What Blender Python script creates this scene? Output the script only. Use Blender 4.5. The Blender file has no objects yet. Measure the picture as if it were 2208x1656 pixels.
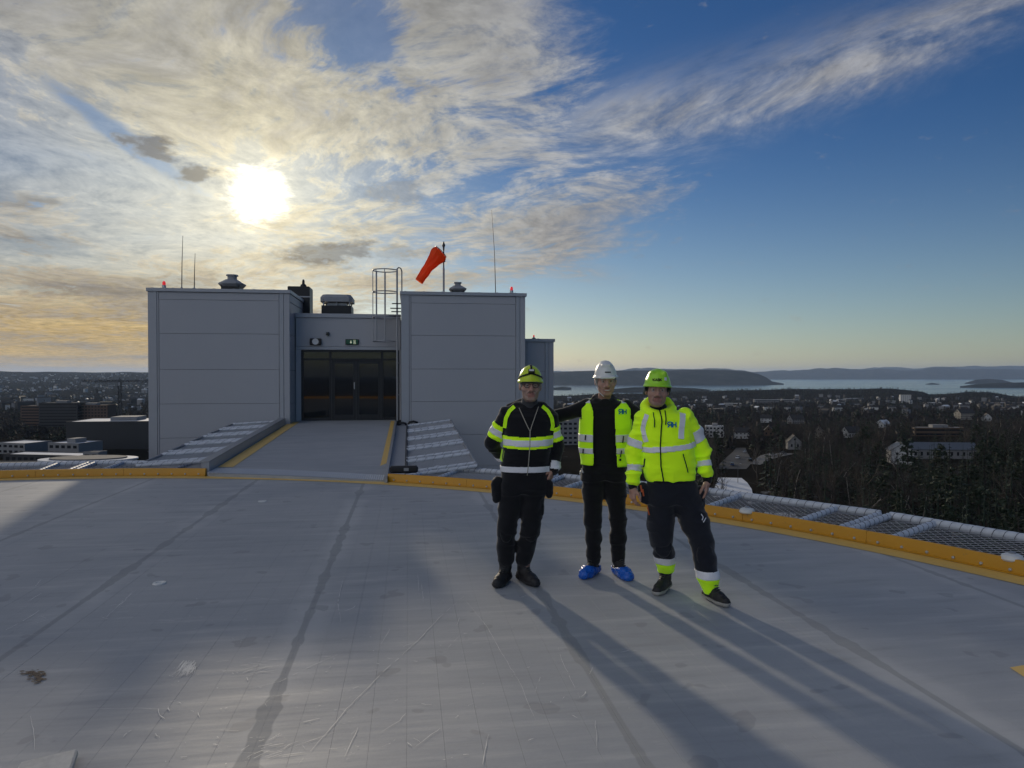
import bpy, bmesh, math, random
import numpy as np
from mathutils import Vector, Matrix
from mathutils.bvhtree import BVHTree

R_ = math.radians
scene = bpy.context.scene
COL = scene.collection
PSI = R_(8.3)            # camera heading, clockwise from the ramp axis (+Y)
CAMH = 1.8

# ------------------------------------------------------------------ camera
cam_data = bpy.data.cameras.new('camera')
cam = bpy.data.objects.new('camera', cam_data)
COL.objects.link(cam)
cam_data.sensor_width = 36.0
cam_data.lens = 36.0 * 1531.0 / 2208.0
cam_data.clip_start = 0.1
cam_data.clip_end = 120000.0
cam.location = (0, 0, CAMH)
cam.rotation_euler = (R_(90 - 0.75), 0, -PSI)
scene.camera = cam

# ------------------------------------------------------------------ small node language
class E_:
    """a shader value: arithmetic on it adds Math nodes to the tree"""
    def __init__(self, nt, s): self.nt = nt; self.s = s
    def op(self, o, *a, clamp=False):
        n = self.nt.nodes.new('ShaderNodeMath'); n.operation = o; n.use_clamp = clamp
        for i, v in enumerate((self,) + a):
            if isinstance(v, E_): self.nt.links.new(v.s, n.inputs[i])
            else: n.inputs[i].default_value = v
        return E_(self.nt, n.outputs[0])
    def __add__(s, o): return s.op('ADD', o)
    __radd__ = __add__
    def __sub__(s, o): return s.op('SUBTRACT', o)
    def __rsub__(s, o): return (s * -1.0) + o
    def __mul__(s, o): return s.op('MULTIPLY', o)
    __rmul__ = __mul__
    def __truediv__(s, o): return s.op('DIVIDE', o)
    def pow(s, o): return s.op('POWER', o)
    def clamp(s): return s.op('ADD', 0.0, clamp=True)
    def abs(s): return s.op('ABSOLUTE')
    def max(s, o): return s.op('MAXIMUM', o)
    def min(s, o): return s.op('MINIMUM', o)
    def sin(s): return s.op('SINE')
    def exp(s): return s.op('EXPONENT')
    def step(s, a, b):                       # smoothstep a..b
        n = s.nt.nodes.new('ShaderNodeMapRange'); n.interpolation_type = 'SMOOTHSTEP'
        s.nt.links.new(s.s, n.inputs['Value'])
        for k, v in (('From Min', a), ('From Max', b)):
            if isinstance(v, E_): s.nt.links.new(v.s, n.inputs[k])
            else: n.inputs[k].default_value = v
        n.inputs['To Min'].default_value = 0; n.inputs['To Max'].default_value = 1
        return E_(s.nt, n.outputs[0])
def put(nt, v, inp):
    if isinstance(v, E_): nt.links.new(v.s, inp)
    else: inp.default_value = v
def comb(nt, x, y, z):
    n = nt.nodes.new('ShaderNodeCombineXYZ')
    for i, v in enumerate((x, y, z)): put(nt, v, n.inputs[i])
    return E_(nt, n.outputs[0])
def sep(nt, v):
    n = nt.nodes.new('ShaderNodeSeparateXYZ'); nt.links.new(v.s, n.inputs[0])
    return [E_(nt, n.outputs[i]) for i in range(3)]
def noise(nt, v, scale=1.0, detail=4.0, rough=0.5, dist=0.0, lac=2.0, color=False, dim='3D'):
    n = nt.nodes.new('ShaderNodeTexNoise'); n.noise_dimensions = dim; nt.links.new(v.s, n.inputs['Vector'])
    n.inputs['Scale'].default_value = scale; n.inputs['Detail'].default_value = detail
    n.inputs['Roughness'].default_value = rough; n.inputs['Distortion'].default_value = dist
    n.inputs['Lacunarity'].default_value = lac
    return E_(nt, n.outputs[1 if color else 0])
def mixc(nt, f, a, b):
    n = nt.nodes.new('ShaderNodeMix'); n.data_type = 'RGBA'
    put(nt, f, n.inputs[0])
    for v, i in ((a, 6), (b, 7)):
        if isinstance(v, E_): nt.links.new(v.s, n.inputs[i])
        else: n.inputs[i].default_value = (v[0], v[1], v[2], 1)
    return E_(nt, n.outputs[2])
def vmath(nt, o, a, b):
    n = nt.nodes.new('ShaderNodeVectorMath'); n.operation = o
    for v, i in ((a, 0), (b, 1)):
        if isinstance(v, E_): nt.links.new(v.s, n.inputs[i])
        else: n.inputs[i].default_value = v
    return E_(nt, n.outputs[0])
def scale_c(nt, c, f):
    n = nt.nodes.new('ShaderNodeVectorMath'); n.operation = 'SCALE'
    if isinstance(c, E_): nt.links.new(c.s, n.inputs[0])
    else: n.inputs[0].default_value = c
    put(nt, f, n.inputs['Scale'])
    return E_(nt, n.outputs[0])

# ------------------------------------------------------------------ sky and sun
SUN_AZ, SUN_EL = -19.6, 13.6             # degrees; azimuth from the camera heading
sun_az_w = PSI + R_(SUN_AZ)              # clockwise from +Y
world = bpy.data.worlds.new('World'); scene.world = world; world.use_nodes = True
nt = world.node_tree; nt.nodes.clear()
w_out = nt.nodes.new('ShaderNodeOutputWorld'); w_bg = nt.nodes.new('ShaderNodeBackground')
nt.links.new(w_bg.outputs[0], w_out.inputs[0])
sky = nt.nodes.new('ShaderNodeTexSky'); sky.sky_type = 'NISHITA'; sky.sun_disc = False
sky.sun_elevation = R_(SUN_EL); sky.sun_rotation = sun_az_w
sky.altitude = 150; sky.air_density = 1.0; sky.dust_density = 0.25; sky.ozone_density = 1.6
SKY_STRENGTH = 0.05
tc = nt.nodes.new('ShaderNodeTexCoord'); D_ = E_(nt, tc.outputs['Generated'])
dx, dy, dz = sep(nt, D_)
c8, s8 = math.cos(PSI), math.sin(PSI)
hx = dx * c8 - dy * s8                   # to the right of the heading
hy = dx * s8 + dy * c8                   # along the heading
dzp = dz.max(0.0)
el = dzp.op('ARCSINE') * 57.2958
az = hx.op('ARCTAN2', hy) * 57.2958
air = mixc(nt, el.step(1.0, 21.0), (1.08, 1.18, 1.34), (0.34, 0.68, 1.18))      # deeper blue overhead
base = scale_c(nt, vmath(nt, 'MULTIPLY', E_(nt, sky.outputs[0]), air), SKY_STRENGTH)
# the cloud sheet lies on a plane overhead
inv = (dzp + 0.045).op('DIVIDE', 1.0)
inv = E_(nt, inv.s).op('POWER', -1.0)
qx = hx * inv; qy = hy * inv
# wisps drawn out towards the upper right, bent by slow turbulence
q = comb(nt, qx, qy, 0.0)
warp = noise(nt, q, 0.9, 2, 0.5, color=True, dim='2D')
wv = vmath(nt, 'SUBTRACT', warp, (0.5, 0.5, 0.5))
qw = vmath(nt, 'ADD', q, scale_c(nt, wv, 0.55))
wx, wy, _ = sep(nt, qw)
wz = sep(nt, wv)[2]
a_ = R_(-52)
sx = wx * math.cos(a_) + wy * math.sin(a_)
sy = wx * -math.sin(a_) + wy * math.cos(a_)
fib = noise(nt, comb(nt, sx * 0.9, sy * 2.3, 3.1), 2.6, 8, 0.70, dim='2D')          # cirrus fibres
rip = noise(nt, comb(nt, wx * 1.15, wy * 0.8, 7.7), 7.0, 7, 0.68, dim='2D')            # small flakes
big = noise(nt, comb(nt, qx * 0.6 + 1.7, qy * 0.6 + 0.4, 2.0), 1.15, 3, 0.5, dim='2D')  # slow cover changes
# where the sheet ends on the right: a fan-shaped edge
cv = nt.nodes.new('ShaderNodeFloatCurve')
put(nt, el / 45.0, cv.inputs['Value'])
pts = [(0, -12), (4, -14), (6.0, -7), (7.6, 1), (9.0, 6.5), (11.5, 9.5), (14, 13), (16.5, 14.5), (18.2, 13.5), (20, 8), (23, 7), (25, 5), (29, 5), (45, 4)]
cm = cv.mapping.curves[0]
while len(cm.points) > 2: cm.points.remove(cm.points[-1])
for i, (e, a) in enumerate(pts):
    p = (e / 45.0, (a + 40) / 80.0)
    if i < 2: cm.points[i].location = p
    else: cm.points.new(*p)
for p in cm.points: p.handle_type = 'AUTO'
cv.mapping.update()
edge_az = E_(nt, cv.outputs[0]) * 80.0 - 40.0
warp2 = wz * 10.0 + (rip - 0.5) * 12.0
sheet = (edge_az - az + warp2).step(-2.5, 7.0)
# a long plume trails away from the sheet to the upper right
t_pl = az - 4.0
pl_c = 18.2 + t_pl * 0.165 + t_pl * t_pl * 0.0006
pl_w = 2.9 - t_pl * 0.03
pl_d = (el - pl_c + (rip - 0.5) * 2.2 + wz * 2.0) / pl_w
plume = (pl_d * pl_d * -1.0).exp() * az.step(-2.0, 10.0) * (1.0 - az.step(24.0, 46.0) * 0.65)
# a stray flake under the sheet, low over the right
fl_x = (az - 3.6) / 3.8; fl_y = (el - 8.6 + (az - 3.6) * 0.18) / 0.75
flake = (0.0 - fl_x * fl_x - fl_y * fl_y).exp()
cover = (big * 0.9 + fib * 0.75 + rip * 0.35)
sheet_d = (cover - 0.90).step(-0.17, 0.20) * sheet
gapx = (az + 13.0) / 4.5; gapy = (el - 25.5 - (az + 13.0) * -0.15) / 3.6          # an open blue hole high up
gap = ((0.0 - gapx * gapx - gapy * gapy).exp() * 1.35 + (fib - 0.5) * 2.6 + (rip - 0.5) * 1.2 + wz * 1.0).step(0.25, 1.05)
gap2x = (az + 28.5) / 5.0; gap2y = (el - 16.2 + (az + 28.5) * 0.62) / 0.85
gap2 = ((0.0 - gap2x * gap2x - gap2y * gap2y).exp() * 1.2 + (rip - 0.5) * 1.4).step(0.3, 0.9)
sheet_d = (sheet_d * (1.0 - gap * 0.78) * (1.0 - gap2 * 0.8))
plume_d = plume * (fib * 1.3 + rip * 0.5 - 0.42).clamp() * 1.6
flake_d = flake * (rip * 2.4 - 0.7).clamp()
veil = sheet * (1.0 - az.step(-24.0, 6.0)) * (0.30 + big * 0.75) * (1.0 - gap * 0.6) * (1.0 - gap2 * 0.6)      # thin milky film on the sun side
dens = sheet_d.max(plume_d).max(flake_d).max(veil).clamp()
dens = (dens + (1.0 - az.step(-26.0, -8.0)) * (1.0 - el.step(1.5, 7.0)) * 0.55).clamp()        # murk along the sunward horizon
# sunlight scattered through the cloud and the air round the sun
sd = Vector((math.sin(sun_az_w) * math.cos(R_(SUN_EL - .2)), math.cos(sun_az_w) * math.cos(R_(SUN_EL - .2)), math.sin(R_(SUN_EL - .2))))
dotn = nt.nodes.new('ShaderNodeVectorMath'); dotn.operation = 'DOT_PRODUCT'
nt.links.new(D_.s, dotn.inputs[0]); dotn.inputs[1].default_value = sd
ang = E_(nt, dotn.outputs['Value']).min(1.0).op('ARCCOSINE') * 57.2958
near = (ang * ang * (-1.0 / (2 * 10.0 ** 2))).exp()
wide = (ang * ang * (-1.0 / (2 * 30.0 ** 2))).exp()
low = (el * el * (-1.0 / (2 * 5.0 ** 2))).exp()
# cloud tone: white-grey away from the sun, cream towards it, amber near the horizon on the sun side
tone = mixc(nt, wide, (0.23, 0.26, 0.34), (0.405, 0.405, 0.40))
tone = mixc(nt, near, tone, (0.90, 0.82, 0.58))
tone = mixc(nt, (low * wide * 1.4).clamp(), tone, (0.58, 0.40, 0.145))
back = ang.step(52.0, 115.0)                                                  # unseen cloud opposite the sun, brightened to lift the ambient light
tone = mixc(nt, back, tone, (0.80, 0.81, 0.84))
shade = (big * 0.9 + fib * 0.9 + rip * 0.25)
shd = (shade - 0.86).step(0.0, 0.45) * (1.0 - back) * 0.62
tone = mixc(nt, shd * 1.15, tone, (0.22, 0.22, 0.23))
tone = scale_c(nt, tone, 1.0 + (rip - 0.5) * 1.5 + (fib - 0.5) * 1.0)
# darker, lower scud in front of the sheet
n2 = noise(nt, comb(nt, az * 0.22, el * 0.55, 4.0), 2.0, 5, 0.62, dim='2D')
def scud(a0, e0, wa, we, tilt, amt):
    ux = (az - a0) / wa; uy = (el - e0 - (az - a0) * tilt) / we
    g = (0.0 - ux * ux - uy * uy).exp()
    return (g * 1.5 + (n2 - 0.5) * 2.6 - 0.45).step(-0.1, 0.9) * amt
sc = scud(-27.2, 15.9, 2.6, 1.0, -0.12, 0.85)
for a in ((-23.9, 14.4, 1.5, 0.75, -0.1, 0.9), (-9.5, 14.2, 3.2, 1.1, -0.1, 0.55), (-14.5, 9.4, 4.6, 1.15, 0.08, 0.8),
          (-9.0, 9.6, 3.2, 0.8, 0.05, 0.5), (-36.0, 11.4, 3.2, 0.8, 0.05, 0.4), (-34.5, 8.6, 5.0, 0.9, 0.02, 0.5), (-31.0, 5.8, 6.0, 0.5, 0.0, 0.4),
          (-25.0, 6.6, 3.0, 0.7, 0.0, 0.4)):
    sc = sc.max(scud(*a))
tone = mixc(nt, sc, tone, (0.11, 0.105, 0.11))
dens = dens.max(sc)
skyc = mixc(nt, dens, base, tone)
core = (ang * -1.0 + 1.05 + (rip - 0.5) * 2.6).step(-1.6, 1.0)
halo = (ang * (-1.0 / 3.6)).exp()
skyc = vmath(nt, 'ADD', skyc, scale_c(nt, (1.0, 0.86, 0.52), halo * 0.60))
skyc = vmath(nt, 'ADD', skyc, scale_c(nt, (1.0, 0.94, 0.80), core * 2.2))
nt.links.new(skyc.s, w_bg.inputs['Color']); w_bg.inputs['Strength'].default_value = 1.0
world.cycles.sampling_method = 'NONE'

sun_d = bpy.data.lights.new('sun', 'SUN'); sun_d.energy = 2.3; sun_d.angle = R_(2.0); sun_d.color = (1.0, 0.86, 0.66)
sun = bpy.data.objects.new('sun', sun_d); COL.objects.link(sun)
sdir = Vector((math.sin(sun_az_w) * math.cos(R_(SUN_EL)), math.cos(sun_az_w) * math.cos(R_(SUN_EL)), math.sin(R_(SUN_EL))))
sun.rotation_euler = sdir.to_track_quat('Z', 'Y').to_euler(); sun.location = (0, 30, 60)

cy = scene.cycles
cy.max_bounces = 6; cy.diffuse_bounces = 2; cy.glossy_bounces = 3; cy.transmission_bounces = 4; cy.volume_bounces = 1
cy.use_adaptive_sampling = True; cy.adaptive_threshold = 0.02; cy.sample_clamp_indirect = 6.0; cy.use_denoising = True
vs = scene.view_settings
vs.view_transform = 'Standard'; vs.look = 'None'; vs.gamma = 1.0; vs.exposure = 0.0; vs.use_curve_mapping = False

# ------------------------------------------------------------------ object helpers
def tag(o, label=None, cat=None, group=None, kind=None):
    if label: o['label'] = label
    if cat: o['category'] = cat
    if group: o['group'] = group
    if kind: o['kind'] = kind
    return o
def empty(name, loc=(0, 0, 0), rz=0.0):
    o = bpy.data.objects.new(name, None); COL.objects.link(o)
    o.location = loc; o.rotation_euler = (0, 0, rz); o.empty_display_size = 0.2
    return o
def link(name, me, parent=None, mat=None, loc=None, rot=None, scale=None):
    if mat is not None and not me.materials: me.materials.append(mat)
    o = bpy.data.objects.new(name, me); COL.objects.link(o)
    if parent is not None: o.parent = parent
    if loc is not None: o.location = loc
    if rot is not None: o.rotation_euler = rot
    if scale is not None: o.scale = scale
    return o
class MB:
    """collects faces; build() links them as one mesh object"""
    def __init__(self): self.v = []; self.f = []
    def add(self, vs, fs):
        b = len(self.v); self.v.extend([tuple(p) for p in vs]); self.f.extend([tuple(i + b for i in f) for f in fs]); return self
    def box(self, x0, x1, y0, y1, z0, z1):
        return self.add([(x0, y0, z0), (x1, y0, z0), (x1, y1, z0), (x0, y1, z0), (x0, y0, z1), (x1, y0, z1), (x1, y1, z1), (x0, y1, z1)],
                        [(0, 3, 2, 1), (4, 5, 6, 7), (0, 1, 5, 4), (1, 2, 6, 5), (2, 3, 7, 6), (3, 0, 4, 7)])
    def tube(self, path, r, n=8, cap=True):
        path = [Vector(p) for p in path]; m = len(path)
        rs = r if isinstance(r, (list, tuple)) else [r] * m
        b = len(self.v); up = Vector((0, 0, 1))
        t0 = (path[1] - path[0]).normalized()
        a = t0.cross(up)
        if a.length < 1e-3: a = t0.cross(Vector((1, 0, 0)))
        a.normalize()
        for i in range(m):
            t = (path[min(i + 1, m - 1)] - path[max(i - 1, 0)]).normalized()
            a = (a - t * a.dot(t)).normalized(); c = t.cross(a)
            for k in range(n):
                w = 2 * math.pi * k / n
                self.v.append(tuple(path[i] + (a * math.cos(w) + c * math.sin(w)) * rs[i]))
        for i in range(m - 1):
            for k in range(n):
                k2 = (k + 1) % n
                self.f.append((b + i * n + k, b + i * n + k2, b + (i + 1) * n + k2, b + (i + 1) * n + k))
        if cap:
            self.f.append(tuple(b + k for k in reversed(range(n)))); self.f.append(tuple(b + (m - 1) * n + k for k in range(n)))
        return self
    def lathe(self, prof, n=16, c=(0, 0, 0)):
        b = len(self.v)
        for r, z in prof:
            for k in range(n):
                w = 2 * math.pi * k / n
                self.v.append((c[0] + r * math.cos(w), c[1] + r * math.sin(w), c[2] + z))
        for i in range(len(prof) - 1):
            for k in range(n):
                k2 = (k + 1) % n
                self.f.append((b + i * n + k, b + i * n + k2, b + (i + 1) * n + k2, b + (i + 1) * n + k))
        self.f.append(tuple(b + k for k in reversed(range(n)))); self.f.append(tuple(b + (len(prof) - 1) * n + k for k in range(n)))
        return self
    def prism(self, poly, z0, z1):
        n = len(poly); b = len(self.v)
        self.v.extend([(p[0], p[1], z0) for p in poly] + [(p[0], p[1], z1) for p in poly])
        self.f.append(tuple(b + i for i in reversed(range(n)))); self.f.append(tuple(b + n + i for i in range(n)))
        for i in range(n):
            j = (i + 1) % n; self.f.append((b + i, b + j, b + n + j, b + n + i))
        return self
    def mesh(self, name, mat=None, smooth=False, bevel=0.0):
        me = bpy.data.meshes.new(name); me.from_pydata(self.v, [], self.f)
        if bevel:
            bm = bmesh.new(); bm.from_mesh(me)
            bmesh.ops.bevel(bm, geom=bm.edges[:] , offset=bevel, segments=1, affect='EDGES', clamp_overlap=True)
            bm.to_mesh(me); bm.free()
        if smooth:
            me.polygons.foreach_set('use_smooth', [True] * len(me.polygons)); me.set_sharp_from_angle(angle=R_(40))
        me.update()
        if mat is not None: me.materials.append(mat)
        return me
    def build(self, name, mat, parent=None, smooth=False, bevel=0.0, **k):
        return link(name, self.mesh(name, mat, smooth, bevel), parent, **k)
def np_mesh(name, V, Fq, mat=None, smooth=False):
    """mesh from numpy arrays; Fq is (n,3) or (n,4)"""
    me = bpy.data.meshes.new(name); V = np.asarray(V, np.float32); Fq = np.asarray(Fq, np.int32); k = Fq.shape[1]
    me.vertices.add(len(V)); me.vertices.foreach_set('co', V.ravel())
    me.loops.add(Fq.size); me.loops.foreach_set('vertex_index', Fq.ravel())
    me.polygons.add(len(Fq)); me.polygons.foreach_set('loop_start', np.arange(0, Fq.size, k, dtype=np.int32))
    me.polygons.foreach_set('loop_total', np.full(len(Fq), k, np.int32))
    if smooth: me.polygons.foreach_set('use_smooth', np.ones(len(Fq), bool))
    me.update(calc_edges=True); me.validate()
    if mat is not None: me.materials.append(mat)
    return me
def copy_tree(o, parent=None):
    c = o.copy(); COL.objects.link(c); c.parent = parent
    for ch in o.children: copy_tree(ch, c)
    return c
def at(px, py, d):
    """world point seen in direction (px,py) of a 2208x1656 frame at distance d along the heading"""
    x = (px - 1104) / 1531 * d
    return Vector((x * c8 + d * s8, -x * s8 + d * c8, CAMH - (py - 808) / 1531 * d))
def atz(px, py, z=0.0):
    return at(px, py, (CAMH - z) * 1531 / (py - 808))

# ------------------------------------------------------------------ materials
def new_mat(name):
    m = bpy.data.materials.new(name); m.use_nodes = True
    return m, m.node_tree, m.node_tree.nodes['Principled BSDF']
def bump(nt, b, h, strength=0.3, dist=0.01):
    n = nt.nodes.new('ShaderNodeBump'); n.inputs['Strength'].default_value = strength; n.inputs['Distance'].default_value = dist
    nt.links.new(h.s, n.inputs['Height']); nt.links.new(n.outputs[0], b.inputs['Normal'])
def simple(name, col, rough=0.6, metal=0.0, var=0.15, scale=8.0, bmp=0.0, spec=0.5, sheen=0.0, coords='Object', detail=4, vtint=None):
    """a plain coat with slight tonal unevenness"""
    m, nt, b = new_mat(name)
    tc = nt.nodes.new('ShaderNodeTexCoord'); v = E_(nt, tc.outputs[coords])
    n = noise(nt, v, scale, detail, 0.6)
    c = mixc(nt, n, [x * (1 - var) for x in col], [min(x * (1 + var), 1.0) for x in (vtint or col)])
    nt.links.new(c.s, b.inputs['Base Color'])
    put(nt, (n - 0.5) * 0.25 + rough, b.inputs['Roughness'])
    b.inputs['Metallic'].default_value = metal; b.inputs['Specular IOR Level'].default_value = spec
    if sheen: b.inputs['Sheen Weight'].default_value = sheen
    if bmp: bump(nt, b, n, bmp, 0.01)
    return m
M = {}
M['galv'] = simple('galvanised_steel', (0.34, 0.35, 0.37), 0.45, 0.55, 0.2, 14)
M['net_wire'] = simple('zinc_wire', (0.52, 0.53, 0.55), 0.5, 0.1, 0.15, 14)
M['zinc_plate'] = simple('bright_zinc_plate', (0.66, 0.67, 0.69), 0.42, 0.2, 0.1, 14)
M['dark_steel'] = simple('dark_steel', (0.05, 0.052, 0.06), 0.5, 0.3, 0.2, 10)
M['alu'] = simple('bare_aluminium', (0.50, 0.51, 0.52), 0.38, 0.6, 0.12, 20)
M['white_plastic'] = simple('white_plastic', (0.68, 0.68, 0.66), 0.45, 0, 0.08, 20)
M['black_plastic'] = simple('black_plastic', (0.012, 0.012, 0.014), 0.45, 0, 0.3, 20)
M['grey_hood'] = simple('grey_hood_paint', (0.30, 0.31, 0.33), 0.5, 0.1, 0.12, 6)
M['roof_felt'] = simple('roof_felt', (0.10, 0.10, 0.105), 0.85, 0, 0.3, 4, 0.3)
M['trim'] = simple('trim_paint', (0.375, 0.39, 0.42), 0.42, 0.15, 0.08, 5)
M['red_lens'] = simple('red_lens', (0.55, 0.03, 0.03), 0.2, 0, 0.1, 20)

# helideck coating: trodden aluminium planks with sealed joints every ten planks
def deck_mat(name, ramp=False):
    m, nt, b = new_mat(name)
    tc = nt.nodes.new('ShaderNodeTexCoord'); v = E_(nt, tc.outputs['Object']); x, y, z = sep(nt, v)
    blot = noise(nt, v, 0.55, 3, 0.6, dim='2D')
    streak = noise(nt, comb(nt, x * 0.9, y * 7.0, 0.0), 1.0, 5, 0.62, dim='2D')  # scuffs running across the planks
    fine = noise(nt, v, 45.0, 2, 0.7, dim='2D')
    grit = noise(nt, v, 7.0, 4, 0.7, dim='2D')
    c = mixc(nt, blot.step(0.3, 0.7), (0.345, 0.362, 0.385), (0.415, 0.425, 0.435))
    c = mixc(nt, streak.step(0.50, 0.78) * 0.62, c, (0.50, 0.505, 0.50))
    c = mixc(nt, streak.step(0.48, 0.22) * 0.35, c, (0.24, 0.25, 0.265))
    c = mixc(nt, (grit - 0.62).step(0.0, 0.2) * 0.30, c, (0.50, 0.50, 0.49))
    c = mixc(nt, fine * 0.16, c, (0.20, 0.20, 0.21))
    rough = 0.67 - streak * 0.18 + blot * 0.10
    if not ramp:
        wob = (noise(nt, comb(nt, x * 0.2, y, 1.0), 1.3, 3, 0.65, dim='2D') - 0.5)
        k = ((x - 1.08 + 18.2) / 1.82); fr = k - k.op('FLOOR')                  # 0..1 between joints
        side = (fr.min(1.0 - fr)) * 1.82                                        # metres from the joint
        j_w = 0.018 + wob.max(0.0) * 0.22
        wetline = 1.0 - (side - j_w).step(0.0, 0.012)
        halo_ = 1.0 - (side - 0.05 + wob * 0.35).step(0.0, 0.16)
        c = mixc(nt, halo_ * 0.40 * blot.step(0.35, 0.65), c, (0.56, 0.56, 0.55))   # worn light margin
        c = mixc(nt, wetline * 0.46, c, (0.20, 0.21, 0.212))
        rough = rough + wetline * 0.06
        spots = (noise(nt, v, 3.3, 2, 0.5, dim='2D') - 0.70).step(0.0, 0.03)
        c = mixc(nt, spots * 0.40, c, (0.22, 0.225, 0.24))
    else:
        c = mixc(nt, 0.15, c, (0.30, 0.31, 0.33))
    nt.links.new(c.s, b.inputs['Base Color'])
    put(nt, rough, b.inputs['Roughness']); b.inputs['Specular IOR Level'].default_value = 0.34
    bump(nt, b, noise(nt, comb(nt, x * 1.5, y * 9.0, 0.0), 1.6, 2, 0.6, dim='2D'), 0.25, 0.006)
    return m
M['deck'] = deck_mat('deck_coating')
M['ramp'] = deck_mat('ramp_coating', True)
def yellow_mat(name, col):
    m, nt, b = new_mat(name)
    tc = nt.nodes.new('ShaderNodeTexCoord'); v = E_(nt, tc.outputs['Object'])
    n = noise(nt, v, 3.0, 6, 0.65); f = noise(nt, v, 30.0, 5, 0.7)
    c = mixc(nt, n, [k * 0.8 for k in col], col)
    c = mixc(nt, (f - 0.63).step(0.0, 0.08) * 0.6, c, (0.45, 0.36, 0.2))
    c = mixc(nt, (noise(nt, v, 9.0, 6, 0.7) - 0.64).step(0.0, 0.1) * 0.6, c, (0.12, 0.10, 0.06))
    nt.links.new(c.s, b.inputs['Base Color']); put(nt, 0.32 + f * 0.3, b.inputs['Roughness'])
    bump(nt, b, f, 0.12, 0.004)
    return m
M['yellow'] = yellow_mat('yellow_curb_paint', (0.62, 0.30, 0.012))
M['yellow_flat'] = yellow_mat('yellow_line_paint', (0.86, 0.56, 0.15))
def wrap_mat():
    """white foam tube sleeves, grubby underneath"""
    m, nt, b = new_mat('padded_tube_sleeve')
    tc = nt.nodes.new('ShaderNodeTexCoord'); v = E_(nt, tc.outputs['Object'])
    n = noise(nt, v, 9.0, 5, 0.6)
    c = mixc(nt, n.step(0.3, 0.75), (0.50, 0.53, 0.58), (0.64, 0.67, 0.72))
    nt.links.new(c.s, b.inputs['Base Color']); b.inputs['Roughness'].default_value = 0.42
    bump(nt, b, n, 0.15, 0.008)
    return m
M['sleeve'] = wrap_mat()
M['cord'] = simple('lashing_cord', (0.10, 0.11, 0.13), 0.7, 0, 0.2, 30)

# ------------------------------------------------------------------ helideck: planks on a round base
CX, CY, RD = -6.05, 1.197, 12.28          # centre and radius of the deck
PW = 0.182
rng = random.Random(7)
base_mb = MB().prism([(CX + (RD - 0.02) * math.cos(a), CY + (RD - 0.02) * math.sin(a)) for a in [2 * math.pi * k / 160 for k in range(160)]], -0.55, -0.045)
helideck = base_mb.build('helideck', M['dark_steel'])
tag(helideck, kind='structure')
x_first = 1.08 - PW * round((1.08 - (CX - RD)) / PW)
k = 0
while True:
    xa = x_first + k * PW; xb = xa + PW; k += 1
    xa2, xb2 = max(xa, CX - RD), min(xb, CX + RD)
    if xa >= CX + RD: break
    if xb2 - xa2 < 0.02: continue
    g = 0.00028
    xs = [xa2 + g, xb2 - g]
    ys = [math.sqrt(max(RD ** 2 - (x - CX) ** 2, 0.0001)) for x in xs]
    dz = rng.uniform(-0.0004, 0.0004); c_ = 0.0003
    v = []
    for z, ins in ((-0.044, 0), (dz - c_, 0), (dz, c_)):
        v += [(xs[0] + ins, CY - ys[0] + ins, z), (xs[1] - ins, CY - ys[1] + ins, z), (xs[1] - ins, CY + ys[1] - ins, z), (xs[0] + ins, CY + ys[0] - ins, z)]
    f = [(8, 9, 10, 11)]
    for l in (0, 4):
        for i in range(4):
            j = (i + 1) % 4; f.append((l + i, l + j, l + 4 + j, l + 4 + i))
    MB().add(v, f).build('plank', M['deck'], helideck)

# painted line along the rim, one flat ring sheet 4 mm up
def ring_sheet(r0, r1, a0, a1, z, n):
    v, f = [], []
    for i in range(n + 1):
        a = a0 + (a1 - a0) * i / n
        v += [(CX + r0 * math.cos(a), CY + r0 * math.sin(a), z), (CX + r1 * math.cos(a), CY + r1 * math.sin(a), z)]
    for i in range(n): f.append((2 * i, 2 * i + 1, 2 * i + 3, 2 * i + 2))
    return MB().add(v, f)
ring_sheet(RD - 0.30, RD - 0.03, 0, 2 * math.pi, 0.0045, 180).build('painted_edge_line', M['yellow_flat'], helideck)
# corner of another painted mark, running out of the frame
p0 = atz(2183, 1444); p1 = atz(2300, 1424); p2 = atz(2330, 1500); p3 = atz(2218, 1467)
MB().add([(p.x, p.y, 0.0046) for p in (p0, p3, p2, p1)], [(0, 1, 2, 3)]).build('painted_mark', M['yellow_flat'], helideck)

# scratches through the coating and a few scuffs (fine bare-metal lines)
sc_mb = MB(); SCZ = [0.0]
def scratch(pts, w, z=0.0042, jit=0.0):
    pts = [Vector((p[0], p[1])) for p in pts]
    out = []
    for a, b in zip(pts[:-1], pts[1:]):
        n = max(2, int((b - a).length / 0.05))
        for i in range(n): out.append(a.lerp(b, i / n) + Vector((rng.gauss(0, jit), rng.gauss(0, jit))))
    out.append(pts[-1])
    v, f = [], []
    for i, p in enumerate(out):
        t = (out[min(i + 1, len(out) - 1)] - out[max(i - 1, 0)])
        if t.length < 1e-6: t = Vector((1, 0))
        t.normalize(); nn = Vector((-t.y, t.x)); e = math.sin(math.pi * (i + 0.4) / (len(out) - 0.2)) ** 0.5
        ww = w * 1.25 * e * rng.uniform(0.3, 1.0)
        v += [(p.x + nn.x * ww, p.y + nn.y * ww, z), (p.x - nn.x * ww, p.y - nn.y * ww, z)]
    for i in range(len(out) - 1):
        if rng.random() < 0.90: f.append((2 * i, 2 * i + 1, 2 * i + 3, 2 * i + 2))
    SCZ[0] += 2.2e-6; sc_mb.add([(a_, b_, c_ + SCZ[0]) for a_, b_, c_ in v], f)
def spx(*pts, w=0.0022, jit=0.0015): scratch([atz(x, y).xy for x, y in pts], w * 0.6, jit=jit)
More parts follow.
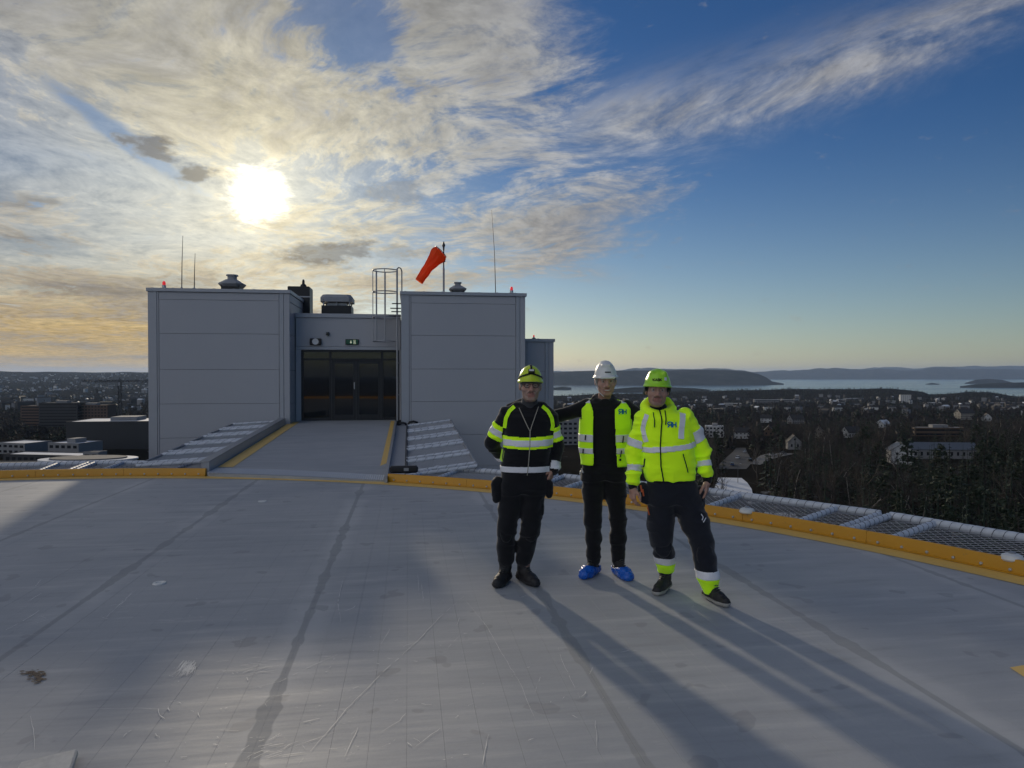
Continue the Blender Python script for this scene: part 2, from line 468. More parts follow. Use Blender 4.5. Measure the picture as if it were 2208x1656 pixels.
spx((1000, 1288), (950, 1332), (900, 1385), (825, 1453), (745, 1535), (690, 1600), (640, 1656), w=0.0030)
spx((1002, 1296), (1050, 1355), (1080, 1410), (1122, 1478), (1140, 1525), (1156, 1560), w=0.0022)
spx((738, 1255), (727, 1300), (733, 1345), w=0.003); spx((908, 1262), (912, 1300), w=0.003); spx((900, 1240), (903, 1285), w=0.002)
spx((1052, 1590), (1043, 1640), (1040, 1656), w=0.003); spx((1205, 1400), (1212, 1430), (1232, 1470), (1252, 1510), w=0.002)
spx((1285, 1560), (1288, 1620), w=0.002); spx((1165, 1465), (1155, 1495), w=0.002); spx((840, 1360), (820, 1392), w=0.002)
spx((965, 1400), (990, 1375), w=0.002); spx((990, 1335), (985, 1352), w=0.003)
spx((510, 1495), (600, 1475), (670, 1440), (740, 1410), w=0.002); spx((545, 1510), (700, 1495), w=0.0016)
spx((515, 1460), (600, 1448), w=0.003); spx((530, 1450), (590, 1455), w=0.002); spx((530, 1465), (532, 1480), w=0.003)
spx((180, 1535), (300, 1533), (365, 1535), w=0.0018); spx((60, 1550), (68, 1600), (67, 1625), w=0.0025)
spx((8, 1362), (45, 1342), (80, 1320), w=0.006); spx((55, 1300), (85, 1282), w=0.004); spx((70, 1270), (85, 1252), w=0.003)
spx((225, 1335), (262, 1298), (290, 1275), w=0.003); spx((250, 1310), (270, 1296), w=0.004); spx((247, 1320), (284, 1276), w=0.002)
spx((620, 1620), (720, 1585), w=0.002); spx((890, 1620), (930, 1590), (950, 1575), w=0.002); spx((755, 1590), (770, 1575), (740, 1640), w=0.002)
spx((535, 1290), (605, 1298), w=0.002); spx((470, 1580), (512, 1582), w=0.002); spx((820, 1585), (860, 1560), (873, 1545), w=0.0022)
for i in range(150):                                   # small dings, densest in the middle foreground
    px = rng.gauss(640, 260); py = rng.uniform(1290, 1656)
    if rng.random() < 0.25: px = rng.uniform(0, 1500)
    p = atz(px, py).xy; a = rng.gauss(0.35, 0.9); L = rng.choice((0.012, 0.02, 0.03, 0.05, 0.10)) * rng.uniform(0.5, 1.5)
    d = Vector((math.cos(a), math.sin(a))) * L
    m_ = p + d * 0.5 + Vector((rng.gauss(0, L * 0.08), rng.gauss(0, L * 0.08)))
    scratch([p, m_, p + d], rng.choice((0.0007, 0.0009, 0.0013, 0.0024)), jit=0.0012)
for i in range(190):                                   # a scrubbed patch of parallel bristle marks
    p = atz(rng.uniform(390, 420), rng.uniform(1428, 1446)).xy
    scratch([p, p + Vector((rng.gauss(0, 0.01), -rng.uniform(0.05, 0.16)))], 0.0010, jit=0.001)
for (px, py, n, sx_, sy_) in ((520, 1440, 22, 35, 12), (560, 1625, 18, 28, 14), (250, 1318, 16, 18, 10), (70, 1335, 14, 30, 10), (645, 1290, 10, 25, 6)):
    for i in range(n):
        p = atz(px + rng.gauss(0, sx_), py + rng.gauss(0, sy_)).xy; a = rng.gauss(0.25, 0.4); L = rng.uniform(0.03, 0.14)
        scratch([p, p + Vector((math.cos(a), math.sin(a))) * L], rng.uniform(0.0007, 0.0016), jit=0.001)
m, nt, b = new_mat('scratched_metal')
b.inputs['Base Color'].default_value = (0.74, 0.74, 0.72, 1); b.inputs['Metallic'].default_value = 0.1; b.inputs['Roughness'].default_value = 0.6
so = sc_mb.build('scratches', m, helideck); so['kind'] = 'stuff'
# a rust-brown spill
rs = MB()
for i in range(90):
    u_ = rng.random(); px, py = (rng.gauss(66, 16), rng.gauss(1457, 3.5)) if u_ < .5 else (rng.gauss(78, 10), rng.gauss(1469, 4))
    p = atz(px, py).xy; r = rng.uniform(0.002, 0.013); n = 7
    rs.add([(p.x + r * rng.uniform(.7, 2.2) * math.cos(t), p.y + r * rng.uniform(.5, 1.1) * math.sin(t), 0.0043 + i * 0.00001) for t in [2 * math.pi * q / n for q in range(n)]], [tuple(range(n))])
rs.build('rust_stain', simple('rust_stain', (0.075, 0.045, 0.03), 0.7, 0, 0.4, 12), helideck)
# flush studs (white lids of tie-down points)
def stud(p, r):
    MB().lathe([(r, -0.02), (r, 0.006), (r * 0.93, 0.011), (r * 0.55, 0.011), (r * 0.5, 0.006)], 20, (p.x, p.y, 0)).build('tie_down_lid', M['white_plastic'], helideck, smooth=True)
stud(atz(341, 1260), 0.055); stud(atz(565, 1082), 0.06)
# open lid of a deck box, mostly out of frame at the bottom left
q = atz(92, 1660)
lb = MB(); lb.box(-0.13, 0.10, -0.20, 0.02, 0.0, 0.035)
lid = lb.build('deck_hatch', simple('weathered_white_paint', (0.52, 0.51, 0.48), 0.6, 0.1, 0.35, 18, 0.3), None, bevel=0.008, loc=(q.x + 0.02, q.y + 0.02, 0.0055), rot=(R_(3), R_(-4), R_(14)))
tag(lid, 'weathered white metal plate lying flat at the bottom left corner of the deck', 'plate')

# ------------------------------------------------------------------ yellow curb with bolts, in plates
def ang_of(x, y): return math.atan2(y - CY, x - CX)
RX0, RX1 = -3.52, -0.40                    # ramp sides
gap_a = math.acos((RX1 - CX) / RD); gap_b = math.acos((RX0 - CX) / RD)
curb = empty('edge_curb', (CX, CY, 0)); tag(curb, 'yellow painted metal curb with bolt heads round the edge of the helideck', 'curb')
bolt_me = MB().lathe([(0.016, -0.002), (0.016, 0.008), (0.011, 0.016), (0.004, 0.018)], 8).mesh('bolt', M['alu'], True)
def curb_plate(a0, a1):
    n = 6; v, f = [], []
    prof = [(-0.035, 0.008), (-0.035, 0.014), (0.0, 0.014), (0.012, 0.125), (0.02, 0.135), (0.05, 0.135), (0.055, 0.128), (0.055, -0.10)]
    for i in range(n + 1):
        a = a0 + (a1 - a0) * i / n
        for (dr, z) in prof: v.append(((RD + dr) * math.cos(a), (RD + dr) * math.sin(a), z))
    m_ = len(prof)
    for i in range(n):
        for j in range(m_ - 1): f.append((i * m_ + j, (i + 1) * m_ + j, (i + 1) * m_ + j + 1, i * m_ + j + 1))
    f.append(tuple(range(m_))); f.append(tuple(n * m_ + j for j in reversed(range(m_))))
    o = MB().add(v, f).build('curb_plate', M['yellow'], curb, smooth=True)
    L = (a1 - a0) * RD; nb = max(2, round(L / 0.235))
    for i in range(nb):
        a = a0 + (i + 0.5) / nb * (a1 - a0)
        bo = link('bolt', bolt_me, o, loc=((RD + 0.0035) * math.cos(a), (RD + 0.0035) * math.sin(a), 0.038))
        bo.rotation_euler = (0, R_(-84), a)
    return o
A_RIGHT, A_LEFT = R_(-180), R_(180)         # all the way round: the doors mirror the far side
def arcs(a0, a1, step):
    n = max(1, round((a1 - a0) / step)); s = (a1 - a0) / n
    return [(a0 + i * s + 0.0002, a0 + (i + 1) * s - 0.0002) for i in range(n)]
for a0, a1 in arcs(A_RIGHT, gap_a - 0.004, R_(7.0)) + arcs(gap_b + 0.004, A_LEFT, R_(7.0)): curb_plate(a0, a1)

# ------------------------------------------------------------------ safety net frames outside the curb
def net_strands(mb, P, ua, ub, nu, nv, cell, r=0.0022):
    """diamond mesh in the parallelogram P + u*ua*[0..nu] + v*ub*[0..nv] (metres along unit vectors)"""
    def seg(a, b):
        d = (b - a)
        if d.length < 0.02: return
        mb.tube([a, b], r, 3, cap=False)
    s = -nv
    while s < nu:
        u0, v0 = s, 0.0
        if u0 < 0: v0 = -u0; u0 = 0.0
        u1 = min(nu, s + nv); v1 = u1 - s
        seg(P + ua * u0 + ub * v0, P + ua * u1 + ub * v1)
        seg(P + ua * (nu - u0) + ub * v0, P + ua * (nu - u1) + ub * v1)
        s += cell
def sleeve_tube(mb_t, mb_c, a, b, r, turns=0.105):
    """foam sleeved tube with a cord lashed round it"""
    a, b = Vector(a), Vector(b); L = (b - a).length; n = max(2, int(L / 0.12))
    pts = [a.lerp(b, i / n) for i in range(n + 1)]
    mb_t.tube(pts, [r * rng.uniform(0.97, 1.04) for _ in pts], 10)
    t = (b - a).normalized(); u = t.cross(Vector((0, 0, 1))).normalized(); w = u.cross(t)
    k = max(2, int(L / turns)); q_ = [a + t * (L * i / (k * 8)) + (u * math.cos(i * math.pi / 4) + w * math.sin(i * math.pi / 4)) * (r * 1.05) for i in range(k * 8 + 1)]
    mb_c.tube(q_, 0.0040, 3, cap=False)
net_group = 'white padded net frames hung round the helideck'
def net_frame(a0, a1, label):
    am = (a0 + a1) / 2; ri, ro = RD + 0.09, RD + 1.36
    o = empty('safety_net', (CX + ri * math.cos(am), CY + ri * math.sin(am), 0.0)); o0 = Vector(o.location)
    def P(a, r, z): return Vector((CX + r * math.cos(a), CY + r * math.sin(a), z)) - o0
    zi, zo = 0.015, 0.075
    A, B = P(a0, ri, zi), P(a1, ri, zi); C, D = P(a1, ro, zo), P(a0, ro, zo)
    t, c = MB(), MB()
    sleeve_tube(t, c, D, C, 0.052)
    rail = t.build('outer_rail', M['sleeve'], o, smooth=True); c.build('lashing', M['cord'], rail)
    for (p, q_) in ((A, D), (B, C), (A.lerp(B, 0.22), D.lerp(C, 0.22)), (A.lerp(B, 0.78), D.lerp(C, 0.78))):
        t, c = MB(), MB(); sleeve_tube(t, c, p, q_.lerp(p, 0.03), 0.043)
        s_ = t.build('cross_tube', M['sleeve'], o, smooth=True); c.build('lashing', M['cord'], s_)
    n = MB(); ua = (B - A).normalized(); ub = (D.lerp(C, .5) - A.lerp(B, .5)); L2 = ub.length; ub.normalize()
    net_strands(n, A + Vector((0, 0, -0.012)), ua, ub, (B - A).length, L2, 0.10, 0.0032)
    nn = n.build('net', M['net_wire'], o); nn['kind'] = 'stuff'
    MB().tube([A, B], 0.02, 6).build('inner_rail', M['galv'], o)
    tag(o, label, 'safety net', net_group)
    return o
STEP = R_(10.6); a_end = R_(29.7)
lab_r = ['padded white safety net frame at the right edge of the picture, beside the yellow curb',
         'padded white safety net frame just right of the man in the hi-vis jacket',
         'padded white safety net frame seen behind the legs of the man in the white helmet',
         'padded white safety net frame by the right foot of the ramp']
for i, l_ in enumerate(lab_r):
    a = a_end + (i - 1) * STEP
    net_frame(a + R_(0.25), min(a + STEP - R_(0.25), gap_a - R_(1)), l_)
frl = []
a = gap_b + R_(1.5)
while a < R_(160): frl.append((a + R_(0.25), a + STEP - R_(0.25))); a += STEP
lab_l = ['padded white safety net frame at the left foot of the ramp', 'padded white safety net frame below the left wall block',
         'padded white safety net frame at the far left edge of the picture']
for f_, l_ in zip(frl, lab_l): net_frame(f_[0], f_[1], l_)
# low white deck lights just outside the curb
for (px, py, lab) in ((1612, 1104, 'small round white deck light outside the curb behind the man on the right'), (2186, 1206, 'small round white deck light outside the curb at the right edge')):
    p = atz(px, py, 0.12); lt = empty('deck_light', (p.x, p.y, 0.02))
    MB().lathe([(0.02, 0), (0.02, 0.08), (0.085, 0.085), (0.095, 0.10), (0.08, 0.135), (0.04, 0.15)], 18).build('lamp_body', M['white_plastic'], lt, smooth=True)
    MB().lathe([(0.03, 0.148), (0.03, 0.16), (0.012, 0.168)], 12).build('lens', M['galv'], lt, smooth=True)
    tag(lt, lab, 'deck light', 'deck edge lights')

# ------------------------------------------------------------------ ramp from the deck to the doors
YF, YD = 21.3, 22.25                       # front of the blocks, door front
ZR = 0.40                                  # ramp floor at the doors
def ramp_z(y): return 0.03 + (ZR - 0.03) * min(max((y - 12.3) / (YD - 12.3), 0), 1)
RAMP_Y0 = 12.25
def th_y(x): return CY + math.sqrt(RD ** 2 - (x - CX) ** 2)
YL, YR = th_y(RX0) - .03, th_y(RX1) - .03
ramp = MB().add([(RX0, YL, -0.25), (RX1, YR, -0.25), (RX1, YD, -0.25), (RX0, YD, -0.25),
                 (RX0, YL, ramp_z(YL)), (RX1, YR, ramp_z(YR)), (RX1, YD, ZR), (RX0, YD, ZR)],
                [(0, 3, 2, 1), (4, 5, 6, 7), (0, 1, 5, 4), (1, 2, 6, 5), (2, 3, 7, 6), (3, 0, 4, 7)]).build('ramp', M['ramp'])
tag(ramp, kind='structure')
def sheet_on_ramp(x0, x1, y0, y1, dz): return MB().add([(x0, y0, ramp_z(y0) + dz), (x1, y0, ramp_z(y0) + dz), (x1, y1, ramp_z(y1) + dz), (x0, y1, ramp_z(y1) + dz)], [(0, 1, 2, 3)])
sheet_on_ramp(RX0 + 0.03, RX0 + 0.30, 13.75, 21.9, 0.007).build('painted_edge_line', M['yellow_flat'], ramp)
sheet_on_ramp(RX1 - 0.13, RX1 - 0.02, 12.65, 21.9, 0.007).build('painted_edge_line', M['yellow_flat'], ramp)
# left kerb plate and right gutter beam
def beam(mb, x0, x1, y0, y1, zb, zt):
    mb.add([(x0, y0, ramp_z(y0) + zb), (x1, y0, ramp_z(y0) + zb), (x1, y1, ramp_z(y1) + zb), (x0, y1, ramp_z(y1) + zb),
            (x0, y0, ramp_z(y0) + zt), (x1, y0, ramp_z(y0) + zt), (x1, y1, ramp_z(y1) + zt), (x0, y1, ramp_z(y1) + zt)],
           [(0, 3, 2, 1), (4, 5, 6, 7), (0, 1, 5, 4), (1, 2, 6, 5), (2, 3, 7, 6), (3, 0, 4, 7)]); return mb
beam(MB(), RX0 - 0.13, RX0 - 0.003, 13.30, 21.25, -0.35, 0.17).build('ramp_kerb', M['trim'], ramp)
beam(MB(), RX0 - 0.16, RX0 + 0.005, 13.28, 21.2, 0.172, 0.195).build('kerb_capping', M['galv'], ramp)
beam(MB(), RX1 + 0.003, RX1 + 0.34, 12.1, 21.25, -0.35, -0.06).build('gutter_beam', M['trim'], ramp)
beam(MB(), RX1 + 0.003, RX1 + 0.05, 11.95, 21.25, -0.055, 0.07).build('ramp_kerb', M['galv'], ramp)
# perforated threshold plate bridging deck and ramp
th = MB(); x0, x1 = RX0 + 0.01, RX1 - 0.01; ny, nx = 9, 84
for i in range(nx):
    xa = x0 + (x1 - x0) * i / nx; xb = x0 + (x1 - x0) * (i + 1) / nx; xm = (xa + xb) / 2
    for j in range(ny):
        ya = th_y(xm) - 0.10 + 0.058 * j + (0.029 if i % 2 else 0); z = ramp_z(ya + .03) + 0.008
        w = (xb - xa) * 0.5
        th.add([(xm - w, ya + .029, z), (xm, ya, z), (xm + w, ya + .029, z), (xm, ya + .058, z), (xm - w * .45, ya + .029, z + .007), (xm, ya + .013, z + .007), (xm + w * .45, ya + .029, z + .007), (xm, ya + .045, z + .007)],
               [(0, 1, 5, 4), (1, 2, 6, 5), (2, 3, 7, 6), (3, 0, 4, 7), (4, 5, 6, 7)])
tho = th.build('checker_plate', M['zinc_plate'], ramp); tho['kind'] = 'stuff'

# ------------------------------------------------------------------ net frames along the ramp
def ramp_frame(side, y0, y1, label):
    sgn = -1 if side == 'l' else 1
    xi = RX0 - 0.15 if side == 'l' else RX1 + 0.36
    wdt = 1.25 if side == 'l' else 1.25
    zi, zo = (0.12, 0.05) if side == 'l' else (-0.02, 0.13)
    o = empty('ramp_net', (xi, (y0 + y1) / 2, ramp_z((y0 + y1) / 2))); o0 = Vector(o.location)
    def P(x, y, z): return Vector((x, y, ramp_z(y) + z)) - o0
    A, B = P(xi, y0, zi), P(xi, y1, zi); D, C = P(xi + sgn * wdt, y0, zo), P(xi + sgn * wdt, y1, zo)
    for (p, q_) in ((A, D), (B, C)) + (((A.lerp(B, .22), D.lerp(C, .22)),) if True else ()):
        t, c = MB(), MB(); sleeve_tube(t, c, p, q_, 0.036, 0.16)
        s_ = t.build('cross_tube', M['sleeve'], o, smooth=True); c.build('lashing', M['cord'], s_)
    MB().tube([D, C], 0.028, 8).build('outer_rail', M['galv'], o)
    MB().tube([A, B], 0.03, 8).build('inner_rail', M['dark_steel'], o)
    n = MB(); ub = (D - A); L2 = ub.length; ub.normalize(); ua = (B - A).normalized()
    net_strands(n, A + Vector((0, 0, -0.02)), ua, ub, (B - A).length, L2, 0.055)
    nn = n.build('net', M['net_wire'], o); nn['kind'] = 'stuff'
    tag(o, label, 'safety net', 'net frames along the ramp')
ords = ['nearest', 'second', 'third', 'fourth', 'farthest']
for side, nm in (('l', 'left'), ('r', 'right')):
    ys = [13.75, 15.2, 16.65, 18.1, 19.55, 21.0] if side == 'l' else [12.55, 14.15, 15.8, 17.45, 19.1, 20.75]
    for i in range(5):
        ramp_frame(side, ys[i] + 0.05, ys[i + 1] - 0.05, f'{ords[i]} padded net frame along the {nm} side of the ramp, {"counted from the deck" if 0 < i < 4 else ("beside the yellow curb" if i == 0 else "beside the wall")}')

# ------------------------------------------------------------------ lift and stair head-house
def clad_mat():
    m, nt, b = new_mat('wall_cladding')
    tc = nt.nodes.new('ShaderNodeTexCoord'); v = E_(nt, tc.outputs['Object']); x, y, z = sep(nt, v)
    n = noise(nt, v, 0.9, 4, 0.55); dirt = noise(nt, comb(nt, x * 6, y * 6, z * 0.5), 1.0, 5, 0.6)
    c = mixc(nt, n, (0.385, 0.395, 0.425), (0.430, 0.435, 0.455))
    c = mixc(nt, (dirt - 0.58).step(0, 0.3) * 0.25, c, (0.28, 0.28, 0.29))
    nt.links.new(c.s, b.inputs['Base Color']); b.inputs['Metallic'].default_value = 0.0
    put(nt, 0.42 + n * 0.12, b.inputs['Roughness'])
    bump(nt, b, noise(nt, v, 1.6, 3, 0.5), 0.12, 0.03)
    return m
M['clad'] = clad_mat()
ZB = -6.0
def block(name, x0, x1, y0, y1, ztop, seams, label, strip=True):
    o = empty(name, (x0, y0, ZB)); o0 = Vector(o.location)
    def B(nm, mat, a, b, c, d, e, f, bev=0.0, parent=o):
        return MB().box(a - o0.x, b - o0.x, c - o0.y, d - o0.y, e - o0.z, f - o0.z).build(nm, mat, parent, bevel=bev)
    B('wall_core', M['dark_steel'], x0 + 0.05, x1 - 0.05, y0 + 0.05, y1 - 0.05, ZB, ztop - 0.12)
    tw = 0.29
    for (xa, xb) in ((x0, x0 + tw), (x1 - tw, x1)):           # corner flashings, each folded in two
        xm = xa + (xb - xa) * (0.82 if xa == x0 else 0.42)
        B('corner_flashing', M['trim'], xa, xm - 0.004, y0 - 0.006, y0 + 0.06, ZB, ztop - 0.10, 0.004)
        B('corner_flashing', M['clad'], xm + 0.004, xb - 0.006, y0 + 0.002, y0 + 0.06, ZB, ztop - 0.10, 0.004)
    zs = [ztop - 0.105] + seams + [ZB]
    for za, zb in zip(zs[1:], zs[:-1]):
        B('wall_panel', M['clad'], x0 + tw + 0.004, x1 - tw - 0.010, y0 + 0.004, y0 + 0.055, za + 0.003, zb - 0.003, 0.005)
    for xs_, xe in ((x0, x0 + 0.05), (x1 - 0.05, x1)):        # side cladding
        zz = [ztop - 0.105] + [s - 0.02 for s in seams] + [ZB]
        for za, zb in zip(zz[1:], zz[:-1]):
            B('side_panel', M['clad'], xs_ + 0.004, xe - 0.001, y0 + 0.07, y1, za + 0.006, zb - 0.006, 0.006)
    B('rear_panel', M['clad'], x0 + 0.06, x1 - 0.06, y1 - 0.04, y1 + 0.01, ZB, ztop - 0.11)
    cp = B('roof_capping', M['trim'], x0 - 0.035, x1 + 0.035, y0 - 0.045, y0 + 0.20, ztop - 0.10, ztop, 0.006)
    for k_ in range(int((x1 - x0) / 0.55) + 1):               # clips that hold the capping down
        xx = x0 + 0.12 + k_ * 0.55
        if xx < x1: B('capping_clip', M['galv'], xx - 0.03, xx + 0.03, y0 + 0.0, y0 + 0.12, ztop - 0.002, ztop + 0.012, 0, cp)
    B('roof_capping', M['trim'], x0 - 0.035, x0 + 0.20, y0 + 0.205, y1 + 0.03, ztop - 0.10, ztop - 0.002, 0.006)
    B('roof_capping', M['trim'], x1 - 0.20, x1 + 0.035, y0 + 0.205, y1 + 0.03, ztop - 0.10, ztop - 0.002, 0.006)
    B('roof_capping', M['trim'], x0 + 0.205, x1 - 0.205, y1 - 0.2, y1 + 0.03, ztop - 0.10, ztop - 0.002, 0.006)
    B('roof_surface', M['roof_felt'], x0 + 0.205, x1 - 0.205, y0 + 0.205, y1 - 0.205, ztop - 0.16, ztop - 0.07)
    tag(o, label, 'building')
    return o
ZT = 4.25
lb_ = block('wall_block', -7.26, -3.40, YF, 25.8, ZT, [3.93, 2.97, 1.95, 0.97, 0.0, -1.0], 'left grey clad block of the roof head-house, with two thin aerials on top')
rb_ = block('wall_block', -0.21, 3.52, YF, 25.8, ZT + 0.02, [3.93, 2.97, 1.97, 1.0, 0.0, -0.95], 'right grey clad block of the roof head-house, under the windsock')
sb_ = block('wall_block', 3.56, 4.75, 23.0, 26.2, 2.98, [1.90, 0.95, 0.0, -1.0], 'narrow lower grey block behind the right head-house block')
for g in (lb_, rb_, sb_): g['group'] = 'grey clad blocks of the head-house'

# centre part with the glass doors
cbx0, cbx1, CT = -3.385, -0.225, 3.66
cb = empty('door_house', (cbx0, YD, ZB)); o0 = Vector(cb.location)
def CBX(nm, mat, a, b, c, d, e, f, bev=0.0, parent=cb):
    return MB().box(a - o0.x, b - o0.x, c - o0.y, d - o0.y, e - o0.z, f - o0.z).build(nm, mat, parent, bevel=bev)
DT = 2.56                                    # top of the opening
CBX('lintel_panel', M['clad'], cbx0 + 0.01, cbx1 - 0.01, YD - 0.02, YD + 0.10, DT + 0.10, CT - 0.13, 0.006)
CBX('lintel_flashing', M['trim'], cbx0 + 0.01, cbx1 - 0.01, YD - 0.035, YD + 0.12, DT, DT + 0.095, 0.004)
CBX('side_flashing', M['clad'], cbx0 + 0.004, cbx0 + 0.16, YD - 0.03, YD + 0.10, ZR, DT - 0.004, 0.004)
CBX('side_flashing', M['clad'], cbx1 - 0.05, cbx1 - 0.004, YD - 0.03, YD + 0.10, ZR, DT - 0.004, 0.004)
CBX('roof_capping', M['trim'], cbx0 + 0.004, cbx1 - 0.004, YD - 0.06, YD + 0.22, CT - 0.125, CT, 0.006)
CBX('roof_surface', M['roof_felt'], cbx0 + 0.01, cbx1 - 0.01, YD + 0.225, 25.6, CT - 0.2, CT - 0.08)
CBX('rear_wall', M['dark_steel'], cbx0 + 0.01, cbx1 - 0.01, 25.5, 25.6, ZB, CT - 0.21)
CBX('inner_floor', M['roof_felt'], cbx0 + 0.01, cbx1 - 0.01, YD + 0.13, 25.49, ZR - 0.2, ZR - 0.002)
CBX('ceiling', M['dark_steel'], cbx0 + 0.01, cbx1 - 0.01, YD + 0.23, 25.49, CT - 0.29, CT - 0.21)
tag(cb, 'recessed glass entrance between the two grey blocks at the top of the ramp', 'entrance')
m, nt, b = new_mat('tinted_glass')
b.inputs['Base Color'].default_value = (0.010, 0.012, 0.013, 1); b.inputs['Roughness'].default_value = 0.03; b.inputs['Specular IOR Level'].default_value = 0.62
b.inputs['Transmission Weight'].default_value = 0.25
M['glass'] = m
M['frame'] = simple('anthracite_frame', (0.014, 0.016, 0.02), 0.4, 0.1, 0.2, 10)
gx0, gx1 = cbx0 + 0.165, cbx1 - 0.055
DH = 2.24                                    # head of the doors
cols = [gx0, gx0 + 0.86, gx0 + 0.86 + 0.77, gx0 + 0.86 + 1.56, gx1]
fz0 = ZR
def frame_bar(a, b, e, f, d0=YD + 0.02, d1=YD + 0.10): CBX('frame_bar', M['frame'], a, b, d0, d1, e, f, 0.003)
frame_bar(gx0, gx1, DT - 0.07, DT - 0.004); frame_bar(gx0, gx1, DH, DH + 0.06, YD + 0.021, YD + 0.099)
for x in (gx0, cols[1] - 0.035, cols[3] - 0.035, gx1 - 0.07): frame_bar(x, x + 0.07, fz0, DT - 0.071, YD + 0.018, YD + 0.102)
for a_, b_ in ((gx0, cols[1]), (cols[3], gx1)): frame_bar(a_ + 0.036, b_ - 0.036, fz0, fz0 + 0.09, YD + 0.022, YD + 0.098)
for a_, b_, nm in ((gx0 + 0.05, cols[1] - 0.03, 'side_window'), (cols[3] + 0.03, gx1 - 0.05, 'side_window')):
    CBX(nm, M['glass'], a_, b_, YD + 0.055, YD + 0.065, fz0 + 0.08, DH + 0.01)
for a_, b_ in ((gx0 + 0.05, cols[1] - 0.03), (cols[1] + 0.03, cols[3] - 0.03), (cols[3] + 0.03, gx1 - 0.05)):
    CBX('transom_window', M['glass'], a_, b_, YD + 0.055, YD + 0.065, DH + 0.05, DT - 0.06)
for k_, (a_, b_) in enumerate(((cols[1] + 0.04, cols[2] - 0.004), (cols[2] + 0.004, cols[3] - 0.04))):
    dr = empty('door', ((a_ + b_) / 2 - o0.x, YD + 0.05 - o0.y, fz0 + 0.01 - o0.z)); dr.parent = cb
    w = (b_ - a_) / 2; h = DH - fz0 - 0.02
    MB().box(-w, -w + 0.09, -0.03, 0.03, 0, h).build('stile', M['frame'], dr); MB().box(w - 0.09, w, -0.03, 0.03, 0, h).build('stile', M['frame'], dr)
    MB().box(-w + 0.091, w - 0.091, -0.029, 0.029, 0, 0.16).build('bottom_rail', M['frame'], dr); MB().box(-w + 0.091, w - 0.091, -0.029, 0.029, h - 0.09, h).build('top_rail', M['frame'], dr)
    MB().box(-w + 0.09, w - 0.09, -0.006, 0.006, 0.15, h - 0.08).build('pane', M['glass'], dr)
    if k_ == 0:
        MB().tube([(w - 0.045, -0.035, 0.96), (w - 0.045, -0.09, 0.97), (w - 0.045, -0.09, 1.14), (w - 0.045, -0.035, 1.15)], 0.016, 8).build('handle', M['alu'], dr, smooth=True)
# things seen through the left pane: a bucket and a folded trolley
bk = empty('bucket', (gx0 + 0.70, YD + 0.35, ZR)); MB().lathe([(0.09, 0), (0.12, 0.26), (0.128, 0.26), (0.128, 0.28), (0.11, 0.28), (0.09, 0.02)], 18).build('body', M['white_plastic'], bk, smooth=True)
tag(bk, 'white plastic bucket standing behind the left glass pane of the entrance', 'bucket')

# bulkhead fittings over the doors
sp = empty('loudspeaker', (-2.78, YD - 0.02, 2.80)); MB().box(-0.17, 0.17, -0.13, 0, -0.10, 0.10).build('housing', M['black_plastic'], sp, bevel=0.02)
mm = MB().lathe([(0.095, 0), (0.095, 0.012), (0.06, 0.012), (0.03, 0.004)], 24).build('horn_ring', M['white_plastic'], sp, smooth=True, loc=(0.0, -0.132, 0.0), rot=(R_(90), 0, 0))
tag(sp, 'black loudspeaker with a pale round horn on the wall left above the doors', 'loudspeaker')
cmr = empty('camera_box', (-2.42, YD - 0.02, 3.04)); MB().box(-0.045, 0.045, -0.10, 0, -0.05, 0.05).build('housing', M['black_plastic'], cmr, bevel=0.01)
MB().lathe([(0.028, 0), (0.028, 0.015), (0.02, 0.02)], 14).build('lens', M['glass'], cmr, loc=(0, -0.10, 0), rot=(R_(90), 0, 0))
tag(cmr, 'small black camera on the wall above the doors', 'camera')
ex = empty('exit_sign', (-1.70, YD - 0.02, 2.80))
MB().box(-0.20, 0.20, -0.06, 0, -0.085, 0.085).build('housing', M['black_plastic'], ex, bevel=0.008)
def emis(name, col, s):
    m, nt, b = new_mat(name); b.inputs['Base Color'].default_value = (*col, 1); b.inputs['Emission Color'].default_value = (*col, 1); b.inputs['Emission Strength'].default_value = s
    return m
MB().box(-0.18, 0.18, -0.0635, -0.0605, -0.068, 0.068).build('green_panel', simple('exit_green', (0.01, 0.10, 0.05), 0.4), ex)
wh = emis('lit_pictogram', (0.75, 0.80, 0.55), 0.35)
MB().add([(-.07, -.0665, -.01), (-.05, -.0665, -.01), (-.05, -.0665, .04), (-.02, -.0665, .04), (-.02, -.0665, -.01), (0, -.0665, -.01), (-.035, -.0665, -.05)], [(0, 6, 5, 4, 3, 2, 1)]).build('arrow', wh, ex)
pg = MB(); pg.box(.045, .105, -.0668, -.0645, -.06, -.052); pg.box(.045, .053, -.0668, -.0645, -.06, .06); pg.box(.097, .105, -.0668, -.0645, -.06, .06); pg.box(.045, .105, -.0668, -.0645, .052, .06)
pg.box(.066, .082, -.0668, -.0645, .018, .034); pg.box(.064, .082, -.0668, -.0645, -.018, .014); pg.box(.058, .067, -.0668, -.0645, -.044, -.02); pg.box(.078, .087, -.0668, -.0645, -.044, -.02)
pg.build('running_figure', wh, ex)
tag(ex, 'green emergency exit sign with arrow and running figure above the doors', 'sign')

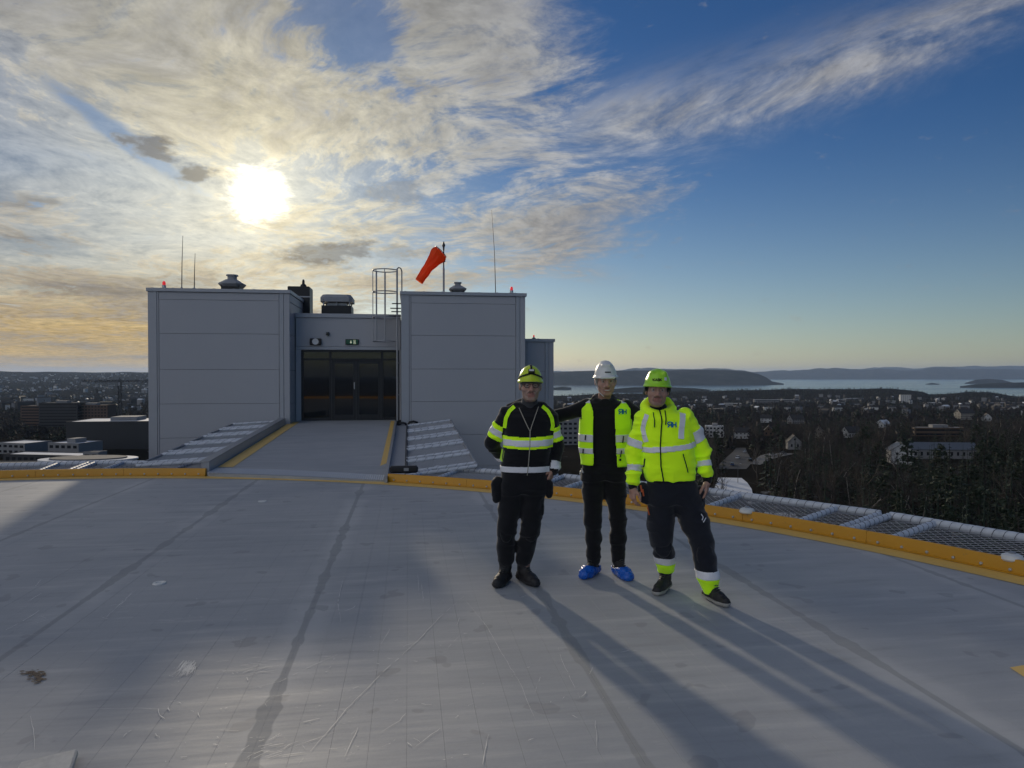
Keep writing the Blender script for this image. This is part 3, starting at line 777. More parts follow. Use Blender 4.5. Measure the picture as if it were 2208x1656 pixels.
# ------------------------------------------------------------------ roof kit
def hood(name, loc, s, label):
    """square roof fan: plinth, flared octagon cowl, neck and cap"""
    o = empty(name, loc)
    def oc(r, c): return [(r, -c), (r, c), (c, r), (-c, r), (-r, c), (-r, -c), (-c, -r), (c, -r)]
    def ring(mb, secs):
        b0 = len(mb.v)
        for r, c, z in secs: mb.v.extend([(x, y, z) for x, y in oc(r, c)])
        for i in range(len(secs) - 1):
            for q_ in range(8): mb.f.append((b0 + i * 8 + q_, b0 + i * 8 + (q_ + 1) % 8, b0 + (i + 1) * 8 + (q_ + 1) % 8, b0 + (i + 1) * 8 + q_))
        mb.f.append(tuple(b0 + q_ for q_ in reversed(range(8)))); mb.f.append(tuple(b0 + (len(secs) - 1) * 8 + q_ for q_ in range(8)))
    m1 = MB(); m1.box(-0.27 * s, 0.27 * s, -0.27 * s, 0.27 * s, -0.25, 0.10 * s); m1.build('plinth', M['black_plastic'], o)
    m2 = MB(); ring(m2, [(0.30 * s, 0.18 * s, 0.06 * s), (0.37 * s, 0.2 * s, 0.14 * s), (0.37 * s, 0.2 * s, 0.17 * s), (0.17 * s, 0.09 * s, 0.30 * s)]); m2.build('cowl', M['grey_hood'], o)
    m3 = MB(); ring(m3, [(0.13 * s, 0.06 * s, 0.28 * s), (0.13 * s, 0.06 * s, 0.40 * s), (0.17 * s, 0.08 * s, 0.41 * s), (0.16 * s, 0.08 * s, 0.45 * s)]); m3.build('cap', M['grey_hood'], o)
    tag(o, label, 'roof fan', 'roof fans on the head-house'); return o
def on(px, Y, z):            # a point on the plane y = Y seen at column px
    u = (px - 1104) / 1531; d = Y / (c8 - u * s8); x = u * d
    return Vector((x * c8 + d * s8, Y, z))
hood('roof_fan', on(502, 22.6, ZT + 0.14), 0.98, 'grey roof fan with flared cowl on the left block')
hood('roof_fan', on(987, 22.6, ZT + 0.15), 0.74, 'small grey roof fan with flared cowl on the right block beside the windsock mast')
cf = empty('roof_fan', on(729, 23.4, CT - 0.08))
MB().box(-0.46, 0.46, -0.46, 0.46, -0.05, 0.40).build('plinth', M['black_plastic'], cf)
MB().box(-0.30, 0.30, -0.30, 0.30, 0.40, 0.50).build('neck', M['galv'], cf)
for sx_, sy_ in ((-1, -1), (1, -1), (1, 1), (-1, 1), (0, -1)): MB().box(sx_ * .4 - .02, sx_ * .4 + .02, sy_ * .4 - .02, sy_ * .4 + .02, 0.40, 0.53).build('bracket', M['galv'], cf)
hv = [(-.50, -.38), (-.38, -.50), (.38, -.50), (.50, -.38), (.50, .38), (.38, .50), (-.38, .50), (-.50, .38)]
hd = MB(); b0 = 0
for s_, z_ in ((1.0, 0.52), (1.0, 0.66), (0.86, 0.75)): hd.v.extend([(x * s_, y * s_, z_) for x, y in hv])
for i in range(2):
    for q_ in range(8): hd.f.append((i * 8 + q_, i * 8 + (q_ + 1) % 8, (i + 1) * 8 + (q_ + 1) % 8, (i + 1) * 8 + q_))
hd.f.append(tuple(reversed(range(8)))); hd.f.append(tuple(16 + q_ for q_ in range(8)))
hd.build('rain_cap', M['grey_hood'], cf)
tag(cf, 'wide roof fan with black plinth and grey rain cap above the doors', 'roof fan', 'roof fans on the head-house')
# black smoke vent box behind the left block
p = on(655, 24.2, CT - 0.08); bx = empty('vent_box', p)
MB().box(-0.46, 0.24, -0.3, 0.5, -0.02, 1.10).build('housing', M['black_plastic'], bx, bevel=0.02); MB().box(-0.43, 0.26, -0.32, -0.305, 0.74, 0.78).build('strip', M['galv'], bx)
MB().lathe([(0.12, 1.08), (0.09, 1.18), (0.045, 1.22), (0.04, 1.32), (0.02, 1.36)], 10).build('spout', M['black_plastic'], bx, smooth=True)
tag(bx, 'black vent box with a short spout beside the left block roof', 'vent')
def beacon(px, Y, z, label, s=1.0):
    o = empty('obstruction_light', on(px, Y, z))
    MB().box(-0.10 * s, 0.10 * s, -0.05, 0.05, -0.02, 0.02).build('foot', M['dark_steel'], o)
    MB().lathe([(0.055 * s, 0.02), (0.055 * s, 0.08 * s), (0.06 * s, 0.085 * s), (0.045 * s, 0.10 * s)], 14).build('base', M['alu'], o, smooth=True)
    MB().lathe([(0.042 * s, 0.10 * s), (0.046 * s, 0.14 * s), (0.04 * s, 0.185 * s), (0.018 * s, 0.21 * s)], 14).build('red_globe', RED, o, smooth=True)
    tag(o, label, 'warning light', 'red obstruction lights')
RED = emis('lit_red_glass', (0.75, 0.03, 0.04), 0.6)
beacon(355, 21.45, ZT, 'red obstruction light at the left end of the left block roof')
beacon(1103, 21.45, ZT + 0.02, 'red obstruction light at the right end of the right block roof')
beacon(1151, 23.15, 2.99, 'tiny red obstruction light on the narrow lower block', 0.6)
def aerial(px, Y, z, h, lean, label):
    o = empty('aerial', on(px, Y, z)); MB().tube([(0, 0, -0.05), (lean * .3, 0, h * .5), (lean, 0, h)], [0.016, 0.011, 0.006], 6).build('whip', M['dark_steel'], o)
    MB().lathe([(0.03, -0.03), (0.03, 0.12), (0.015, 0.14)], 8).build('socket', M['galv'], o)
    tag(o, label, 'aerial', 'whip aerials on the roof')
aerial(393, 22.2, ZT, 1.65, 0.04, 'taller thin whip aerial on the left block roof')
aerial(420, 22.2, ZT, 1.14, 0.03, 'shorter thin whip aerial on the left block roof')
aerial(1069, 22.2, ZT, 2.72, -0.13, 'tall thin whip aerial on the right block roof')

# windsock
pw = on(957, 22.8, ZT); wsx = empty('windsock', pw)
MB().tube([(0, 0, -0.1), (0, 0, 0.95)], 0.033, 10).build('mast', M['galv'], wsx, smooth=True)
MB().tube([(0, 0, 0.95), (0, 0, 1.52)], [0.022, 0.02], 10).build('upper_mast', M['dark_steel'], wsx, smooth=True)
MB().lathe([(0.05, 1.15), (0.06, 1.17), (0.05, 1.20)], 10).build('collar', M['dark_steel'], wsx)
MB().lathe([(0.025, 1.52), (0.03, 1.62), (0.05, 1.66), (0.05, 1.70), (0.03, 1.74), (0.018, 1.80)], 10).build('mast_light', M['dark_steel'], wsx, smooth=True)
rp = [(0, 0, 1.30), (0.03, 0, 1.30)]
MB().tube([(0.24 * math.cos(t) * 0.70 - 0.09, 0.24 * math.sin(t), 1.47 - 0.24 * math.cos(t) * 0.7) for t in [2 * math.pi * k_ / 20 for k_ in range(21)]], 0.012, 6).build('hoop', M['dark_steel'], wsx)
wv_, wf_ = [], []
secs = 30; nn_ = 36; rw = random.Random(3); ph = [rw.uniform(0, 6.28) for _ in range(6)]
for i in range(secs + 1):
    t = i / secs
    c = Vector((-0.10 - 0.62 * t - 0.06 * t * t, -0.06 * t, 1.46 - 0.76 * t - 0.20 * t * t))
    dv = Vector((-0.60, -0.06, -0.60 - 0.30 * t)).normalized(); s_ = Vector((0, 1, 0)); n_ = dv.cross(s_).normalized()
    r = 0.275 - 0.155 * t + 0.02 * math.sin(t * 7 + 1)
    if t < 0.06: r *= 0.80 + 3.3 * t
    for k_ in range(nn_):
        w = 2 * math.pi * k_ / nn_
        rr = r * (1 + 0.09 * math.sin(3 * w + 4 * t + ph[0]) * (0.3 + t) + 0.045 * math.sin(8 * w + 6 * t + ph[1]) + 0.03 * math.sin(13 * w - 9 * t + ph[2]) + 0.035 * math.sin(22 * t + 2 * w + ph[3]))
        wv_.append(tuple(c + n_ * (rr * math.cos(w) * (1.0 - 0.12 * t)) + s_ * (rr * math.sin(w))))
for i in range(secs):
    for k_ in range(nn_): wf_.append((i * nn_ + k_, i * nn_ + (k_ + 1) % nn_, (i + 1) * nn_ + (k_ + 1) % nn_, (i + 1) * nn_ + k_))
mwind, ntw, bw = new_mat('orange_nylon')
bw.inputs['Base Color'].default_value = (0.90, 0.115, 0.015, 1); bw.inputs['Roughness'].default_value = 0.6
trn = ntw.nodes.new('ShaderNodeBsdfTranslucent'); trn.inputs[0].default_value = (1.0, 0.16, 0.02, 1)
mxs = ntw.nodes.new('ShaderNodeMixShader'); mxs.inputs[0].default_value = 0.55
ntw.links.new(bw.outputs[0], mxs.inputs[1]); ntw.links.new(trn.outputs[0], mxs.inputs[2]); ntw.links.new(mxs.outputs[0], ntw.nodes['Material Output'].inputs[0])
MB().add(wv_, wf_).build('sock', mwind, wsx, smooth=True)
tag(wsx, 'drooping orange windsock on a mast above the right block', 'windsock')

# caged ladder up the right block
ld = empty('ladder', (-0.62, YD - 0.12, ZR)); o1 = Vector(ld.location)
rail_x = (-0.235, -0.02)
def L_(x, y, z): return Vector((x, y, z)) - o1
xr = -0.55; yl = YF + 0.18
for xx, zb in ((-0.33, ZR + 0.02),):
    MB().tube([L_(xx, yl, ZR + 0.02), L_(xx, yl, 4.95)], 0.028, 8).build('side_rail', M['galv'], ld, smooth=True)
MB().tube([L_(-0.33, yl, 4.95), L_(-0.28, yl + .02, 5.0), L_(-0.22, yl + .05, 4.98), L_(-0.19, yl + .08, 4.9), L_(-0.19, yl + .1, 4.26)], 0.02, 8).build('grab_rail', M['galv'], ld, smooth=True)
MB().tube([L_(-0.33, yl + 0.42, ZR + 0.02), L_(-0.33, yl + .42, 4.95)], 0.022, 8).build('side_rail', M['galv'], ld, smooth=True)
z = ZR + 0.35
while z < 4.3:
    MB().tube([L_(-0.33, yl, z), L_(-0.33, yl + 0.42, z)], 0.012, 6).build('rung', M['galv'], ld); z += 0.30
for z in (2.15, 1.2): MB().tube([L_(-0.36, yl, z), L_(-0.20, yl + .05, z)], 0.014, 6).build('wall_bracket', M['galv'], ld)
for zz, w in ((3.55, 0.25), (3.68, 0.17), (3.78, 0.2), (3.92, 0.15)): MB().box(-0.33 - w - o1.x, -0.215 - o1.x, yl - .03 - o1.y, yl + .03 - o1.y, zz - .014 - o1.z, zz + .014 - o1.z).build('step_bracket', M['dark_steel'], ld)
ccx, ccy, cr = -0.33 - 0.36, yl + 0.21, 0.36
def hoop_pts(z): return [L_(ccx + cr * 1.0 * math.cos(t), ccy + cr * math.sin(t), z) for t in [R_(36 + 18 * k_) for k_ in range(17)]]
for z in (2.80, 3.52, 4.28, 4.93):
    MB().tube([L_(-0.33, yl + .42, z)] + hoop_pts(z) + [L_(-0.33, yl, z)], 0.017, 6).build('cage_hoop', M['galv'], ld)
for t in (90, 135, 180, 225, 270):
    MB().tube([L_(ccx + cr * math.cos(R_(t)), ccy + cr * math.sin(R_(t)), 2.80), L_(ccx + cr * math.cos(R_(t)), ccy + cr * math.sin(R_(t)), 4.93)], 0.014, 6).build('cage_bar', M['galv'], ld)
tag(ld, 'galvanised ladder with a round safety cage climbing the right block', 'ladder')
# drain hoses at the foot of the right block
for (x, lab, s_) in ((0.15, 'black bent drain hose at the foot of the right block', 1), (-0.16, 'short black hose beside the ladder foot', 0.7)):
    o = empty('hose', (x, YF - 0.12, 0.30)); MB().tube([(-0.18 * s_, 0, -.35), (-.17 * s_, 0, 0.02), (-.12 * s_, 0, 0.10 * s_), (0, 0, 0.12 * s_), (0.10 * s_, 0, 0.09 * s_), (0.13 * s_, 0, 0), (.13 * s_, 0, -.35)], 0.032, 8).build('pipe', M['black_plastic'], o, smooth=True)
    tag(o, lab, 'hose')
# stubs on the walls where the ramp nets end
for px, lab in ((560, 'short upright steel stub against the left block'), (942, 'short upright steel stub against the right block')):
    o = empty('steel_stub', on(px, YF - 0.1, 0.18)); MB().tube([(0, 0, -0.2), (0, 0, 0.22)], 0.018, 8).build('post', M['galv'], o); MB().box(-.05, .05, -.05, .05, -.22, -.2).build('foot_plate', M['galv'], o)
    tag(o, lab, 'post')
# a box fitting on the right curb beside the ramp
o = empty('junction_box', (RX1 + 0.34, 12.16, 0.145)); MB().box(-0.26, 0.22, -0.06, 0.07, -0.01, 0.11).build('cover', M['black_plastic'], o, bevel=0.03); MB().box(-0.02, 0.06, -0.064, -0.0605, 0.03, 0.08).build('plate', M['galv'], o)
tag(o, 'black rounded fitting on the yellow curb at the right foot of the ramp', 'fitting')

# ------------------------------------------------------------------ land, fjord and hills
SEA = -135.0
def px_az(px): return math.degrees(math.atan((px - 1104) / 1531))
def zat(py, d): return CAMH - (py - 808) / 1531 * d
RIDGE = [(900, 860), (1200, 858), (1300, 853), (1400, 850), (1500, 844), (1600, 840), (1700, 839), (1800, 839), (1920, 840), (1990, 847), (2005, 853), (2050, 850), (2090, 845), (2140, 848), (2180, 858), (2210, 864), (2500, 866)]
def fbm(x, y, seed, s, o=4):
    P = np.stack([np.ravel(x) / s + 11.3 * seed, np.ravel(y) / s + 5.1 * seed, np.full(np.size(x), seed * 1.7)], 1); a = np.zeros(len(P)); w = 1.0
    for i in range(o): a += vnoise(P * 2 ** i, seed + i) * w; w *= .5
    return a.reshape(np.shape(x))
_VT = {}
def vnoise(P, seed=0):
    T = _VT.get(seed)
    if T is None: T = _VT[seed] = np.random.RandomState(seed).rand(32, 32, 32).astype(np.float32) * 2 - 1
    I = np.floor(P).astype(int); Fr = P - I; Fr = Fr * Fr * (3 - 2 * Fr); I &= 31; J = (I + 1) & 31
    x0, y0, z0 = I.T; x1, y1, z1 = J.T; fx, fy, fz = Fr.T
    a = T[x0, y0, z0] * (1 - fx) + T[x1, y0, z0] * fx; b = T[x0, y1, z0] * (1 - fx) + T[x1, y1, z0] * fx
    c = T[x0, y0, z1] * (1 - fx) + T[x1, y0, z1] * fx; d = T[x0, y1, z1] * (1 - fx) + T[x1, y1, z1] * fx
    return (a * (1 - fy) + b * fy) * (1 - fz) + (c * (1 - fy) + d * fy) * fz
def land_z(az, d):
    """ground height; az in degrees from the heading, d metres along the heading"""
    az = np.asarray(az, float); d = np.asarray(d, float)
    right = np.interp(d, [0, 300, 600, 1000, 1850, 2600, 3200, 4200, 4800, 6000], [-42, -43, -50, -60, -78, -92, -104, -130, -150, -170])
    px = 1104 + np.tan(np.radians(np.clip(az, -60, 60))) * 1531
    top = CAMH - (np.interp(px, [r[0] for r in RIDGE], [r[1] for r in RIDGE]) - 808) / 1531 * 3200
    g = np.exp(-((d - 3200) / 520.0) ** 2); right = right * (1 - g) + np.maximum(right, top) * g
    left = np.interp(d, [0, 300, 600, 1000, 2000, 3000, 4200, 5500, 6800, 8200, 12000], [-42, -44, -50, -58, -76, -86, -70, -35, 12, 34, 20])
    w = 1 / (1 + np.exp(-(az + 15) / 2.0))
    z = left * (1 - w) + right * w
    x = np.tan(np.radians(np.clip(az, -70, 70))) * d
    z = z + fbm(x, d, 3, 420.0) * np.interp(d, [200, 800, 2500, 5000, 9000], [0.8, 3.5, 6, 12, 16]) * np.where((az > -12) & (d > 4300), 0.2, 1)
    z = z + fbm(x, d, 9, 2600.0, 3) * np.interp(d, [3500, 6000, 8000], [0, 22, 34]) * (az < -12)
    return z
def pt(px, d, dz=0.0):
    v = at(px, 808, d); v.z = float(land_z(px_az(px), d)) + dz; return v
def land_mat():
    m, nt, b = new_mat('winter_ground')
    tc = nt.nodes.new('ShaderNodeTexCoord'); v = E_(nt, tc.outputs['Object'])
    a = noise(nt, v, 0.012, 6, 0.6); s2 = noise(nt, v, 0.055, 4, 0.65)
    c = mixc(nt, a.step(0.35, 0.65), (0.014, 0.014, 0.012), (0.026, 0.023, 0.019))
    c = mixc(nt, (s2 - 0.66).step(0.0, 0.08) * 0.55, c, (0.42, 0.45, 0.50))
    nt.links.new(c.s, b.inputs['Base Color']); b.inputs['Roughness'].default_value = 1.0; b.inputs['Specular IOR Level'].default_value = 0.0
    return m
azs = np.linspace(-58, 58, 300); ds = np.concatenate([np.geomspace(25, 3000, 90), np.geomspace(3080, 12000, 70)])
AZ, DD = np.meshgrid(azs, ds, indexing='ij'); ZZ = land_z(AZ, DD); XX = np.tan(np.radians(AZ)) * DD
V = np.stack([XX * c8 + DD * s8, -XX * s8 + DD * c8, ZZ], -1).reshape(-1, 3)
na, nd = AZ.shape; ii = np.arange(na * nd).reshape(na, nd)
Q = np.stack([ii[:-1, :-1], ii[1:, :-1], ii[1:, 1:], ii[:-1, 1:]], -1).reshape(-1, 4)
land = link('ground', np_mesh('ground', V, Q, land_mat(), True)); tag(land, kind='structure')
# sheet under and behind the building, to close the ground towards the camera's back
g2 = MB().add([(-60000, -60000, -180), (60000, -60000, -180), (60000, 60000, -180), (-60000, 60000, -180)], [(0, 1, 2, 3)]).build('terrain_base', M['roof_felt']); tag(g2, kind='structure')
# fjord
m, nt, b = new_mat('fjord_water')
tc = nt.nodes.new('ShaderNodeTexCoord'); v = E_(nt, tc.outputs['Object']); x, y, z = sep(nt, v)
lanes = noise(nt, comb(nt, x * 0.00018, y * 0.0009, 0.0), 1.0, 4, 0.6)
b.inputs['Base Color'].default_value = (0.03, 0.06, 0.09, 1); put(nt, 0.10 + lanes * 0.16, b.inputs['Roughness'])
bump(nt, b, noise(nt, v, 0.05, 3, 0.6), 0.15, 1.2)
sea = MB().add([tuple(at(px, 808, d).xy) + (SEA,) for px, d in ((-800, 2500), (3600, 2500), (3600, 60000), (-800, 60000))], [(0, 1, 2, 3)]).build('fjord_water', m); tag(sea, kind='structure')
# far headlands: ridges rising out of the water
def hill_mat(name, c1, c2, sc):
    m, nt, b = new_mat(name); tc = nt.nodes.new('ShaderNodeTexCoord'); v = E_(nt, tc.outputs['Object'])
    n = noise(nt, v, sc, 5, 0.65); nt.links.new(mixc(nt, n.step(.35, .7), c1, c2).s, b.inputs['Base Color']); b.inputs['Roughness'].default_value = 0.95; b.inputs['Specular IOR Level'].default_value = 0.0
    return m
HM = hill_mat('wooded_hill', (0.018, 0.022, 0.016), (0.050, 0.048, 0.040), 0.004)
def headland(name, d, depth, prof, seed, rough=9.0):
    """prof: (column, row of the crest); front foot at sea level, rounded back"""
    p0, p1 = prof[0][0], prof[-1][0]; n = max(40, int((p1 - p0) / 6)); pxs = np.linspace(p0, p1, n)
    crest = np.array([zat(np.interp(p, [q[0] for q in prof], [q[1] for q in prof]), d) for p in pxs]); crest += fbm(pxs * d / 1531, np.zeros(n), seed, 420.0 * d / 8000, 5) * rough * np.clip((crest - SEA) / 60, 0, 1)
    us = np.linspace(-1, 1, 15); V, Fq = [], []
    for i, p in enumerate(pxs):
        for u in us:
            dd = d + depth * u; h = (1 - abs(u) ** 1.7); q = at(p, 808, dd)
            zz = SEA - 12 + (max(crest[i], SEA - 6) - SEA + 12) * h + (fbm(np.array([p * d / 1531]), np.array([dd]), seed + 3, 260.0, 3)[0] * rough * .5 if 0 < h < .9 else 0)
            V.append((q.x, q.y, zz))
    k = len(us)
    for i in range(n - 1):
        for j in range(k - 1): Fq.append((i * k + j, (i + 1) * k + j, (i + 1) * k + j + 1, i * k + j + 1))
    o = link(name, np_mesh(name, V, Fq, HM, True)); tag(o, kind='structure'); return o
headland('headland', 10000, 750, [(1080, 806), (1150, 804), (1205, 802), (1290, 800), (1360, 799), (1420, 798.5), (1500, 797.5), (1560, 798), (1610, 801), (1635, 806), (1652, 813), (1664, 822), (1690, 827)], 4, 9)
headland('far_hills', 23500, 2600, [(1180, 800), (1400, 798), (1540, 797), (1600, 798.5), (1650, 801), (1700, 799.5), (1760, 797.5), (1830, 796), (1880, 797), (1930, 795.5), (1990, 796), (2050, 796), (2120, 794), (2210, 796), (2330, 797), (2500, 799)], 6, 95)
headland('far_hills', 31000, 3000, [(1780, 800), (1900, 794.5), (1960, 793), (2040, 790.5), (2100, 789), (2160, 791), (2250, 793), (2400, 795), (2600, 797)], 8, 100)
headland('island', 7600, 260, [(2070, 833), (2110, 828), (2150, 826), (2208, 824), (2260, 825), (2330, 833)], 9, 3)
headland('island', 10800, 200, [(2080, 826), (2105, 818.5), (2130, 817), (2160, 818.5), (2185, 825)], 10, 2)
headland('island', 9900, 90, [(1995, 828.5), (2010, 825.5), (2026, 828)], 12, 1)
headland('island', 5600, 130, [(1318, 839), (1360, 835.5), (1400, 834.5), (1450, 835), (1500, 837), (1530, 840)], 13, 2)
headland('island', 6500, 70, [(1190, 836.5), (1215, 834), (1232, 836)], 14, 1)

# ------------------------------------------------------------------ trees
rt = random.Random(21)
def bark(name, c): return simple(name, c, 0.9, 0, 0.35, 3.0, 0)
TM = {'bark': bark('brown_bark', (0.040, 0.032, 0.026)), 'twig': bark('bare_twigs', (0.030, 0.025, 0.024)), 'twig2': bark('pale_twigs', (0.085, 0.068, 0.052)), 'needle': simple('spruce_needles', (0.013, 0.027, 0.013), 0.85, 0, 0.5, 1.5), 'pine': simple('pine_needles', (0.018, 0.032, 0.015), 0.85, 0, 0.5, 1.5), 'birch': bark('birch_bark', (0.22, 0.20, 0.18))}
def bare_mesh(h, seed, detail, twigmat, trunkmat, upright=0.55):
    r = random.Random(seed); tr, cr = MB(), MB()
    def branch(p, d, L, rad, lev):
        n = 3 if lev < 2 else 2; pts = [p]; q = p.copy(); dd = d.copy()
        for i in range(n):
            dd = (dd + Vector((r.gauss(0, .13), r.gauss(0, .13), r.gauss(0.05, .08)))).normalized(); q = q + dd * L / n; pts.append(q.copy())
        (tr if lev == 0 else cr).tube(pts, [rad * (1 - .7 * i / n) for i in range(n + 1)], 5 if lev == 0 else 3, cap=False)
        if lev >= detail: return
        k = (9, 5, 4, 3)[lev]
        for i in range(k):
            t = (0.28 + 0.72 * (i + r.random()) / k) if lev == 0 else (.25 + .75 * (i + r.random()) / k)
            j = min(int(t * n), n - 1); base = pts[j].lerp(pts[j + 1], t * n - j)
            a = r.uniform(0, 2 * math.pi); u = dd.orthogonal().normalized(); w = dd.cross(u)
            nd_ = (dd * upright + (u * math.cos(a) + w * math.sin(a)) * (1.0 - upright * .4) + Vector((0, 0, .25))).normalized()
            branch(base, nd_, L * (.50 if lev == 0 else .56) * r.uniform(.7, 1.15) * (1.15 - .5 * t if lev == 0 else 1), max(rad * .42, .018), lev + 1)
    branch(Vector((0, 0, -.5)), Vector((r.gauss(0, .04), r.gauss(0, .04), 1)).normalized(), h * .82, h * .013 + .04, 0)
    return tr.mesh('trunk', trunkmat), cr.mesh('crown', twigmat)
def spruce_mesh(h, seed, mat, fan=9, layers=17):
    r = random.Random(seed); tr, cr = MB(), MB(); tr.tube([(0, 0, -.5), (0, 0, h * .5), (0, 0, h)], [h * .014 + .05, h * .01, .02], 5)
    for l in range(layers):
        t = l / (layers - 1); z = h * (.10 + .88 * t); R = h * .19 * (1 - t) ** .85 + .25
        for k in range(max(4, int(fan * (1 - .5 * t)))):
            if r.random() < .10: continue
            a = r.uniform(0, 6.283); rr = R * r.uniform(.55, 1.15); dx_, dy_ = math.cos(a), math.sin(a); dr = rr * r.uniform(.20, .45)
            w = rr * r.uniform(.16, .30)
            p0 = Vector((0, 0, z + .12 * rr)); p1 = Vector((dx_ * rr * .55, dy_ * rr * .55, z - dr * .35)); p2 = Vector((dx_ * rr, dy_ * rr, z - dr)); s_ = Vector((-dy_, dx_, 0)) * w
            cr.add([p0, p1 + s_, p1 - s_, p2, p1 + Vector((0, 0, -.18 * rr))], [(0, 2, 1), (1, 2, 3), (0, 4, 1), (4, 3, 1), (0, 2, 4), (2, 3, 4)])
            for e in range(2):
                f = r.uniform(.35, .9); sd = r.choice((-1, 1)); b_ = p0.lerp(p2, f); tip = b_ + Vector((-dy_, dx_, 0)) * sd * w * r.uniform(1.2, 2.0) + Vector((dx_, dy_, -.5)) * rr * .16
                cr.add([b_, tip, b_ + Vector((dx_, dy_, -.15)) * rr * .22, b_ + Vector((0, 0, -.12 * rr))], [(0, 1, 2), (0, 3, 1), (3, 2, 1)])
    return tr.mesh('trunk', TM['bark']), cr.mesh('crown', mat)
def pine_mesh(h, seed):
    r = random.Random(seed); tr, cr = MB(), MB(); tr.tube([(0, 0, -.5), (.1, 0, h * .5), (0, .1, h * .95)], [h * .016 + .05, h * .012, .04], 5)
    for k in range(16):
        z = h * r.uniform(.45, .98); a = r.uniform(0, 6.28); L = h * .2 * r.uniform(.5, 1) * (1.25 - z / h); q = Vector((math.cos(a) * L, math.sin(a) * L, z + L * .25)); tr.tube([(0, 0, z), tuple(q)], [.07, .03], 3, cap=False)
        for e in range(34):
            c = q + Vector((r.gauss(0, .30), r.gauss(0, .30), r.gauss(0, .16))) * h * .11; s_ = h * .022 * r.uniform(.6, 1.5); d1 = Vector((r.gauss(0, 1), r.gauss(0, 1), r.gauss(0, .6))).normalized() * s_; d2 = Vector((r.gauss(0, 1), r.gauss(0, 1), r.gauss(0, .6))).normalized() * s_
            cr.add([c - d1, c + d2, c + d1 * 1.3, c - d2 * .6], [(0, 1, 2), (0, 2, 3)])
    return tr.mesh('trunk', TM['bark']), cr.mesh('crown', TM['pine'])
bares = [bare_mesh(h, 30 + i, 3, TM['twig'] if i % 3 else TM['twig2'], TM['birch'] if i % 4 == 1 else TM['bark'], u) for i, (h, u) in enumerate([(13, .55), (15, .7), (11, .5), (14, .85), (12, .6), (16, .8)])]
spruces = [spruce_mesh(h, 60 + i, TM['needle']) for i, h in enumerate([15, 13, 17, 11])]; pines = [pine_mesh(h, 80 + i) for i, h in enumerate([14, 12, 15])]
def put_tree(name, ms, p, sc, label, group, cat='tree'):
    o = empty(name, p, rt.uniform(0, 6.28)); o.scale = (sc, sc, sc * rt.uniform(.92, 1.1))
    link('trunk', ms[0], o); link('crown', ms[1], o); tag(o, label, cat, group); return o
# clearings: snow field, roads and house plots stay open
CLEAR = [(1548, 1626, 262, 315), (1545, 1660, 345, 470), (1640, 1725, 205, 232), (1770, 1860, 205, 225)]
def clear_at(px, d): return any(a < px < b and e < d < f for a, b, e, f in CLEAR)
HOUSE_SPOTS = []
n_t = 0
key = [(1742, 232, spruces[0], 'spruce'), (1968, 300, spruces[2], 'spruce'), (1985, 310, spruces[1], 'spruce'), (1950, 296, spruces[3], 'spruce'), (2045, 215, bares[2], 'bare'), (1838, 232, bares[1], 'birch'), (1952, 245, bares[3], 'birch'), (1540, 300, spruces[3], 'spruce')]
key_lab = ['dark spruce standing alone above the net rail left of centre of the right slope', 'tall dark spruce in front of the long grey roof', 'dark spruce right beside the tall spruce in front of the long grey roof', 'small dark spruce left of the pair before the white gabled building',
           'pale leafless tree with fanned branches in front of the dark wood at lower right', 'slender leafless birch with pale trunk in the middle of the slope', 'slender leafless tree with pale trunk below the white gabled building', 'small spruce right behind the shoulder of the man in the hi-vis jacket']
for (px, d, ms, k_), lb in zip(key, key_lab): put_tree({'spruce': 'spruce_tree', 'bare': 'bare_tree', 'birch': 'birch_tree'}[k_], ms, pt(px, d), 1.0 if k_ != 'bare' else .95, lb, 'single trees on the slope')
# the rest of the woods, a mass out to the shore
def tri_cloud(n, seed, shape):
    r = np.random.RandomState(seed); out = []
    for i in range(n):
        if shape == 'bare': u = r.normal(size=3); u /= np.linalg.norm(u); c = u * r.uniform(.25, 1) * np.array((.36, .36, .42)) + np.array((0, 0, .58)); s_ = .10; e1 = r.normal(size=3) * s_ * np.array((1, 1, 1.5)); e2 = r.normal(size=3) * s_ * .55
        else: t = r.uniform(0, 1) ** 1.3; a = r.uniform(0, 6.283); R = .22 * (1 - t) + .02; c = np.array((math.cos(a) * R * r.uniform(.4, 1), math.sin(a) * R * r.uniform(.4, 1), .12 + .85 * t)); e1 = np.array((math.cos(a), math.sin(a), -.7)) * .12 * (1.2 - t); e2 = np.array((-math.sin(a), math.cos(a), -.1)) * .10 * (1.2 - t)
        out.append(np.stack([c - e1, c + e1 * .8 + e2, c + e1 * .8 - e2]))
    if shape == 'bare': out.append(np.array([(-.02, 0, 0), (.02, 0, 0), (0, 0, .6)])); out.append(np.array([(0, -.02, 0), (0, .02, 0), (0, 0, .6)]))
    return np.array(out)
protos = {'bare': [tri_cloud(30, s_, 'bare') for s_ in range(5)], 'ever': [tri_cloud(34, 20 + s_, 'ever') for s_ in range(4)]}
rnp = np.random.RandomState(4)
def wood_mass(kind, spots, mat, name, h0, h1):
    V = []
    for (p, k_) in spots:
        T = protos[kind][k_ % len(protos[kind])]; a = rnp.uniform(0, 6.28); h = rnp.uniform(h0, h1); c, s_ = math.cos(a), math.sin(a)
        W = T * h; V.append(np.stack([W[..., 0] * c - W[..., 1] * s_ + p[0], W[..., 0] * s_ + W[..., 1] * c + p[1], W[..., 2] + p[2] - .3], -1).reshape(-1, 3))
    V = np.concatenate(V); o = link(name, np_mesh(name, V, np.arange(len(V)).reshape(-1, 3), mat)); return o

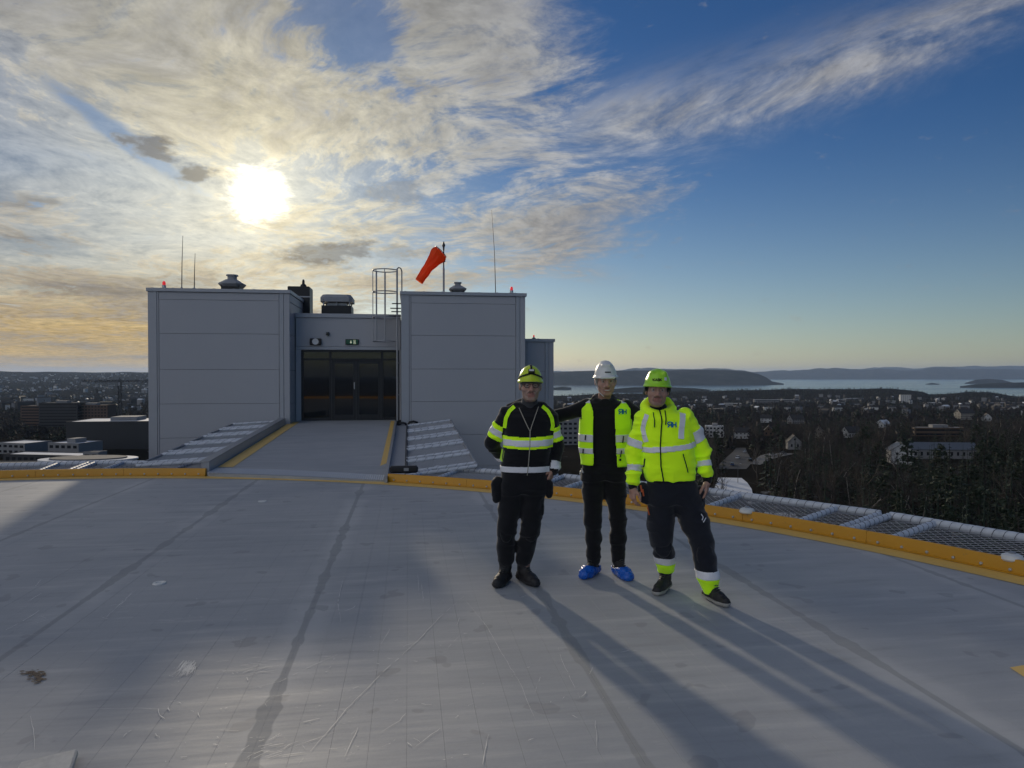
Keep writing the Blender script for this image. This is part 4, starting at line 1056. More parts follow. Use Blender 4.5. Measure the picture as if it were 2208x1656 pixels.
# ------------------------------------------------------------------ houses and town
WM = {'white': simple('white_render', (0.50, 0.50, 0.49), 0.8, 0, 0.08, 0.5), 'cream': simple('cream_boards', (0.27, 0.245, 0.205), 0.8, 0, 0.1, 0.5), 'brown': simple('brown_boards', (0.10, 0.065, 0.042), 0.85, 0, 0.15, 0.5),
      'grey': simple('grey_render', (0.22, 0.22, 0.225), 0.85, 0, 0.12, 0.4), 'dark': simple('dark_cladding', (0.020, 0.022, 0.027), 0.6, 0, 0.2, 0.4), 'brick': simple('dull_brick', (0.12, 0.075, 0.055), 0.9, 0, 0.15, 0.6), 'red': simple('red_boards', (0.16, 0.04, 0.03), 0.85, 0, 0.15, 0.5)}
RM = {'tile': simple('dark_roof_tiles', (0.035, 0.033, 0.033), 0.8, 0, 0.25, 0.8), 'slate': simple('blue_grey_roofing', (0.11, 0.125, 0.145), 0.6, 0, 0.15, 0.3), 'snow': simple('snowy_roof', (0.62, 0.65, 0.70), 0.7, 0, 0.15, 0.2), 'felt': simple('grey_flat_roof', (0.13, 0.13, 0.13), 0.9, 0, 0.35, 0.15)}
WIN = simple('far_window_glass', (0.016, 0.018, 0.022), 0.15, 0, 0.1, 1)
win_me = MB().box(-.5, .5, -.06, .06, 0, 1).mesh('window', WIN)
wf_me = MB().box(-.58, .58, -.04, .04, -.06, 0).mesh('sill', WM['white'])
def windows(o, w, face_y, z0, rows_, cols, ww, wh, fh, sgn=-1, x_off=0.0):
    for r in range(rows_):
        for c in range(cols):
            q = link('window', win_me, o, loc=(x_off + (c + .5) / cols * w - w / 2, face_y, z0 + r * fh), scale=(ww, 1, wh))
def house(name, px, d, w, dep, h, rh, rot, wall, roof, label, dz=0.0, cols=3, rows_=1, chim=True, group='houses among the trees', cat='house'):
    """gabled house; ridge runs along local x, a gable end faces local +-x"""
    o = empty(name, pt(px, d, dz), -PSI + R_(rot)); HOUSE_SPOTS.append((px, d, max(w, dep)))
    b = MB(); b.add([(-w / 2, -dep / 2, -3), (w / 2, -dep / 2, -3), (w / 2, dep / 2, -3), (-w / 2, dep / 2, -3), (-w / 2, -dep / 2, h), (w / 2, -dep / 2, h), (w / 2, dep / 2, h), (-w / 2, dep / 2, h), (-w / 2, 0, h + rh), (w / 2, 0, h + rh)],
                    [(0, 1, 5, 4), (2, 3, 7, 6), (1, 2, 6, 9, 5), (3, 0, 4, 8, 7), (4, 5, 9, 8), (6, 7, 8, 9)])
    b.build('wall', WM[wall], o); e = .5
    for sg in (-1, 1):
        k = rh / (dep / 2); yo = sg * (dep / 2 + e); zo = h - e * k
        v = [(-w / 2 - e, yo, zo), (w / 2 + e, yo, zo), (w / 2 + e, 0, h + rh), (-w / 2 - e, 0, h + rh)]; v += [(x, y, z + .25) for x, y, z in v]
        MB().add(v, [(0, 1, 2, 3), (4, 5, 6, 7), (0, 1, 5, 4), (1, 2, 6, 5), (2, 3, 7, 6), (3, 0, 4, 7)]).build('roof_slope', RM[roof], o)
    if chim: MB().box(w * .12, w * .12 + .8, -.4, .4, h + rh * .6, h + rh + 1.0).build('chimney', WM['brick'], o)
    fh = h / rows_
    windows(o, w, -dep / 2 - .02, fh * .38, rows_, cols, min(1.1, w / cols * .38), fh * .36, fh)
    for sx in (-1, 1):
        for r in range(rows_):
            for c in range(2):
                q = link('window', win_me, o, loc=(sx * (w / 2 + .02), (c - .5) * dep * .45, fh * (r + .35)), scale=(min(1.1, dep * .12), 1, fh * .36)); q.rotation_euler = (0, 0, R_(90))
        q = link('window', win_me, o, loc=(sx * (w / 2 + .02), 0, h + rh * .25), scale=(1.0, 1, min(1.2, rh * .35))); q.rotation_euler = (0, 0, R_(90))
    MB().box(-w * .1 - .5, -w * .1 + .5, -dep / 2 - .09, -dep / 2 - .005, -.2, 2.0).build('door', WM['brown'], o)
    tag(o, label, cat, group); return o
def block_far(name, px, d, w, dep, h, rot, wall, roof, rows_, cols, label, dz=0.0, group='flat-roofed buildings of the town', band=False, cat='building', plant=True, wfrac=.6):
    o = empty(name, pt(px, d, dz), -PSI + R_(rot)); HOUSE_SPOTS.append((px, d, max(w, dep)))
    MB().box(-w / 2, w / 2, -dep / 2, dep / 2, -8, h).build('wall', WM[wall], o)
    MB().box(-w / 2 + .3, w / 2 - .3, -dep / 2 + .3, dep / 2 - .3, h - .1, h + .12).build('roof', RM[roof], o)
    for a in ((-w / 2, w / 2, -dep / 2, -dep / 2 + .3), (-w / 2, w / 2, dep / 2 - .3, dep / 2), (-w / 2, -w / 2 + .3, -dep / 2 + .3, dep / 2 - .3), (w / 2 - .3, w / 2, -dep / 2 + .3, dep / 2 - .3)): MB().box(*a, h + .002, h + .5).build('parapet', WM[wall], o)
    if plant: MB().box(-w * .12, w * .16, -dep * .2, dep * .25, h + .13, h + 2.6).build('plant_room', WM['grey'], o)
    if rows_:
        fh = h / rows_
        if band:
            for r in range(rows_): link('window_band', win_me, o, loc=(0, -dep / 2 - .02, fh * (r + .35)), scale=(w * .94, 1, fh * .42))
        else: windows(o, w * .96, -dep / 2 - .02, fh * .32, rows_, cols, w * .96 / cols * wfrac, fh * .45, fh)
        nc = max(2, int(dep / 4))
        for sx in (-1, 1):
            for r in range(rows_):
                if band: q = link('window_band', win_me, o, loc=(sx * (w / 2 + .02), 0, fh * (r + .35)), scale=(dep * .9, 1, fh * .42)); q.rotation_euler = (0, 0, R_(90))
    tag(o, label, cat, group); return o
# -- right of the men
block_far('apartment_house', 1541, 610, 15.5, 12, 9.5, -14, 'white', 'snow', 3, 5, 'white flat-roofed apartment house right behind the shoulder of the hi-vis jacket')
house('house', 1600, 590, 12.5, 9, 5.4, 3.6, -8, 'white', 'tile', 'white house with dark roof and balcony beside the road', rows_=2, cols=4)
house('house', 1658, 640, 10, 9, 4.5, 4.5, 70, 'brown', 'tile', 'dark gabled house right of the white house by the road', cols=2)
house('house', 1712, 470, 8.6, 8.4, 5.2, 4.0, 78, 'grey', 'tile', 'grey gabled house with steep roof in the middle of the slope', cols=2)
house('house', 1766, 600, 8.5, 8, 5.4, 3.8, 64, 'cream', 'tile', 'narrow cream house between bare trees left of the white gabled house', cols=2, rows_=2)
house('house', 1836, 600, 15, 9, 4.6, 4.6, 22, 'white', 'tile', 'low white house with large dark roof in the middle of the slope', cols=5)
house('house', 1716, 860, 17, 10, 6, 5, 16, 'grey', 'tile', 'grey double-gabled house high up among bare trees', rows_=2, cols=5)
house('house', 1652, 880, 13, 9, 5.5, 3.5, -20, 'white', 'tile', 'small white house above the apartment house', rows_=2)
house('house', 1905, 790, 12, 9, 5, 3.5, 30, 'white', 'snow', 'pale house with snowy roof left of the long dark building', cols=4)
block_far('hall', 2022, 620, 46, 16, 7.2, -4, 'brown', 'felt', 2, 14, 'long dark flat-roofed hall behind the white gabled building', band=True)
house('villa', 2080, 930, 20, 13, 9, 5.5, 6, 'cream', 'tile', 'large pale villa with dark roof at the upper right', rows_=3, cols=7)
house('house', 2128, 900, 11, 9, 5, 4.5, 70, 'white', 'tile', 'small pale house right of the large villa', cols=2)
# white gabled building with its long roof
gb = house('gabled_building', 1941, 372, 9.5, 10.8, 7.2, 3.6, 76, 'white', 'slate', 'white gabled building end with three dark windows, in front of a long grey roof', cols=3, rows_=2, chim=False)
house('long_wing', 2022, 400, 38, 13, 5.4, 3.2, -6, 'grey', 'slate', 'long wing with blue-grey roof running right from the white gable', cols=12, chim=False)
block_far('tower_block', 1952, 2150, 29, 17, 25, -18, 'white', 'felt', 8, 5, 'pale tower block standing alone above the wooded ridge', plant=False, wfrac=.35)
for px, d, w, h, wl, rf, lb in ((1668, 2050, 110, 9, 'grey', 'snow', 'long low pale hall with snowy roof on the wooded plain'), (1806, 2250, 60, 8, 'white', 'snow', 'low pale hall left of the tower block'), (1838, 2350, 70, 7, 'grey', 'snow', 'second low pale hall left of the tower block'), (2010, 2000, 40, 7, 'white', 'snow', 'low white hall right of the tower block'),
                             (1918, 2120, 24, 8, 'white', 'felt', 'small pale block beside the tower block'), (2160, 1900, 60, 9, 'grey', 'snow', 'low hall with snowy roof at the far right'), (1580, 1750, 40, 8, 'white', 'felt', 'pale hall far behind the hi-vis shoulder'), (1545, 1150, 22, 7, 'cream', 'felt', 'cream block high behind the hi-vis shoulder')):
    block_far('hall', px, d, w, 22, h, rt.uniform(-15, 15), wl, rf, 2, 6, lb, plant=False, band=True)
# -- seen between the men
block_far('office_block', 1236, 520, 34, 14, 17, 8, 'grey', 'felt', 5, 9, 'grey office block with rows of windows seen between the two men on the left')
block_far('low_roof', 1240, 150, 26, 40, 9, 0, 'grey', 'felt', 2, 5, 'flat grey roof below the deck between the two men on the left', dz=6)
# -- left of the head-house
block_far('office_block', 92, 800, 38, 18, 22, 0, 'brick', 'felt', 7, 9, 'dark stepped office block at the far left', band=True)
block_far('office_block', 135, 770, 40, 18, 25.5, 4, 'dark', 'felt', 8, 10, 'tallest dark office block on the left', band=True)
block_far('office_block', 198, 780, 42, 18, 23, 3, 'brick', 'felt', 7, 12, 'dark office block with rows of lit windows below the church spire')
block_far('dark_hall', 272, 480, 58, 40, 18, 8, 'dark', 'snow', 0, 0, 'large black windowless hall with snowy roof edge below the crane')
block_far('white_pavilion', 292, 330, 22, 14, 5.0, 6, 'white', 'snow', 1, 9, 'low white pavilion with a row of narrow windows beside the left block', plant=False, wfrac=.3)
block_far('grey_house', 162, 420, 21, 18, 7.5, -12, 'grey', 'snow', 2, 5, 'grey flat building with snowy roof left of the black hall')
block_far('grey_house', 52, 430, 22, 18, 6.5, -16, 'grey', 'snow', 2, 5, 'grey flat building with snowy roof at the left edge', plant=False)
block_far('low_wing', 110, 380, 46, 14, 4.5, -10, 'dark', 'snow', 1, 12, 'long dark wing with a snowy roof edge on the left', plant=False)
block_far('low_wing', 40, 330, 30, 16, 5.0, 4, 'dark', 'felt', 1, 8, 'dark low wing at the lower left edge', plant=False)
block_far('small_block', 204, 372, 8, 8, 6.5, 0, 'grey', 'felt', 2, 2, 'small square grey block before the black hall', plant=False)
# rounded hall with pilasters
rh_ = empty('round_hall', pt(190, 318)); N_ = 40
def oval(k): return [(20 * k * math.cos(t), 11 * k * math.sin(t)) for t in [2 * math.pi * i / N_ for i in range(N_)]]
MB().prism(oval(1), -6, 8.2).build('wall', WM['cream'], rh_); MB().prism(oval(1.03), 8.21, 8.8).build('roof_edge', RM['snow'], rh_); MB().prism(oval(.8), 8.81, 9.3).build('roof', RM['felt'], rh_)
for i in range(N_):
    x_, y_ = oval(1.005)[i]; q = link('pilaster', win_me, rh_, loc=(x_, y_, 2.5), scale=(.9, 2.0, 4.2)); q.rotation_euler = (0, 0, math.atan2(y_ / 11, x_ / 20) + R_(90))
tag(rh_, 'low oval hall with pilasters and pale roof rim behind the curb on the left', 'building'); HOUSE_SPOTS.append((190, 318, 42))
# pitched glass roof left of it
house('gallery', 110, 300, 16, 9, 4.5, 3.6, 60, 'grey', 'slate', 'grey pitched roof gallery left of the oval hall', chim=False)
# church
ch = empty('church', pt(209, 1500, 0)); MB().box(-4, 4, -4, 4, -5, 26).build('tower', WM['dark'], ch); MB().add([(-4.6, -4.6, 26), (4.6, -4.6, 26), (4.6, 4.6, 26), (-4.6, 4.6, 26), (-1.8, -1.8, 33), (1.8, -1.8, 33), (1.8, 1.8, 33), (-1.8, 1.8, 33), (0, 0, 47)], [(0, 1, 5, 4), (1, 2, 6, 5), (2, 3, 7, 6), (3, 0, 4, 7), (4, 5, 8), (5, 6, 8), (6, 7, 8), (7, 4, 8)]).build('spire', RM['tile'], ch)
MB().box(4.01, 30, -6, 6, -5, 13).build('nave', WM['dark'], ch); tag(ch, 'church tower with a pointed dark spire above the dark office blocks', 'church'); HOUSE_SPOTS.append((209, 1500, 20))
# tower crane
cr = empty('tower_crane', pt(258, 640)); cz = 47.0; w = 1.1; ms = MB()
for sx in (-1, 1):
    for sy in (-1, 1): ms.box(sx * w - .24, sx * w + .24, sy * w - .24, sy * w + .24, 0, cz)
k = 0
while k * 2.2 < cz - 2:
    z0 = k * 2.2; s_ = 1 if k % 2 else -1
    for a, b_ in (((-s_ * w, -w, z0), (s_ * w, -w, z0 + 2.2)), ((-s_ * w, w, z0), (s_ * w, w, z0 + 2.2)), ((-w, -s_ * w, z0), (-w, s_ * w, z0 + 2.2)), ((w, -s_ * w, z0), (w, s_ * w, z0 + 2.2))): ms.tube([a, b_], .16, 4)
    k += 1
ms.build('mast', M['dark_steel'], cr); jb = MB()
for (x0, x1) in ((-33, 27),):
    for y_, z_ in ((-.8, 0), (.8, 0), (0, 1.6)): jb.tube([(x0, y_, cz + z_), (x1, y_, cz + z_)], .24, 4)
    x_ = x0; q_ = 0
    while x_ < x1:
        jb.tube([(x_, -.8, cz), (x_ + 1.2, 0, cz + 1.6), (x_ + 2.4, -.8, cz)], .14, 4); jb.tube([(x_, .8, cz), (x_ + 1.2, 0, cz + 1.6), (x_ + 2.4, .8, cz)], .14, 4); x_ += 2.4
jb.build('jib', M['dark_steel'], cr); MB().box(-1.0, 1.0, -1.3, -.2, cz - 3.2, cz - .3).build('cab', M['grey_hood'], cr); MB().tube([(0, 0, cz), (0, 0, cz + 4)], .3, 4).build('apex', M['dark_steel'], cr)
MB().box(-32, -27, -1, 1, cz - 2.4, cz - .2).build('counterweight', M['grey_hood'], cr)
tag(cr, 'dark tower crane with long horizontal jib left of the head-house', 'crane'); HOUSE_SPOTS.append((258, 640, 6))

# -- snow field, road and cars on the right
def lay(name, pxs, mat, dz):
    """a sheet draped on the ground through (column, distance) corners of a strip: list of (px, d, px2, d2) rows"""
    v, f = [], []
    for a, d1, b_, d2 in pxs:
        for t in (0, .25, .5, .75, 1): v.append(pt(a + (b_ - a) * t, d1 + (d2 - d1) * t, dz))
    for i in range(len(pxs) - 1):
        for j in range(4): f.append((i * 5 + j, i * 5 + j + 1, i * 5 + j + 6, i * 5 + j + 5))
    o = MB().add(v, f).build(name, mat, None, smooth=True); tag(o, kind='structure'); return o
lay('snow_field', [(1535, 262, 1625, 264), (1540, 280, 1622, 282), (1545, 300, 1612, 300), (1550, 318, 1600, 316)], simple('old_snow', (0.60, 0.64, 0.70), 0.8, 0, 0.25, 0.15, spec=0.1), .25)
lay('snow_field', [(1640, 206, 1725, 206), (1645, 220, 1725, 218), (1650, 232, 1715, 230)], simple('patchy_snow', (0.50, 0.53, 0.58), 0.7, 0, 0.5, 0.3), .25)
asph = simple('wet_asphalt', (0.06, 0.062, 0.066), 0.85, 0, 0.2, 0.4, spec=0.15)
lay('road', [(1545, 352, 1610, 350), (1555, 380, 1622, 378), (1568, 410, 1618, 408), (1580, 445, 1612, 444), (1588, 480, 1608, 480)], asph, .35)
lay('road', [(1618, 372, 1640, 368), (1628, 395, 1660, 392), (1640, 418, 1690, 414), (1660, 436, 1720, 432)], simple('salted_road', (0.14, 0.143, 0.148), 0.9, 0, 0.4, 0.6, spec=0.1), .40)
CP = {k: simple('car_paint_' + k, c, .25, .2, .05, 2) for k, c in (('white', (.7, .7, .7)), ('black', (.01, .01, .012)), ('silver', (.4, .41, .42)), ('red', (.3, .02, .02)), ('blue', (.03, .06, .15)))}
def car_parts():
    b = MB(); prof = [(-2.2, .35), (-2.25, .75), (-2.0, .95), (-1.1, 1.02), (1.1, 1.0), (2.0, .88), (2.2, .65), (2.2, .35)]; v = []
    for y_ in (-.88, .88): v += [(x_, y_, z_) for x_, z_ in prof]
    n = len(prof); b.add(v, [tuple(range(n)), tuple(reversed(range(n, 2 * n)))] + [(i, n + i, n + (i + 1) % n, (i + 1) % n) for i in range(n)])
    c = MB(); c.add([(-1.9, -.8, .97), (.95, -.8, 1.0), (.95, .8, 1.0), (-1.9, .8, .97), (-1.4, -.66, 1.48), (.25, -.66, 1.5), (.25, .66, 1.5), (-1.4, .66, 1.48)], [(0, 1, 5, 4), (1, 2, 6, 5), (2, 3, 7, 6), (3, 0, 4, 7), (4, 5, 6, 7)])
    r = MB().box(-1.38, .22, -.65, .65, 1.485, 1.54); wl = MB().lathe([(.2, -.1), (.32, -.1), (.32, .1), (.2, .1)], 12).mesh('wheel', M['black_plastic'])
    return b, c, r, wl
cb_, cc_, crf, cwl = car_parts(); body_me = {k: cb_.mesh('body', CP[k], False) for k in CP}; roof_me = {k: crf.mesh('roof', CP[k]) for k in CP}; cab_me = cc_.mesh('windows', WIN); lamp_me = MB().box(-.03, .03, -.18, .18, -.07, .07).mesh('headlight', M['white_plastic'])
def car(px, d, rot, k, label):
    o = empty('parked_car' if 'parked' in label else 'car', pt(px, d, .42), -PSI + R_(rot)); link('body', body_me[k], o); link('cabin_glass', cab_me, o); link('roof', roof_me[k], o)
    for x_ in (-1.35, 1.35):
        for y_ in (-.8, .8): link('wheel', cwl, o, loc=(x_, y_, .32), rot=(R_(90), 0, 0))
    for y_ in (-.6, .6): link('headlight', lamp_me, o, loc=(2.2, y_, .62))
    tag(o, label, 'car', 'cars on the roads below'); HOUSE_SPOTS.append((px, d, 5))
car(1592, 400, 60, 'white', 'white car driving on the road behind the hi-vis jacket'); car(1618, 385, 80, 'black', 'black car on the road right of the white car')
car(1606, 440, 70, 'silver', 'silver car farther up the road'); car(1580, 365, 70, 'blue', 'dark blue car nearest on the road')
car(1628, 246, 20, 'silver', 'silver car parked below the net rail right of the hi-vis man'); car(1600, 262, -30, 'black', 'black car parked beside the snow field')
car(1572, 268, -20, 'black', 'dark car parked on the snow field'); car(1668, 415, 30, 'white', 'white car parked on the pale road loop'); car(1690, 425, 30, 'silver', 'silver car parked on the pale road loop')
# lamp posts by the snow field
for px, d, lb in ((1592, 300, 'slim lamp post standing on the snow field'), (1556, 285, 'slim lamp post left of the snow field')):
    o = empty('lamp_post', pt(px, d)); MB().tube([(0, 0, -.5), (0, 0, 8)], [.12, .07], 6).build('pole', M['dark_steel'], o); MB().tube([(0, 0, 8), (1.0, 0, 8.25)], .05, 6).build('arm', M['dark_steel'], o); MB().box(.8, 1.5, -.15, .15, 8.2, 8.35).build('lamp_head', M['grey_hood'], o); tag(o, lb, 'lamp post', 'lamp posts by the snow field')
# hospital wing below the deck, under everything
hw = empty('hospital_wing', (-2, 16, -44)); MB().box(-14, 12, -2, 14, 0, 36).build('wall', M['clad'], hw)
MB().box(-14.2, 12.2, -2.2, 14.2, 36.01, 36.5).build('roof', M['roof_felt'], hw); tag(hw, 'grey hospital wing below the head-house and ramp', 'building')
pl = empty('deck_support', (CX, CY, -44)); MB().tube([(0, 0, 0), (0, 0, 43.4)], 2.2, 20).build('column', WM['grey'], pl)
for k in range(10):
    a = 2 * math.pi * k / 10; MB().tube([(1.5 * math.cos(a), 1.5 * math.sin(a), 38), (11 * math.cos(a), 11 * math.sin(a), 43.3)], .25, 8).build('strut', M['galv'], pl)
tag(pl, 'steel and concrete support under the round helideck', 'support')

# woods: everything farther out, kept off houses, roads and clearings, with lines of sight to the houses
VIEW = []
for hp, hd, hr in HOUSE_SPOTS:
    if hd < 1000: VIEW.append((hp, hd, hr * .5 * 1531 / hd, 808 + (CAMH - float(land_z(px_az(hp), hd))) * 1531 / hd))
def free_spot(px, d, rad, h=11.0):
    x = (px - 1104) / 1531 * d
    for hp, hd, hr in HOUSE_SPOTS:
        if abs(d - hd) < hr * .6 + rad and abs(x - (hp - 1104) / 1531 * hd) < hr * .6 + rad: return False
    gz = float(np.interp(d, [0, 300, 600, 1000, 1850], [-42, -43, -50, -60, -78])); yt = 808 + (CAMH - gz - h) * 1531 / d
    for hp, hd, hw_, yb in VIEW:
        if d < hd and abs(px - hp) < hw_ + 4 and yt < yb - 5: return False
    return not clear_at(px, d)
def zone(px, d):
    a = 'just right of the men' if px < 1700 else ('right of centre' if px < 1900 else ('below the long grey roof' if px < 2090 else 'at the right edge'))
    return a + (', close below the net rail' if d < 240 else (', halfway down' if d < 380 else ', far down among the houses'))
while n_t < 280:
    px = rt.uniform(1530, 2330); u = rt.random(); d = 150 + 400 * u ** 0.9
    if px > 2208: d = 150 + 260 * u
    if d * (px - 1104) / 1531 < 45: continue
    if not free_spot(px, d, 3): continue
    ev = rt.random() < (0.74 if px > 1860 and d < 360 else 0.22)
    if px < 1680 and d < 330 and rt.random() < .35: continue
    if ev:
        if rt.random() < .38: ms, nm, lb, gr = rt.choice(spruces), 'spruce_tree', 'dark spruce on the slope ' + zone(px, d), 'spruces in the wood at the right'
        else: ms, nm, lb, gr = rt.choice(pines), 'pine_tree', 'bushy pine on the slope ' + zone(px, d), 'pines in the wood at the right'
    else: ms, nm, lb, gr = rt.choice(bares), 'bare_tree', 'leafless tree on the slope ' + zone(px, d), 'bare trees in the wood at the right'
    put_tree(nm, ms, pt(px, d), rt.uniform(.85, 1.45) * (1.0 if d > 190 else .9), lb, gr); n_t += 1
nb, ne = [], []
lows_b = [bare_mesh(h, 130 + i, 2, None, None, u) for i, (h, u) in enumerate([(13, .6), (14, .75), (11, .5), (15, .85)])]; lows_e = [spruce_mesh(h, 160 + i, None, 6, 9) for i, h in enumerate([15, 12, 16])]
def tri_arr(me):
    me.calc_loop_triangles(); v = np.empty(len(me.vertices) * 3, np.float32); me.vertices.foreach_get('co', v); t = np.empty(len(me.loop_triangles) * 3, np.int32); me.loop_triangles.foreach_get('vertices', t)
    return v.reshape(-1, 3), t.reshape(-1, 3)
def near_mass(name, lows, spots, mat, label):
    arr = []
    for tr_, cr_ in lows:
        a, b_ = tri_arr(tr_), tri_arr(cr_); arr.append((np.concatenate([a[0], b_[0]]), np.concatenate([a[1], b_[1] + len(a[0])])))
    Vs, Ts, n0 = [], [], 0
    for p, k_ in spots:
        v_, t_ = arr[k_ % len(arr)]; a = rnp.uniform(0, 6.28); s_ = rnp.uniform(.75, 1.3); c_, q_ = math.cos(a) * s_, math.sin(a) * s_
        Vs.append(np.stack([v_[:, 0] * c_ - v_[:, 1] * q_ + p[0], v_[:, 0] * q_ + v_[:, 1] * c_ + p[1], v_[:, 2] * s_ + p[2]], 1)); Ts.append(t_ + n0); n0 += len(v_)
    o = link(name, np_mesh(name, np.concatenate(Vs), np.concatenate(Ts), mat)); tag(o, label, 'trees', kind='stuff')
while len(nb) + len(ne) < 1700:
    px = rt.uniform(1500, 2400); d = 140 + 560 * rt.random() ** .85
    if d * (px - 1104) / 1531 < 42 or not free_spot(px, d, 3): continue
    if px < 1660 and d < 345 and rt.random() < .5: continue
    (ne if rt.random() < (.80 if px > 1860 and d < 360 else .40) else nb).append((pt(px, d), rt.randrange(99)))
near_mass('bare_thicket', lows_b, nb, TM['twig'], 'dense thicket of leafless trees filling the slope at the right')
near_mass('conifer_thicket', lows_e, ne, TM['needle'], 'dense dark conifers filling the slope at the right')
sb, se = [], []
while len(sb) + len(se) < 11000:
    left = rt.random() < .22
    px = rt.uniform(-120, 340) if left else rt.uniform(1195, 2420)
    d = 1 / rt.uniform(1 / 3600.0, 1 / 470.0) if rt.random() < .75 else rt.uniform(700, 3700)
    if left and rt.random() < .45: d = rt.uniform(1200, 7500)
    if left and d < 520: continue
    if not left and px < 1300 and d < 560: continue
    if not free_spot(px, d, 4): continue
    p = pt(px, d); ridge_ = abs(d - 3200) < 620
    (se if rt.random() < (.80 if ridge_ else .42) else sb).append((p, rt.randrange(99)))
w1 = wood_mass('bare', sb, TM['twig'], 'bare_wood', 6, 12); tag(w1, 'mass of leafless trees between the houses out to the fjord', 'trees', kind='stuff')
w2 = wood_mass('ever', se, TM['needle'], 'conifer_wood', 7, 13); tag(w2, 'mass of dark conifers between the houses out to the fjord', 'trees', kind='stuff')
# countless far houses on the hillsides, specks at this distance
v, f = [], []
mbx = {k: MB() for k in ('white', 'grey', 'brick', 'snow')}
for i in range(1150):
    left = rt.random() < .74
    if left: px = rt.uniform(-150, 330); d = rt.uniform(1300, 7000)
    else: px = rt.uniform(1200, 2400); d = rt.uniform(1000, 2700)
    p = pt(px, d); w_, l_, h_ = rt.uniform(5, 9), rt.uniform(7, 16), rt.uniform(4, 8)
    if left and rt.random() < .15: l_ *= 2.5; h_ *= 2.2
    a = rt.uniform(0, 3.14); c_, s_ = math.cos(a), math.sin(a); key_ = rt.choice(('white', 'grey', 'brick', 'brick', 'brick', 'grey')); z0 = p.z + (3 if not left else 1)
    cn = [(p.x + x_ * c_ - y_ * s_, p.y + x_ * s_ + y_ * c_) for x_, y_ in ((-l_ / 2, -w_ / 2), (l_ / 2, -w_ / 2), (l_ / 2, w_ / 2), (-l_ / 2, w_ / 2))]
    mbx[key_].add([(x_, y_, z0 - 8) for x_, y_ in cn] + [(x_, y_, z0 + h_) for x_, y_ in cn], [(0, 1, 5, 4), (1, 2, 6, 5), (2, 3, 7, 6), (3, 0, 4, 7)])
    r0 = ((cn[0][0] + cn[3][0]) / 2, (cn[0][1] + cn[3][1]) / 2, z0 + h_ + 2.4); r1 = ((cn[1][0] + cn[2][0]) / 2, (cn[1][1] + cn[2][1]) / 2, z0 + h_ + 2.4)
    mbx['snow' if rt.random() < .14 else 'brick'].add([(*cn[0], z0 + h_), (*cn[1], z0 + h_), (*cn[2], z0 + h_), (*cn[3], z0 + h_), r0, r1], [(0, 1, 5, 4), (2, 3, 4, 5), (1, 2, 5), (3, 0, 4)])
for k_, mt in (('white', WM['white']), ('grey', WM['grey']), ('brick', RM['tile']), ('snow', RM['snow'])):
    o = mbx[k_].build('far_houses', mt); tag(o, {'white': 'white walls of countless far houses on the hillsides', 'grey': 'grey walls of countless far houses on the hillsides', 'brick': 'dark walls and roofs of countless far houses on the hillsides', 'snow': 'snowy roofs of countless far houses on the hillsides'}[k_], 'houses', kind='stuff')

